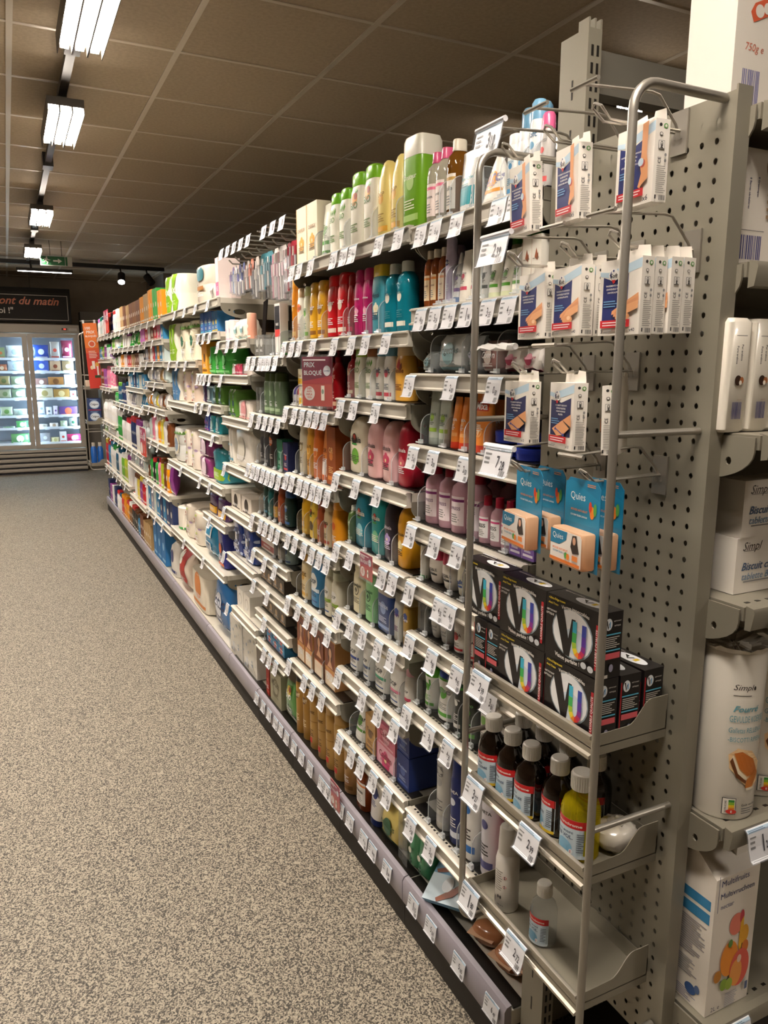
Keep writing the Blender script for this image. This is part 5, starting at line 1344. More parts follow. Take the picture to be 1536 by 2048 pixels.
# plaster boxes
SK = '#e0a070'; NV = '#26306c'; RD = '#c42028'
def plaster_front(kind):
    A = [('p', [(-1, .86), (-.6, .84), (.1, .9), (1, .98), (1, .86), (.3, .8), (-.4, .76), (-1, .8)], '#bcd4e4'), ('p', [(-.82, .2), (-.82, .78), (-.3, .72), (.4, .8), (.4, .2)], NV) if kind != 2 else ('p', [(-.85, .2), (-.85, .74), (.0, .7), (.8, .78), (.8, .2)], '#30345c')]
    L = {1: ('PANSEMENTS POUR AMPOULES', 'BLARENPLEISTERS', 'BLASENPFLASTER', 'APOSITOS PARA AMPOLLAS'), 0: ('PANSEMENTS UNIVERSELS', 'UNIVERSELE PLEISTERS', 'UNIVERSALPFLASTER', ''), 2: ('PANSEMENTS RESISTANTS', 'STEVIGE PLEISTERS', 'WIDERSTANDSFAHIGE', 'PFLASTER')}[kind]
    for i, s_ in enumerate(L):
        if s_: A.append(('t', s_, -.2 if kind != 2 else 0, .66 - .045 * i, .045 * len(s_), '#e8e6e4'))
    A += [('l', -.75, .37, .0, .47, 3, '#6c9cc8'), ('e', -.3, .8, .24, .24 * .34, '#f1efec'), ('p', [(-.5, .8), (-.42, .86), (-.4, .74), (-.3, .7)], NV), ('p', [(-.4, .735), (-.2, .735), (-.22, .7), (-.3, .685)], RD), ('t', 'Soft', -.28, .79, .36, {'s': .3}, '#2c2c2c'), ('e', -.3, .855, .04, .014, NV)]
    if kind == 1: A += [('p', [(.42, .98), (.72, 1), (.7, .6), (.78, .48), (.8, .3), (.5, .24), (.42, .2), (.3, .22), (.45, .38), (.36, .5), (.42, .62)], SK), ('e', .5, .5, .14, .05, '#c05848'), ('e', .42, .52, .14, .05, '#c4d8e8')]
    elif kind == 0:
        for i in range(3): A.append(('p', [(-.3 + .1 * i, .27 - .03 * i), (-.28 + .1 * i, .32 - .03 * i), (.2, .41 - .02 * i), (.95, .54 - .05 * i), (.97, .44 - .05 * i), (.4, .33 - .03 * i)], ['#e0a070', '#d8966a', '#e4a878'][i]))
        A += [('e', .25, .24, .35, .06, '#dc9c6c'), ('e', .35, .26, .12, .03, '#f0c8a0')]
    else: A += [('p', [(-.6, .3), (.1, .42), (.9, .54), (.95, .36), (.3, .22), (-.2, .2)], SK), ('p', [(-.4, .3), (-.28, .34), (-.28, .315), (.32, .235), (.34, .26), (.46, .22), (.3, .2), (.31, .22), (-.29, .3), (-.29, .28)], '#3c4c98'), ('p', [(.2, .46), (.9, .32), (.92, .36)], '#3a3632')]
    A += [('r', -.82, .1, .62, .2, RD), ('l', -.7, .115, .5, .185, 2, '#f0d0d0'), ('t', {0: 'x40', 1: 'x6', 2: 'x10'}[kind], .76, .06, .26, '#3a3a44'), ('t', {0: '3', 1: '2', 2: '10x6cm'}[kind], -.72, .05, .07 if kind < 2 else .3, '#3a3a44'), ('l', -.6, .03, -.2, .075, 3, '#888')]
    return A
def plaster_side():
    return [('e', -.3, .93, .2, .02, '#333'), ('e', .4, .92, .3, .03, '#5c9a4c'), ('e', .4, .92, .16, .018, '#e4e0da'), ('e', -.2, .82, .24, .022, '#444'), ('e', -.2, .82, .16, .015, '#e4e0da'), ('r', -.55, .64, .3, .74, '#555'), ('r', -.5, .645, .25, .735, '#e4e0da'), ('t', 'MD', -.12, .69, .09 * 8, {'r': pi / 2}, '#444'),
            ('t', 'CE', -.35, .5, .7, {'r': pi / 2}, '#333'), ('e', .45, .5, .16, .02, '#888'), ('e', .45, .57, .16, .02, '#888'), ('l', -.7, .1, .7, .44, 14, '#9a9690'), ('bar', -.2, .02, .7, .08, '#444'), ('r', -.8, .03, -.6, .08, '#222')]
PLM = {}
def plaster(kind, x, y, z, rot, tilt, lab, ws=1.0, w=.074, h=.098, d=.022):
    if kind not in PLM:
        pm = mat('paper', '#e8e3da'); b = MB().box((-w / 2, -d / 2, 0), (w / 2, d / 2, h), pm)
        F = flat_surf((0, -d / 2, 0), (w / 2, 0, 0), (0, 0, h), (0, -1, 0)); R = flat_surf((w / 2, 0, 0), (0, d / 2, 0), (0, 0, h), (1, 0, 0))
        b.art(plaster_front(kind), F, nx=1, ny=1); b.art(plaster_side(), R, nx=1, ny=1)
        t = MB().prism([(-w * .42, h), (-w * .38, h + .016), (-.008, h + .018), (-.006, h + .012), (.006, h + .012), (.008, h + .018), (w * .38, h + .016), (w * .42, h)], lambda u, v, q: (u, q, v), d / 2 - .0006, d / 2, pm)
        PLM[kind] = (b.data('plaster_carton', False), t.data('hang_tab', False))
    e = empty('plaster_box', (x, y, z - h), 0, lab, 'carton', 'boxes of plasters on the peg hooks', rot=(tilt, 0, ISL + rot)); e.scale = (ws, 1, 1)
    link(PLM[kind][0], 'carton_body', e); link(PLM[kind][1], 'hang_tab', e)
plaster(1, .765, .796, 1.805, -.1, 0, 'blister plaster box, nearest the camera on the top row, behind the rack post')
plaster(1, .735, .892, 1.80, -.12, .03, 'blister plaster box, middle of the top row', .76)
plaster(1, .735, 1.0, 1.80, -.1, .05, 'blister plaster box, farthest of the top row under the 3,10 tag', .78)
for i, nm in enumerate(('front box of the near stack, behind the rack post', 'second box of the near stack', 'third box of the near stack', 'rearmost box of the near stack')):
    plaster(0, .752 + .0255 * i, .797 + (.003 * (i % 2)), 1.641 + .001 * i, .03, 0, 'universal plaster box x40, ' + nm)
for i, nm in enumerate(('front box of the middle pair', 'rear box of the middle pair')): plaster(0, .752 + .026 * i, .905, 1.643, -.12, 0, 'universal plaster box x40, ' + nm)
plaster(0, .752, .988, 1.642, -.1, 0, 'universal plaster box x40, single box farthest from the camera')
plaster(2, .745, 1.008, 1.478, -.1, 0, 'resistant plaster box x10, farther one under the third row')
plaster(2, .745, .895, 1.478, -.2, 0, 'resistant plaster box x10, front one of the near group')
plaster(2, .79, .842, 1.475, -.95, .03, 'resistant plaster box x10, rear one turned sideways by the rack post')
# ear plug blisters
def ear_mesh():
    w, h = .084, .13; cb = MB().prism([(-w / 2, 0), (w / 2, 0), (w / 2, h - .01), (w / 2 - .01, h), (-w / 2 + .01, h), (-w / 2, h - .01)], lambda u, v, t: (u, t, v), 0, .0008, PR('#1c7ca6'))
    F = flat_surf((0, 0, 0), (w / 2, 0, 0), (0, 0, h), (0, -1, 0))
    A = [('p', [(-1, .5), (-1, .95), (-.6, .98), (1, .8), (1, .5)], '#1f86b0'), ('t', 'Quies', -.25, .8, .85, {'b': False}, '#eef4f4'), ('t', 'MOUSSE ANTI-BRUIT', -.15, .65, .95, '#e08a50'), ('t', 'SCHUIM TEGEN LAWAAI', -.15, .59, .95, '#dfe8e8'), ('e', .6, .66, .12, .07, '#e8862c'), ('e', .76, .7, .09, .07, '#58a04c'), ('e', .5, .72, .08, .06, '#d8442c'), ('l', .3, .93, .85, .97, 2, '#e08a50')]
    cb.art(A, F, nx=2, ny=1)
    tray = MB(); secs = [(.006, .039, .011, 7), (.008, .04, .012, 8), (.056, .04, .012, 8), (.058, .039, .011, 7)]
    tray.loft(secs, mat('liquid', '#f4c8a0', body=.6), 24); tray.v = [(x, y - .0125, z) for x, y, z in tray.v]
    lid = MB().prism([(-.038, .009), (.038, .009), (.038, .052), (.034, .056), (-.034, .056), (-.038, .052)], lambda u, v, t: (u, t, v), -.0252, -.0248, PR('#eee8e0'))
    G = flat_surf((0, -.0253, .009), (.038, 0, 0), (0, 0, .047), (0, -1, 0))
    lid.art([('p', [(-1, .55), (-1, 1), (.1, 1), (.05, .75), (-.4, .55)], '#1f7ca4'), ('t', 'Quies', -.5, .8, .7, {'b': False}, '#f0f4f4'), ('p', [(.35, .6), (.45, .95), (.7, .98), (.8, .7), (.9, .45), (.5, .4)], '#3a302c'), ('e', .58, .8, .1, .12, '#e4b090'), ('t', 'MOUSSE ANTI-BRUIT', -.3, .42, 1.0, '#e07838'), ('t', 'SCHUIM TEGEN LAWAAI', -.25, .32, 1.05, '#4a86a8'), ('r', -.98, .02, .98, .12, '#e07a30'), ('r', .5, .2, .85, .36, '#e88840'), ('e', .1, .28, .1, .1, '#58a04c'), ('e', .25, .26, .1, .1, '#e8862c')], G, nx=2, ny=1)
    return [('backing_card', cb.data('backing_card', False)), ('blister_tray', tray.data('blister_tray')), ('lid_card', lid.data('lid_card', False))]
EAR = ear_mesh()
for x, y, z, r, lb in ((.725, .83, 1.213, -.1, 'nearest the camera in front'), (.757, .822, 1.212, -.05, 'nearest hook, behind the front one'), (.725, .955, 1.216, -.15, 'farther hook, in front'), (.762, .95, 1.214, -.1, 'farther hook, behind the front one')):
    e = empty('ear_plug_pack', (x, y, z), ISL + r, 'blue carded pack of orange ear plugs, ' + lb, 'ear plugs', 'ear plug packs on the lowest hooks')
    prev_ = e
    for n_, me in EAR: o_ = link(me, n_, prev_ if n_ == 'lid_card' else e); prev_ = o_
# tags on the trays
for y, z, p, lb in ((1.06, .967, '2.99', 'top rack tray, far end'), (.985, .75, '', ''), (1.07, .752, '3.27', 'middle rack tray, far end'), (.905, .752, '2.99', 'middle rack tray, near half'), (1.075, .527, '1.80', 'lowest rack tray, far end'), (.93, .527, '2.72', 'lowest rack tray, near half')):
    if not p: continue
    pm_, hm_ = tag_mesh(p, .058, .044); t = empty('price_tag', (.7185, y, z - .003), ISL, 'price tag reading %s on the %s' % (p.replace('.', ','), lb), 'price tag', 'price tags on the rack trays')
    link(pm_, 'price_paper', t); link(hm_, 'tag_holder', t)
# ---------------------------------------------------------------- end-of-aisle unit with groceries
EX0, EX1 = .905, 1.62
def slot_post(x0, x1, lab):
    e = empty('end_upright', (0, 0, 0), 0, lab, 'upright', 'slotted uprights of the end unit')
    b = MB(); b.box((x0, 1.05, 0), (x1, 1.118, 2.035), gr)
    z = .06
    while z < 2.0:
        for xx in (x0 + .007, x0 + .018):
            b.box((xx, 1.0493, z), (xx + .0045, 1.0501, z + .016), blk)
        z += .0265
    z = .1
    while z < 2.0: b.box((x0 - .0006, 1.083, z), (x0 + .0002, 1.086, z + .03), blk); z += .0765
    b.obj('post', e, smooth=False)
    c = MB()
    for i, xx in enumerate((x0, x0 + .012, x0 + .024)): c.box((xx, 1.05, 2.035), (xx + .0035, 1.075, 2.05), gr)
    c.obj('top_teeth', e)
slot_post(.880, .908, 'tall grey slotted steel upright rising beside the perforated panel'); slot_post(1.6, 1.628, 'grey slotted steel upright at the far side of the end unit')
galv = mat('metal', '#8e8b82', g=1)
tag(MB().box((.908, 1.085, 1.955), (1.6, 1.118, 2.022), galv).obj('cross_beam'), 'speckled grey steel beam joining the tops of the end uprights', 'beam')
tag(MB().box((.908, 1.1, .1), (1.6, 1.106, 1.945), mat('matte', '#6a6458')).obj('back_panel'), 'dull grey back panel of the end unit behind the groceries', 'panel')
ECZ = [1.84, 1.642, 1.412, 1.17, .825, .481]
for i, z in enumerate(ECZ):
    e = empty('end_shelf', (0, 0, 0), 0, 'grey perforated shelf of the end unit under the %s' % ['tall white box', 'cereal bar box', 'coffee packs', 'biscuit boxes', 'biscuit tubes', 'juice carton'][i], 'shelf', 'shelves of the end unit')
    fy = .69 if i > 1 else .735
    d = MB().box((EX0, fy, z - .022), (EX1, 1.098, z - .002), gr)
    x = EX0 + .02
    while x < EX1 - .02: d.box((x, fy + .012, z - .0022), (x + .008, fy + .017, z - .0015), blk); x += .022
    d.obj('shelf_plate', e)
    MB().prism([(fy, z), (fy - .012, z - .002), (fy - .014, z - .008), (fy - .01, z - .034), (fy, z - .036)], lambda u, v, t: (t, u, v), EX0 + .004, EX1, gr).obj('price_rail', e)
    pts = [(fy + .003, z - .005)] + [(fy + .003 + .1 * (1 - cos(t * pi / 16)), z - .025 - .045 * sin(t * pi / 16)) for t in range(9)] + [(1.05, z - .07), (1.05, z - .005)]
    hole = [(fy + .095 + (.016 if abs(t - 6) > 3.1 or t == 0 else -.016) + .011 * cos(t * pi / 6), z - .047 + .011 * sin(t * pi / 6)) for t in range(12)]
    h2 = [(fy + .043 + .005 * cos(t * pi / 4), z - .04 + .006 * sin(t * pi / 4)) for t in range(8)]
    MB().prism(pts, lambda u, v, t: (t, u, v), EX0 - .006, EX0 - .003, gr, [hole, h2]).obj('bracket', e)
for x, z, p, lb in ((.962, .825, '1.20', 'under the biscuit tubes'), (.962, .48, '1.49', 'under the juice carton'), (.975, 1.17, '1.35', 'under the biscuit boxes'), (.985, 1.412, '3.05', 'under the coffee packs')):
    pm_, hm_ = tag_mesh(p, .056, .046); t = empty('price_tag', (x, .6755, z - .004), 0, 'price tag reading %s on the end unit, %s' % (p.replace('.', ','), lb), 'price tag', 'price tags of the end unit')
    link(pm_, 'price_paper', t); link(hm_, 'tag_holder', t)
IV = '#e6e0d6'
def carton(name, w, d, h, front, side, lab, cat, loc, group=None, col=IV, rot=0, extra=None):
    b = MB().box((-w / 2, 0, 0), (w / 2, d, h), mat('paper', col, k=1))
    F = flat_surf((0, 0, 0), (w / 2, 0, 0), (0, 0, h), (0, -1, 0)); Lf = flat_surf((-w / 2, d / 2, 0), (0, -d / 2, 0), (0, 0, h), (-1, 0, 0))
    e = empty(name, loc, rot, lab, cat, group)
    b.obj('carton_body', e)
    a = MB().art(front, F, nx=2, ny=2)
    if side: a.art(side, Lf, nx=2, ny=2)
    a.obj('printing', e, smooth=False)
    return e
carton('cereal_box', .17, .08, .29, [('bar', -.78, .05, -.38, .2, '#5c609c'), ('t', '750g e', -.55, .29, .42, {'s': .2, 'b': False}, '#c86a4c'), ('p', [(-.62, .4), (-.7, .44), (-.62, .48), (-.3, .52), (-.22, .48), (-.3, .44)], '#d8603c'), ('e', -.5, .452, .1, .028, IV), ('e', -.34, .47, .08, .024, IV), ('l', -.85, .58, .6, .85, 10, '#c8c0b4'), ('e', .0, .55, .2, .05, '#d8603c'), ('e', .1, .28, .16, .05, '#c8502c'), ('e', .1, .28, .1, .035, IV)], None, 'tall white cereal box with red capsule logo and 750g, on top shelf', 'carton', (.99, .785, 1.839))
carton('cereal_bar_box', .13, .1, .152, [('t', '8 Barres céréalières', -.62, .62, .62, {'r': -pi / 2}, '#2c3060'), ('t', '8 Graanrepen', -.38, .68, .4, {'r': -pi / 2}, '#2c3060'), ('bar', -.85, .05, -.15, .26, '#4a4c84'), ('r', -.95, .3, -.1, .305, '#444'), ('e', .25, .86, .42, .12, '#b4683c'), ('e', .1, .93, .16, .05, '#8c4424'), ('e', .35, .8, .2, .06, '#d89c5c'), ('e', .05, .72, .1, .04, '#6c5040'), ('l', -.1, .4, .1, .66, 4, '#a88c6c')], None, 'ivory cereal bar box with granola picture and blue bar code', 'carton', (.975, .765, 1.641))
def coffee(x, lab):
    w, d, h = .046, .12, .156; e = empty('coffee_pack', (x, .705 + .03, 1.411), 0, lab, 'coffee', 'vacuum coffee packs of the end unit')
    b = MB().loft([(0, w / 2 - .003, d / 2 - .003, 8), (.004, w / 2, d / 2, 10), (h - .006, w / 2, d / 2, 10), (h, w / 2 - .004, d / 2 - .004, 7)], mat('foil', '#e2dccf'), 24)
    b.v = [(a + rnd.uniform(-.0006, .0006), c + d / 2, z_) for a, c, z_ in b.v]; b.obj('pack_body', e)
    F = flat_surf((0, -.0008, 0), (w / 2, 0, 0), (0, 0, h), (0, -1, 0))
    MB().art([('t', 'Pur arabica', .1, .7, .95, {'r': -pi / 2}, '#33343c'), ('t', 'Pure arabica', -.3, .68, 1.05, {'r': -pi / 2}, '#33343c'), ('r', -.5, .845, .4, .85, '#444'), ('e', -.1, .46, .28, .045, '#3a2418'), ('e', .2, .46, .18, .03, '#a8683c'), ('e', .1, .44, .12, .02, '#efe8dc'), ('bar', -.45, .12, .35, .27, '#44467c'), ('r', -.1, .29, .3, .292, '#a85c3c')], F, nx=1, ny=1).obj('printing', e, smooth=False)
coffee(.9075, 'white vacuum coffee pack, left one touching the panel edge'); coffee(.956, 'white vacuum coffee pack, second from the panel edge'); coffee(1.0045, 'white vacuum coffee pack, at the right edge of the picture')
BI = [('t', 'Simpl', -.55, .82, .55, {'s': .35, 'b': False}, '#3a3632'), ('r', -.8, .755, -.35, .763, '#3a3632'), ('t', 'Biscuit chocolat', -.1, .48, 1.45, {'s': .3}, '#4c6484'), ('t', 'tablette BISCUIT', -.1, .3, 1.4, {'s': .25, 'b': False}, '#5c84a8'), ('l', -.75, .18, .6, .23, 1, '#888')]
carton('biscuit_box', .15, .045, .085, BI, None, 'white biscuit box with blue script, lower of the stack', 'carton', (1.015, .738, 1.169)); carton('biscuit_box', .15, .045, .085, BI, None, 'white biscuit box with blue script, upper of the stack', 'carton', (1.018, .736, 1.2545))
def tube_pack(x, y, lab, rot):
    r, h = .047, .27; e = empty('biscuit_tube', (x, y, .824), rot, lab, 'biscuit tube', 'biscuit tubes of the end unit')
    secs = [(0, r * .97, r * .97, 2), (.004, r, r, 2), (h - .012, r, r, 2), (h - .004, r * .98, r * .98, 2)]
    b = MB().loft(secs, mat('foil', '#e6e1d6'), 36, cap1=False); b.obj('wrapper', e)
    t = MB(); rr = random.Random(int(x * 100)); n = 36; v = []
    for i, (q, zz) in enumerate(((1, h - .004), (1.04, h + .002), (.8, h - .002), (.5, h - .006), (.15, h - .004))):
        v += [(r * q * cos(2 * pi * k / n), r * q * sin(2 * pi * k / n), zz + (rr.uniform(-.003, .003) if i > 0 else 0)) for k in range(n)]
    f = [(i * n + k, i * n + (k + 1) % n, (i + 1) * n + (k + 1) % n, (i + 1) * n + k) for i in range(4) for k in range(n)] + [tuple(4 * n + k for k in range(n))]
    t.add(v, f, mat('foil', '#dcd6ca', k=2)); t.obj('twisted_end', e, smooth=False)
    sf = surface(secs, h); BL = '#5c9aa8'
    MB().art([('t', 'Simpl', -.25, .79, .62, {'s': .3, 'b': False}, '#3a3632'), ('r', -.55, .745, .0, .749, '#3a3632'), ('e', .1, .79, .04, .012, '#3a3632'), ('t', 'Fourré', -.1, .67, .85, {'s': .35}, BL), ('t', 'GEVULDE KOEKJES', .0, .605, 1.2, {'hs': 2.2, 'b': False}, BL), ('t', 'Galletas RELLENAS', .0, .545, 1.2, {'hs': 1.7, 's': .1, 'b': False}, BL), ('t', '-BISCOTTI RIPIENI-', .0, .49, 1.2, {'hs': 1.6, 'b': False}, BL),
      ('p', [(-.55, .4), (-.3, .44), (.2, .42), (.6, .34), (.62, .22), (.3, .18), (-.1, .24), (-.5, .32)], '#ecc896'), ('p', [(-.4, .41), (-.15, .42), (.3, .37), (.5, .3), (.4, .27), (.1, .27), (-.2, .32)], '#c4702c'), ('p', [(-.42, .4), (-.2, .31), (.1, .26), (.1, .245), (-.25, .28), (-.48, .37)], '#f0e0c4'), ('p', [(-.44, .385), (-.24, .29), (.08, .24), (.06, .228), (-.28, .265), (-.5, .36)], '#6c3c1c'), ('p', [(.1, .25), (.5, .3), (.6, .27), (.3, .19), (.05, .2)], '#c8782f'), ('r', .1, .185, .42, .2, '#f0e4cc'),
      ('r', -.62, .04, -.22, .14, '#3a3a3a'), ('r', -.6, .043, -.24, .137, '#ece6dc'), ('r', -.45, .115, -.27, .13, '#3c8c3c'), ('r', -.45, .1, -.27, .115, '#8cbc34'), ('r', -.45, .085, -.27, .1, '#ecc82c'), ('r', -.45, .07, -.27, .085, '#e08a2c'), ('e', -.36, .06, .16, .014, '#d0342c'), ('t', 'E', -.36, .06, .05, '#f0ece4'), ('t', 'NUTRI-SCORE', -.54, .09, .42, {'r': pi / 2}, '#555'),
      ('t', 'Goût vanille', .22, .1, .55, '#4a4a4a'), ('l', -.05, .045, .5, .085, 3, '#777')], sf, nx=10, ny=1).obj('printing', e, smooth=False)
tube_pack(.957, .74, 'white biscuit tube with blue lettering, left one standing near the panel', -.25); tube_pack(1.062, .76, 'white biscuit tube with blue lettering, at the right edge of the picture', -.25)
# juice carton with gable fold
w, d, h = .098, .088, .245; e = empty('juice_carton', (.965, .7, .48), 0, 'two litre white multifruit juice carton with fruit picture', 'juice carton')
b = MB(); hw = w / 2
b.add([(-hw, 0, 0), (hw, 0, 0), (hw, d, 0), (-hw, d, 0), (-hw, 0, h), (hw, 0, h), (hw, d, h), (-hw, d, h), (-hw, d * .45, h + .03), (hw, d * .45, h + .03)],
      [(0, 3, 2, 1), (0, 1, 5, 4), (1, 2, 6, 5), (2, 3, 7, 6), (3, 0, 4, 7), (4, 5, 9, 8), (7, 8, 9, 6), (4, 8, 7), (5, 6, 9)], mat('paper', '#ece5da', j=1))
b.obj('carton_body', e, smooth=False)
MB().box((-hw + .004, d * .44, h + .029), (hw - .03, d * .455, h + .04), mat('paper', '#ece5da', j=1)).obj('top_seam', e)
MB().box((hw - .035, d * .2, h + .012), (hw - .006, d * .62, h + .034), PL('#f2ede4')).obj('screw_cap', e)
F = flat_surf((0, 0, 0), (hw, 0, 0), (0, 0, h), (0, -1, 0)); Lf = flat_surf((-hw, d / 2, 0), (0, -d / 2, 0), (0, 0, h), (-1, 0, 0))
a = MB().art([('r', -.86, .76, -.84, 1.02, '#44507c'), ('t', 'Multifruits', -.12, .96, 1.25, {'b': False}, '#3a4478'), ('t', 'Multivruchten', .02, .87, 1.55, {'b': False}, '#3a4478'), ('t', 'nectar', -.42, .79, .6, {'b': False}, '#55608c'),
   ('e', .1, .62, .32, .08, '#e8806c'), ('e', .34, .66, .1, .05, '#c83c4c'), ('p', [(.28, .45), (.3, .62), (.42, .66), (.5, .5), (.36, .38)], '#f0b82c'), ('e', .52, .52, .2, .07, '#ecac2c'), ('e', .6, .42, .16, .05, '#e07c2c'), ('e', -.12, .38, .4, .13, '#f09428'), ('e', -.6, .28, .18, .045, '#c8842c'), ('e', .4, .28, .46, .14, '#e4604c'), ('e', .25, .25, .28, .1, '#f0a048'), ('e', .35, .35, .1, .03, '#f0d0b8'), ('e', -.3, .2, .16, .045, '#8cac34'), ('e', -.05, .19, .16, .045, '#9cb83c'), ('e', -.15, .5, .1, .03, '#5c8c3c'),
   ('t', '2L e', -.62, .05, .4, {'b': False}, '#4a4a5c'), ('l', -.2, .02, .5, .13, 8, '#a8a8b4'), ('r', .72, .09, .85, .15, '#4a5a84')], F, nx=1, ny=1)
a.art([('r', -.9, .76, .85, .83, '#3c88b8'), ('r', -.9, .66, .85, .735, '#3c88b8'), ('l', -.9, .36, .8, .63, 16, '#9a98a0'), ('l', -.9, .2, .7, .33, 8, '#a4a2a8'), ('e', .3, .12, .25, .04, '#3c5c94'), ('e', .6, .15, .12, .03, '#5c74a0'), ('l', -.8, .02, .6, .1, 6, '#8888a0')], Lf, nx=1, ny=1)
a.obj('printing', e, smooth=False)
tag(MB().box((EX0, .75, .0), (EX1, 1.09, .1), mat('matte', '#3a352e')).obj('end_plinth'), 'dark plinth under the end unit beside the panel', 'plinth')
# hosiery box and foot-shaped packs on the base deck, soap wipes pouches are in the table
e = empty('tights_box', (.868, 1.43, .185), 0, 'blue tights box leaning on the base deck with legs picture', 'carton', rot=(0, -.42, ISL + .12)); e.rotation_euler = (-.98, -.3, ISL + .3)
w, h, d = .15, .21, .018
MB().box((-w / 2, 0, 0), (w / 2, d, h), mat('paper', '#6c9cc0')).obj('carton_body', e)
F = flat_surf((0, 0, 0), (w / 2, 0, 0), (0, 0, h), (0, -1, 0))
MB().art([('r', -1, 0, 1, .34, '#b8ccd8'), ('r', -1, .86, 1, 1, '#1c1a1a'), ('t', 'DIM', .3, .93, .9, '#e8e4dc'), ('t', 'BODY', .45, .77, .6, {'b': False}, '#e8ecee'), ('t', 'TOUCH', .45, .68, .7, {'b': False}, '#e8ecee'), ('r', -.95, .62, -.45, .8, '#f0ece8'), ('e', -.7, .71, .15, .04, '#444'), ('e', -.1, .7, .24, .1, '#22202a'), ('r', .0, .6, .5, .64, '#b0205c'), ('p', [(-.9, .38), (.1, .5), (.9, .62), (.95, .52), (.2, .42), (-.8, .34)], '#7c3c1c'), ('p', [(-.4, .04), (.2, .2), (.95, .46), (.98, .36), (.3, .1), (-.3, .0)], '#84421e'), ('e', -.1, .22, .25, .09, '#d8e0e8')], F, nx=1, ny=1).obj('printing', e, smooth=False)
for i, (x, y) in enumerate(((1.06, 1.36), (1.06, 1.335), (1.06, 1.31))):
    b = MB().box((-.06, 0, 0), (.06, .012, .15), mat('plastic', '#1e1b1a')); b.art([('r', -.9, .9, .9, .96, '#c8c4bc'), ('r', -.9, .05, .9, .08, '#a8a4a0')], flat_surf((0, 0, 0), (.06, 0, 0), (0, 0, .15), (0, -1, 0)), nx=1, ny=1)
    o = b.obj('tights_pack', None, (x - .05, y, .143)); o.rotation_euler = (0, 0, ISL + pi / 2)
    tag(o, 'black tights pack edge-on behind the blue tights box, %s' % ['first', 'second', 'third'][i] + ' of three', 'carton', 'black tights packs on the base deck')
for i, (x, y, r, t) in enumerate(((.925, 1.315, .5, .35), (.925, 1.225, .25, .5), (.96, 1.165, .4, .2))):
    # folded nylon sock pack: a rounded foot form under a paper band
    e = empty('sock_pack', (x, y, .146), ISL + r, 'tan nylon sock pack with paper band, %s on the base deck' % ['farthest', 'middle', 'nearest the upright'][i], 'socks', 'tan nylon sock packs on the base deck')
    secs = []
    for k in range(12): a_ = k / 11; secs.append((.05 * (1 - cos(pi * a_)) / 2, .045 * max(sin(pi * a_), .04) ** .6, .03 * max(sin(pi * a_), .04) ** .6, 2.1, .012 * a_))
    b = MB().loft(secs, mat('foil', '#a8704c', s=1), 22); b.obj('sock', e)
    p = MB().box((-.032, -.012, .034), (.034, .03, .0355), mat('paper', '#b8a890')); p.v = [(a_, b_, c_ + .35 * (b_ + .012)) for a_, b_, c_ in p.v]
    p.box((-.036, -.036, .03), (.03, -.012, .031), mat('paper', '#d8b090')); p.obj('paper_band', e)
# ---------------------------------------------------------------- hanging goods on long hooks, shaving and nappy bays
hk = rnd
for i in range(9):
    y = 2.53 + i * .1; e = empty('long_hook', (0, 0, 0), 0, 'long chrome hook, %s from the near end of the brush display' % ORD[i].replace('top', 'first'), 'hook', 'long hooks of the brush display')
    MB().tube([(XB - .005, y, 1.985), (XF + .02, y, 1.99)], .003, rod_m, 6).obj('price_arm', e)
    MB().tube([(XB - .005, y, 1.94), (XF + .06, y, 1.935), (XF + .045, y, 1.95)], .0035, rod_m, 6).obj('product_prong', e)
    if i in (0, 1, 2, 4, 5, 6, 7, 8):
        pm_, hm_ = tag_mesh('3.%02d' % (10 + i * 7), .06, .05, True); t = empty('price_tag', (XF + .02, y, 1.995), ISL, 'white price tag on the %s long hook of the brush display' % ORD[i].replace('top', 'first'), 'price tag', 'price tags of the brush display')
        link(pm_, 'price_paper', t); link(hm_, 'tag_holder', t)
def hanging(y, x, c, cap, h, w, lab, kind='pack'):
    zt = 1.925; e = empty('hanging_pack', (x, y, zt), ISL + rnd.uniform(-.15, .15), lab, 'hanging pack', 'carded goods of the brush display')
    MB().prism([(-w / 2, -h * .4), (w / 2, -h * .4), (w / 2, -.012), (w / 2 - .01, 0), (-w / 2 + .01, 0), (-w / 2, -.012)], lambda u, v, t: (u, t, v), 0, .0012, PR(cap)).obj('backing_card', e)
    MB().box((-w / 2, -.018, -h), (w / 2, -.001, -h * .3), mat('clear', '#e4e6ea', haze=.1)).obj('clear_sleeve', e)
    b = MB(); nb = 3 if w > .05 else 2
    for q in range(nb):
        cx = (q - (nb - 1) / 2) * w * .34
        b.tube([(cx, -.009, -h + .006), (cx, -.01, -h * .5), (cx + .001, -.008, -.02)], .0038, PL([c, '#e8e4e0', cap][q % 3]), 8)
        b.box((cx - .005, -.015, -h * .55), (cx + .005, -.006, -h * .32), PL([c, cap, c][q % 3]))
    b.obj('handle', e)
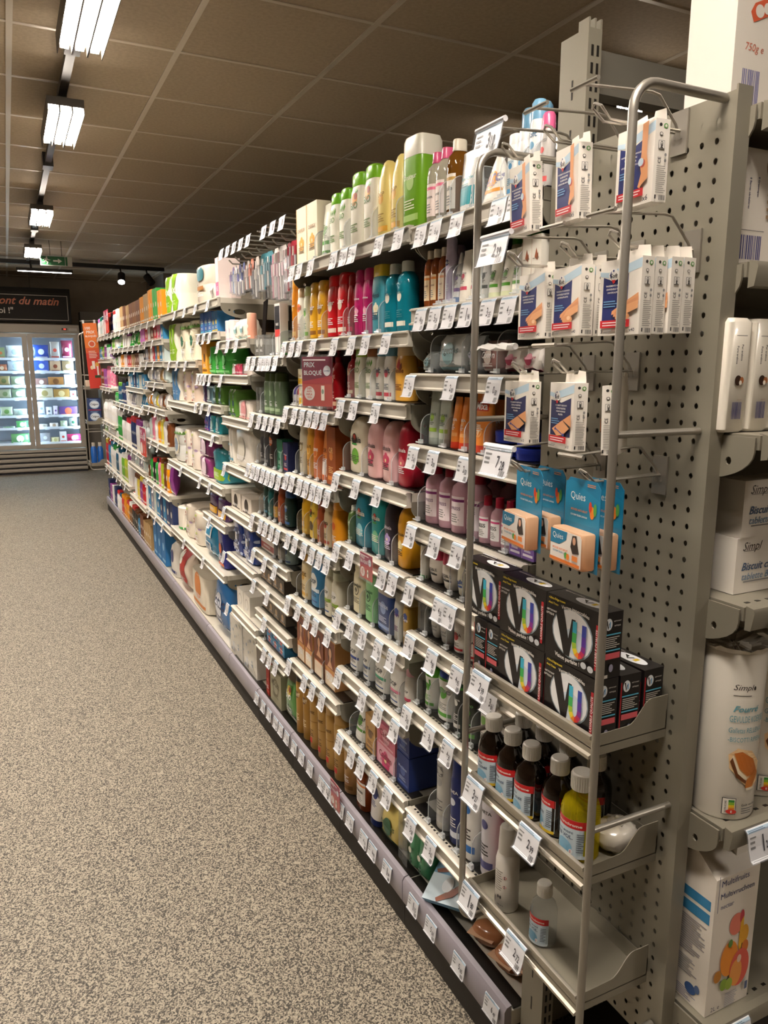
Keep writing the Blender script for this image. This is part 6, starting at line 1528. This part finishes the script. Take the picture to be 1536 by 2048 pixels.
for i, (y, c, cd_, h, w, lb) in enumerate(((2.56, '#c8c4cc', '#c42c44', .16, .07, 'red carded pack beside the cream hair mask boxes'), (2.62, '#b8a8b0', '#cc4058', .17, .06, 'crimson and clear brush pack, second from the near end'),
     (2.69, '#e8c8d0', '#e8e4e4', .19, .075, 'long clear pack of pink and white handles'), (2.76, '#d898a8', '#efe8e4', .18, .06, 'clear pack of rose handles'), (2.84, '#5c8c98', '#4c8c9c', .13, .06, 'short teal carded brush pack'),
     (2.91, '#d8d4cc', '#3c94a4', .14, .07, 'teal card holding a white oval brush'), (3.0, '#241c20', '#e8e0d8', .16, .05, 'black paddle hairbrush with white card'), (3.07, '#d86c4c', '#ec8c6c', .12, .05, 'coral comb pack on a pink card'),
     (3.13, '#9c5c50', '#e0d4cc', .12, .05, 'brown comb pack on pale card'), (3.19, '#34406c', '#5868a8', .13, .05, 'navy toothbrush pack, nearer one'), (3.25, '#2c3458', '#6c70b8', .13, .05, 'navy toothbrush pack, farther one'),
     (3.31, '#4c88c0', '#e8e8ec', .12, .05, 'white card with light blue toothbrush'), (3.355, '#a86cb0', '#8c7cc0', .11, .04, 'violet carded pack, last at the far end'))):
    hanging(y, .92, c, cd_, h, w, lb)
    if y < 3.2: hanging(y + .012, .97, c, cd_, h, w, lb.replace(' pack', ' pack behind') + ', second in depth')
e = empty('comb', (.93, 2.945, 1.76), .3, 'long black comb hanging below the brushes', 'comb'); MB().prism([(-.015, 0), (.012, -.01), (.03, -.15), (.012, -.155)], lambda u, v, t: (t, u, v), 0, .004, PL('#1a1818')).obj('comb_blade', e)
# ---------------------------------------------------------------- promotional cards
def promo(x, y, z, w, h, lab, rot=ISL, far=False, lean=0):
    e = empty('promo_card', (x, y, z), 0, lab, 'sign', 'red price cards clipped to the shelves', rot=(lean, 0, rot))
    b = MB().box((-w / 2, -.001, 0), (w / 2, .001, h), PR('#df4736')); F = flat_surf((0, -.001, 0), (w / 2, 0, 0), (0, 0, h), (0, -1, 0))
    A = [('r', -1, .45, 1, 1, '#b0305c'), ('p', [(-1, .45), (1, .45), (1, .62), (-1, .5)], '#c03a44'), ('t', 'PRIX', -.5, .84, .72, '#f6eef0'), ('t', 'BLOQUÉ', -.27, .68, 1.2, '#f6eef0'), ('e', .68, .72, .24, .26 * w / 2 / h, '#eeeaf0'), ('t', 'Carrefour', .68, .72, .4, '#3c4c8c'), ('e', -.5, .26, .36, .36 * w / 2 / h, '#f6eee8')]
    if far: A += [('r', .3, .12, .5, .4, '#e8c8c0')]
    else: A += [('t', 'DEFI', -.5, .36, .3, '#d84c3c'), ('t', 'ANTI-', -.5, .3, .36, '#d84c3c'), ('t', 'INFLA', -.5, .24, .4, '#d84c3c'), ('t', 'TION', -.5, .18, .3, '#d84c3c'), ('r', .3, .12, .52, .42, '#ece4d8'), ('e', .41, .3, .08, .05, '#8c9c8c'), ('l', -.9, .9, .9, .97, 1, '#f0d8dc')]
    b.art(A, F, nx=1, ny=1); b.obj('printed_card', e, smooth=False)
    if not far: MB().box((-w / 2 - .004, -.003, -.006), (w / 2 + .004, -.0012, h + .006), mat('clear', '#e0e4ea', haze=.06)).obj('clear_sleeve', e)
promo(.826, 2.13, 1.385, .115, .145, 'large red PRIX BLOQUÉ card in front of the dark red bottles', ISL + .5)
promo(.83, 1.795, .935, .075, .07, 'small red card frame around a price tag under the teal bottles')
promo(.838, 2.055, .1, .07, .09, 'red card on the base rail beside the amber oil bottle')
promo(.838, 7.35, 1.795, .34, .2, 'red card on the top shelf of the bleach bay', far=True)
promo(.838, 5.62, .87, .24, .2, 'red card below the pouches of the sponge bay', far=True)
# ---------------------------------------------------------------- far end: second rack, banner, panel
e = pegboard(8.42, 8.8, .4, 1.853, 'grey perforated panel at the far end of the gondola', 'pegboard_panel')
wire_rack(7.7, 'grey tubular rack at the far end of the gondola')
for zl, nm in ((1.30, 'upper'), (.94, 'middle'), (.5, 'lowest')): rack_tray(zl, 7.7, '%s tray of the far rack beside the freezer' % nm)
NB = '#1c3468'
def calgon(z, lab):
    e = empty('water_softener_box', (.80, 8.52, z), 0, lab, 'carton', 'navy boxes on the far rack'); w, h, d = .125, .125, .2
    MB().box((-w / 2, 0, 0), (w / 2, d, h), mat('paper', NB)).obj('carton_body', e); F = flat_surf((0, 0, 0), (w / 2, 0, 0), (0, 0, h), (0, -1, 0))
    MB().art([('e', 0, .5, .8, .36, '#9ab4d4'), ('e', 0, .5, .7, .28, '#dfe8f0'), ('t', 'Calgon', 0, .5, 1.25, {'s': .2}, '#14203c'), ('r', -1, .02, 1, .07, '#c02c3c'), ('l', -.7, .86, .7, .96, 2, '#8ca4cc')], F, nx=4).obj('printing', e, smooth=False)
calgon(.921, 'navy Calgon box on the far rack, lower one'.replace('Calgon', 'water softener')); calgon(1.047, 'navy water softener box on the far rack, upper one')
for i, x in enumerate((.765, .83)):
    e = empty('blue_bottle', (x, 8.56, .482), 0, '%s bright blue bottle with grey cap on the lowest far tray' % ('left', 'right')[i], 'bottle', 'blue bottles on the far rack')
    MB().loft([(0, .03, .03, 2.4), (.16, .03, .03, 2.4), (.19, .016, .016, 2)], PL('#1c5cae'), 16).obj('body', e); MB().loft([(.185, .018, .018, 2), (.225, .017, .017, 2)], PL('#c0b8ac'), 12).obj('cap', e)
for i, (x, c) in enumerate(((.76, '#d8c8b0'), (.83, '#c8a8a0'))):
    tag(MB().box((x - .03, 8.5, 1.281), (x + .03, 8.6, 1.36), mat('paper', c)).obj('small_carton'), '%s small pale carton on the upper far tray' % ('left', 'right')[i], 'carton')
e = empty('hanging_banner', (.80, 8.46, 1.94), 0, 'orange to red hanging banner reading 100 PRIX BLOQUÉS at the far rack', 'banner', rot=(0, -.05, 0)); w, h = .135, .66
b = MB().box((-w / 2, -.001, -h), (w / 2, .001, 0), PR('#d23a2c')); F = flat_surf((0, -.001, -h), (w / 2, 0, 0), (0, 0, h), (0, -1, 0))
b.art([('r', -1, .62, 1, 1, '#ec7c2c'), ('r', -1, .54, 1, .62, '#e05c2c'), ('t', '100', -.35, .92, .75, '#f6eee4'), ('t', 'PRIX', .0, .86, 1.2, '#f6eee4'), ('t', 'BLOQUÉS', .0, .8, 1.6, '#f6eee4'), ('e', .0, .68, .5, .5 * w / 2 / h, '#f2e4d4'), ('e', .0, .68, .38, .38 * w / 2 / h, '#e0603c'), ('l', -.6, .46, .7, .58, 5, '#f0c8b8'), ('r', -.3, .3, .1, .42, '#ece4dc'), ('e', .4, .36, .25, .04, '#e8b04c'), ('e', -.4, .32, .22, .03, '#ecd8b0'), ('r', -.1, .16, .8, .2, '#3a4a2c'), ('e', .2, .24, .35, .04, '#c8282c'), ('r', .3, .2, .55, .34, '#f0e0dc')], F, nx=1, ny=1); b.obj('printed_banner', e, smooth=False)
MB().tube([(-.09, 0, .02), (.16, 0, .02)], .004, rod_m, 6).obj('hanging_rod', e); MB().box((-.07, -.006, -.005), (-.05, .006, .028), PL('#efefec')).obj('clip', e); MB().box((.04, -.006, -.005), (.06, .006, .028), PL('#efefec')).obj('clip', e)
tag(MB().box((1.06, 12.5, 0), (1.9, 12.78, 2.31), mat('matte', '#8a8278')).obj('pale_partition'), 'pale grey partition standing against the back wall right of the freezer', 'partition')
# ---------------------------------------------------------------- upright freezer with glass doors
fy = 11.75; fr = mat('paint', '#aaa296', z=1); dark = mat('matte', '#3a3a40')
e = empty('display_freezer', (0, 0, 0), 0, 'wide steel upright freezer with lit glass doors and louvred base', 'freezer')
b = MB(); b.box((-1.9, fy + .04, .3), (.965, fy + .06, 0.34), fr)
b.box((-1.9, fy + .72, .3), (.965, fy + .75, 2.09), mat('paint', '#8c9098')); b.box((.93, fy + .06, .3), (.965, fy + .75, 2.09), fr); b.box((-1.9, fy + .06, .3), (-1.86, fy + .75, 2.09), fr); b.box((-1.9, fy + .06, 1.93), (.965, fy + .75, 2.09), fr); b.box((-1.9, fy + .06, .3), (.965, fy + .75, .4), fr)
b.obj('cabinet', e)
MB().prism([(fy, 1.955), (fy - .02, 1.96), (fy - .03, 2.07), (fy + .06, 2.09), (fy + .06, 1.955)], lambda u, v, t: (t, u, v), -1.9, .965, fr).obj('top_fascia', e)
b = MB().box((.74, fy - .0262, 2.0), (.81, fy - .024, 2.03), PR('#2a1c1c')); b.box((.765, fy - .027, 2.008), (.795, fy - .026, 2.022), mat('glow', '#c03020', s=1.5)); b.box((.83, fy - .0262, 1.99), (.94, fy - .024, 2.04), PR('#c8c4bc')); b.obj('control_panel', e)
b = MB()
for i, z in enumerate((.03, .1, .17, .24)): b.prism([(fy + .02, z), (fy - .015, z + .008), (fy - .02, z + .03), (fy - .005, z + .048), (fy + .02, z + .05)], lambda u, v, t: (t, u, v), -1.9, .955, fr)
b.box((-1.9, fy + .02, 0), (.955, fy + .06, .3), dark); b.prism([(fy + .03, .3), (fy - .02, .305), (fy - .02, .335), (fy + .03, .345)], lambda u, v, t: (t, u, v), -1.9, .955, fr); b.obj('louvred_base', e)
glass = mat('clear', '#c8ccd0', haze=.02)
for i, (x0, x1) in enumerate(((.29, .95), (-.375, .285), (-1.04, -.38), (-1.7, -1.045))):
    b = MB(); z0_, z1_ = .36, 1.945; t = .062
    b.box((x0, fy - .012, z0_), (x0 + t, fy + .02, z1_), fr); b.box((x1 - t, fy - .012, z0_), (x1, fy + .02, z1_), fr); b.box((x0 + t, fy - .012, z1_ - .05), (x1 - t, fy + .02, z1_), fr); b.box((x0 + t, fy - .012, z0_), (x1 - t, fy + .02, z0_ + .055), fr)
    o = b.obj('door', e); MB().box((x0 + t, fy, z0_ + .055), (x1 - t, fy + .004, z1_ - .05), glass).obj('pane', o)
FZ = [1.608, 1.428, 1.233, 1.057, .812, .641, .425]
for z in FZ:
    b = MB().box((-1.85, fy + .12, z - .012), (.925, fy + .7, z), mat('paint', '#cfd6da', z=2)); b.box((-1.85, fy + .112, z - .022), (.925, fy + .12, z + .012), mat('plastic', '#dfe6ea')); b.obj('wire_shelf', e)
lamp = mat('glow', '#ffffff', s=34, col=(.55, .78, 1.0))
for x in (.905, .24, -.42):
    MB().box((x - .012, fy + .05, .45), (x + .012, fy + .062, 1.88), lamp).obj('light_strip', e)
FR = [  # shelf z, then packs in the right door from left to right: colour, accent, width, height, kind
 (1.608, [('#2c50b0', '#e0e4ec', .2, .19, 'p'), ('#b8b4ac', '#c84c3c', .13, .24, 'p'), ('#7c2440', '#d8a8c0', .15, .26, 'p')]),
 (1.428, [('#3058b8', '#ccd4e4', .18, .155, 'b'), ('#c8a884', '#7c3c20', .14, .15, 'b'), ('#8c7450', '#e8e0d0', .15, .15, 'b')]),
 (1.233, [('#8c6860', '#e8dcd0', .15, .1, 'b'), ('#b47c3c', '#7c4c20', .2, .12, 'b'), ('#e4eaf0', '#a8b0c0', .14, .155, 'b')]),
 (1.057, [('#d8d0b0', '#a89860', .21, .14, 'b'), ('#a8803c', '#e0c890', .21, .125, 'b'), ('#d8dce0', '#b02c2c', .08, .1, 'b')]),
 (.812, [('#dfe4ec', '#8898b0', .09, .2, 'p'), ('#e0e4ec', '#505868', .08, .12, 'r'), ('#d8d0e0', '#6c4c8c', .07, .13, 'r'), ('#5c3c80', '#d86c4c', .24, .12, 'b')]),
 (.641, [('#dcd8d0', '#a0988c', .11, .05, 'r'), ('#dcd0c4', '#b09880', .12, .06, 'r'), ('#b4c8a0', '#d8e0d0', .1, .09, 'r'), ('#d8e0dc', '#2c6c4c', .11, .13, 'r')]),
 (.425, [('#8c8c90', '#d0d0d0', .13, .14, 'b'), ('#d8d0a0', '#b0a870', .12, .07, 'r'), ('#e4e4e0', '#c43c30', .09, .15, 'b'), ('#b8285c', '#e4a8bc', .19, .11, 'p')])]
FL = [(1.608, [('#8c9c6c', '#d0703c', .1, .15, 'b'), ('#cfd4d4', '#8c9c9c', .2, .18, 'p')]), (1.428, [('#b46c48', '#e0c8a8', .13, .1, 'p'), ('#c0ccd0', '#94a4a8', .2, .15, 'p')]),
      (1.233, [('#9c8c5c', '#5c6c3c', .16, .14, 'p'), ('#8c9c7c', '#dfe4d8', .18, .13, 'p')]), (1.057, [('#a8ac8c', '#6c8454', .16, .13, 'p'), ('#7c9474', '#dfe8e0', .18, .14, 'p')]),
      (.812, [('#a8b494', '#5c8c44', .16, .13, 'p'), ('#b4c0b4', '#7c8c7c', .18, .1, 'p')]), (.641, [('#8ca48c', '#5c9c5c', .16, .03, 'p'), ('#4c9c54', '#a8e0b0', .16, .1, 'p')]), (.425, [('#5c9c5c', '#e8eadc', .24, .14, 'p')])]
for door, X0, X1, rows in (('right', .36, .89, FR), ('left', -.12, .22, FL)):
    for ri, (z, L) in enumerate(rows):
        tot = sum(p[2] for p in L); gap = max((X1 - X0 - tot) / (len(L)), .004); x = X0 if door == 'right' else X1 - tot - gap * (len(L) - 1)
        for pi_, (c, a, w_, h_, k_) in enumerate(L):
            h_ = min(h_, .26); kind = {'p': 'pouch', 'b': 'box', 'r': 'round'}[k_]; key = 'frozen_%s_%s_%s' % (k_, c.strip('#'), a.strip('#'))
            if key not in DEF: D(key, kind, {'p': 'frozen_bag', 'b': 'frozen_food_box', 'r': 'frozen_tub'}[k_], '', 'frozen food', c, None, a, '', '#fff', .08)
            cname = ['first', 'second', 'third', 'fourth'][pi_]
            place(key, w_, h_, x + w_ / 2, fy + .18, z + .0005, rnd.uniform(-.04, .04), 'frozen %s, %s from the left on the %s shelf behind the %s glass door' % ({'p': 'bag', 'b': 'box', 'r': 'tub'}[k_], cname, ORD[ri], door), 'frozen food in the freezer', True)
            x += w_ + gap
        for q in range(3 if door == 'right' else 1):
            xx = X0 + .1 + q * .19 if door == 'right' else .1
            tag(MB().box((xx - .03, fy + .105, z - .03), (xx + .03, fy + .11, z + .005), PR('#dfe6ee')).obj('price_tag'), 'small white freezer price tag, %s on the %s shelf, %s door' % (['left', 'middle', 'right'][q], ORD[ri], door), 'price tag', 'price tags in the freezer')
# ---------------------------------------------------------------- sign board above the freezer
e = empty('sign_board', (0, fy - .03, 0), 0, 'black sign board with white outline and orange script above the freezer', 'sign')
bk = mat('matte', '#24201d'); MB().box((-2.2, .02, 2.1), (.88, .08, 2.56), bk).obj('black_backing', e); MB().box((-2.2, 0, 2.11), (.86, .02, 2.5), mat('matte', '#2b2723')).obj('board', e)
b = MB(); wp = PR('#b8b0a4')
b.box((-2.2, -.003, 2.455), (.842, 0, 2.463), wp); b.box((-2.2, -.003, 2.128), (.836, 0, 2.136), wp); b.box((.834, -.003, 2.128), (.842, 0, 2.463), wp); b.obj('outline', e)
F = flat_surf((0, -.001, 2.11), (1, 0, 0), (0, 0, .39), (0, -1, 0))
MB().art([('t', 'Nos pains sont du matin', .02, .66, 1.42, {'s': .35}, '#cc6a3a'), ('t', 'comme moi !"', -.16, .36, .62, '#d8d0c4')], F, nx=1, ny=1).obj('lettering', e, smooth=False)
for x in (.38, -.6): tag(MB().tube([(x, fy + .04, 2.56), (x, fy + .04, 2.8)], .003, bk, 6).obj('hanging_wire'), 'thin wire holding the sign board, %s one' % ('right' if x > 0 else 'left'), 'wire')
# ---------------------------------------------------------------- ceiling lights and tracks
tube_m = mat('glow', '#ffffff', s=TUBE_POWER, col=TUBE_COLOR)
def luminaire(x, y, z, L, lab):
    e = empty('ceiling_light', (x, y, z), 0, lab, 'lamp', 'three-tube lamps on the ceiling track')
    hw = .078
    b = MB().box((-hw, 0, 0), (hw, L, .035), mat('paint', '#4a443c')); 

    b.obj('housing', e)
    w = MB()
    for q in (-.0265, .0265): w.box((q - .003, 0, -.028), (q + .003, L, 0), mat('paint', '#3a352f'))
    for q in (-hw, hw - .003): w.box((q, 0, -.03), (q + .003, L, 0), mat('paint', '#3a352f'))
    lv = w.obj('louvre', e)
    for q in (-.052, 0, .052): MB().box((q - .014, .008, -.012), (q + .014, L - .008, -.003), tube_m).obj('tube', lv)
    MB().tube([(.02, L, .02), (.03, L + .02, .07), (.0, L + .06, .11)], .004, mat('plastic', '#2a2622'), 6).obj('cable', e)
    MB().box((-.02, L * .25, .035), (.02, L * .75, .1), mat('paint', '#3a352f')).obj('mount', e)
LX = .337
for y, nm in ((.15, 'added fill light above the camera, out of view'), (2.55, 'largest and nearest lamp at the top edge'), (3.93, 'second lamp from the top edge of the picture'), (6.47, 'third lamp, smaller, above the toilet rolls'), (8.53, 'farthest and smallest lamp, near the exit sign')):  # the lamp above the camera is added to brighten the near end
    luminaire(LX, y, 2.65, .68 if y < 3 else (.62 if y < 5 else .66), 'three-tube ceiling lamp, ' + nm)
for y in (-1.6, 2.8): luminaire(2.6, y, 2.65, .68, 'added unseen three-tube fill lamp over the next aisle, %s one' % ('rear' if y < 0 else 'front'))  # unseen lamps, added to lift the light on the end unit and shelves
for y, nm in ((1.3, 'nearest'), (3.6, 'third'), (6.0, 'fourth'), (8.4, 'farthest')): luminaire(-1.05, y, 2.65, .68, 'added unseen three-tube fill lamp on the left side of the aisle, %s one' % nm)  # added row out of view, gives the shelf fronts frontal light
tag(MB().box((LX - .018, -2, 2.735), (LX + .018, 10.3, 2.765), mat('paint', '#37322c')).obj('lighting_track'), 'dark ceiling track running down the aisle carrying the lamps', 'track')
for i, y in enumerate((3.4, 5.4, 7.9)):
    tag(MB().box((LX - .03, y, 2.72), (LX + .03, y + .12, 2.8), mat('paint', '#2c2824')).obj('track_adapter'), 'dark adapter box on the lamp track, %s' % ['nearest', 'middle', 'farthest'][i], 'adapter', 'adapters on the lamp track')
tag(MB().box((-2.5, 10.44, 2.72), (1.95, 10.5, 2.765), mat('paint', '#1e1b18')).obj('cross_track'), 'black track crossing the ceiling before the freezer', 'track')
e = empty('linear_lamp', (0, 10.1, 2.6), 0, 'thin glowing line lamp hanging under the black track', 'lamp'); MB().box((.2, 0, 0), (.81, .05, .035), bk).obj('housing', e)
MB().box((.215, -.001, -.004), (.795, .045, 0), mat('glow', '#fff', s=14, col=(1, .9, .8))).obj('light_strip', e); MB().tube([(.36, .03, .03), (.36, .2, .14), (.36, .33, .15)], .012, bk, 8).obj('arm', e)
def spot(x, lit, lab):
    e = empty('spotlight', (x, 10.36, 2.62), 0, lab, 'spotlight'); b = MB().loft([(-.1, .045, .045, 2), (.03, .045, .045, 2)], bk, 18); b.obj('housing', e, rot=(-.7, 0, -.2 if lit else .8))
    MB().tube([(0, 0, .02), (0, .1, .12)], .01, bk, 8).obj('stem', e)
    if lit: MB().loft([(-.104, .036, .036, 2), (-.101, .04, .04, 2)], mat('glow', '#fff', s=26, col=(1, .95, .88)), 18).obj('lens', e, rot=(-.7, 0, -.2))
spot(1.4, True, 'round black spotlight shining toward the camera'); spot(1.72, False, 'unlit black spotlight turned away, right of the bright one')
e = empty('exit_sign', (.568, 9.0, 2.545), 0, 'green emergency exit sign with running figure and arrow', 'sign'); w, h = .31, .1
MB().box((-w / 2, 0, 0), (w / 2, .02, h), PL('#c8ccc0')).obj('housing', e); F = flat_surf((0, 0, 0), (w / 2, 0, 0), (0, 0, h), (0, -1, 0)); WH = '#e4e8dc'
MB().art([('r', -.96, .06, .54, .94, '#1f6c3c'), ('r', .58, .06, .7, .94, '#1f6c3c'), ('p', [(-.2, .42), (.1, .42), (.1, .25), (.36, .5), (.1, .75), (.1, .58), (-.2, .58)], WH),
  ('e', -.6, .82, .05, .08, WH), ('p', [(-.72, .7), (-.56, .74), (-.48, .6), (-.38, .6), (-.38, .54), (-.52, .52), (-.56, .6), (-.6, .48), (-.5, .36), (-.56, .14), (-.62, .15), (-.58, .34), (-.7, .44), (-.74, .3), (-.88, .3), (-.88, .36), (-.78, .37), (-.7, .56), (-.68, .64), (-.76, .64), (-.8, .52), (-.85, .54)], WH)], F, nx=1, ny=1).obj('pictogram', e, smooth=False)
MB().box((-.06, .008, h), (-.055, .012, 2.8 - 2.545), bk).box((.055, .008, h), (.06, .012, 2.8 - 2.545), bk).obj('bracket', e)
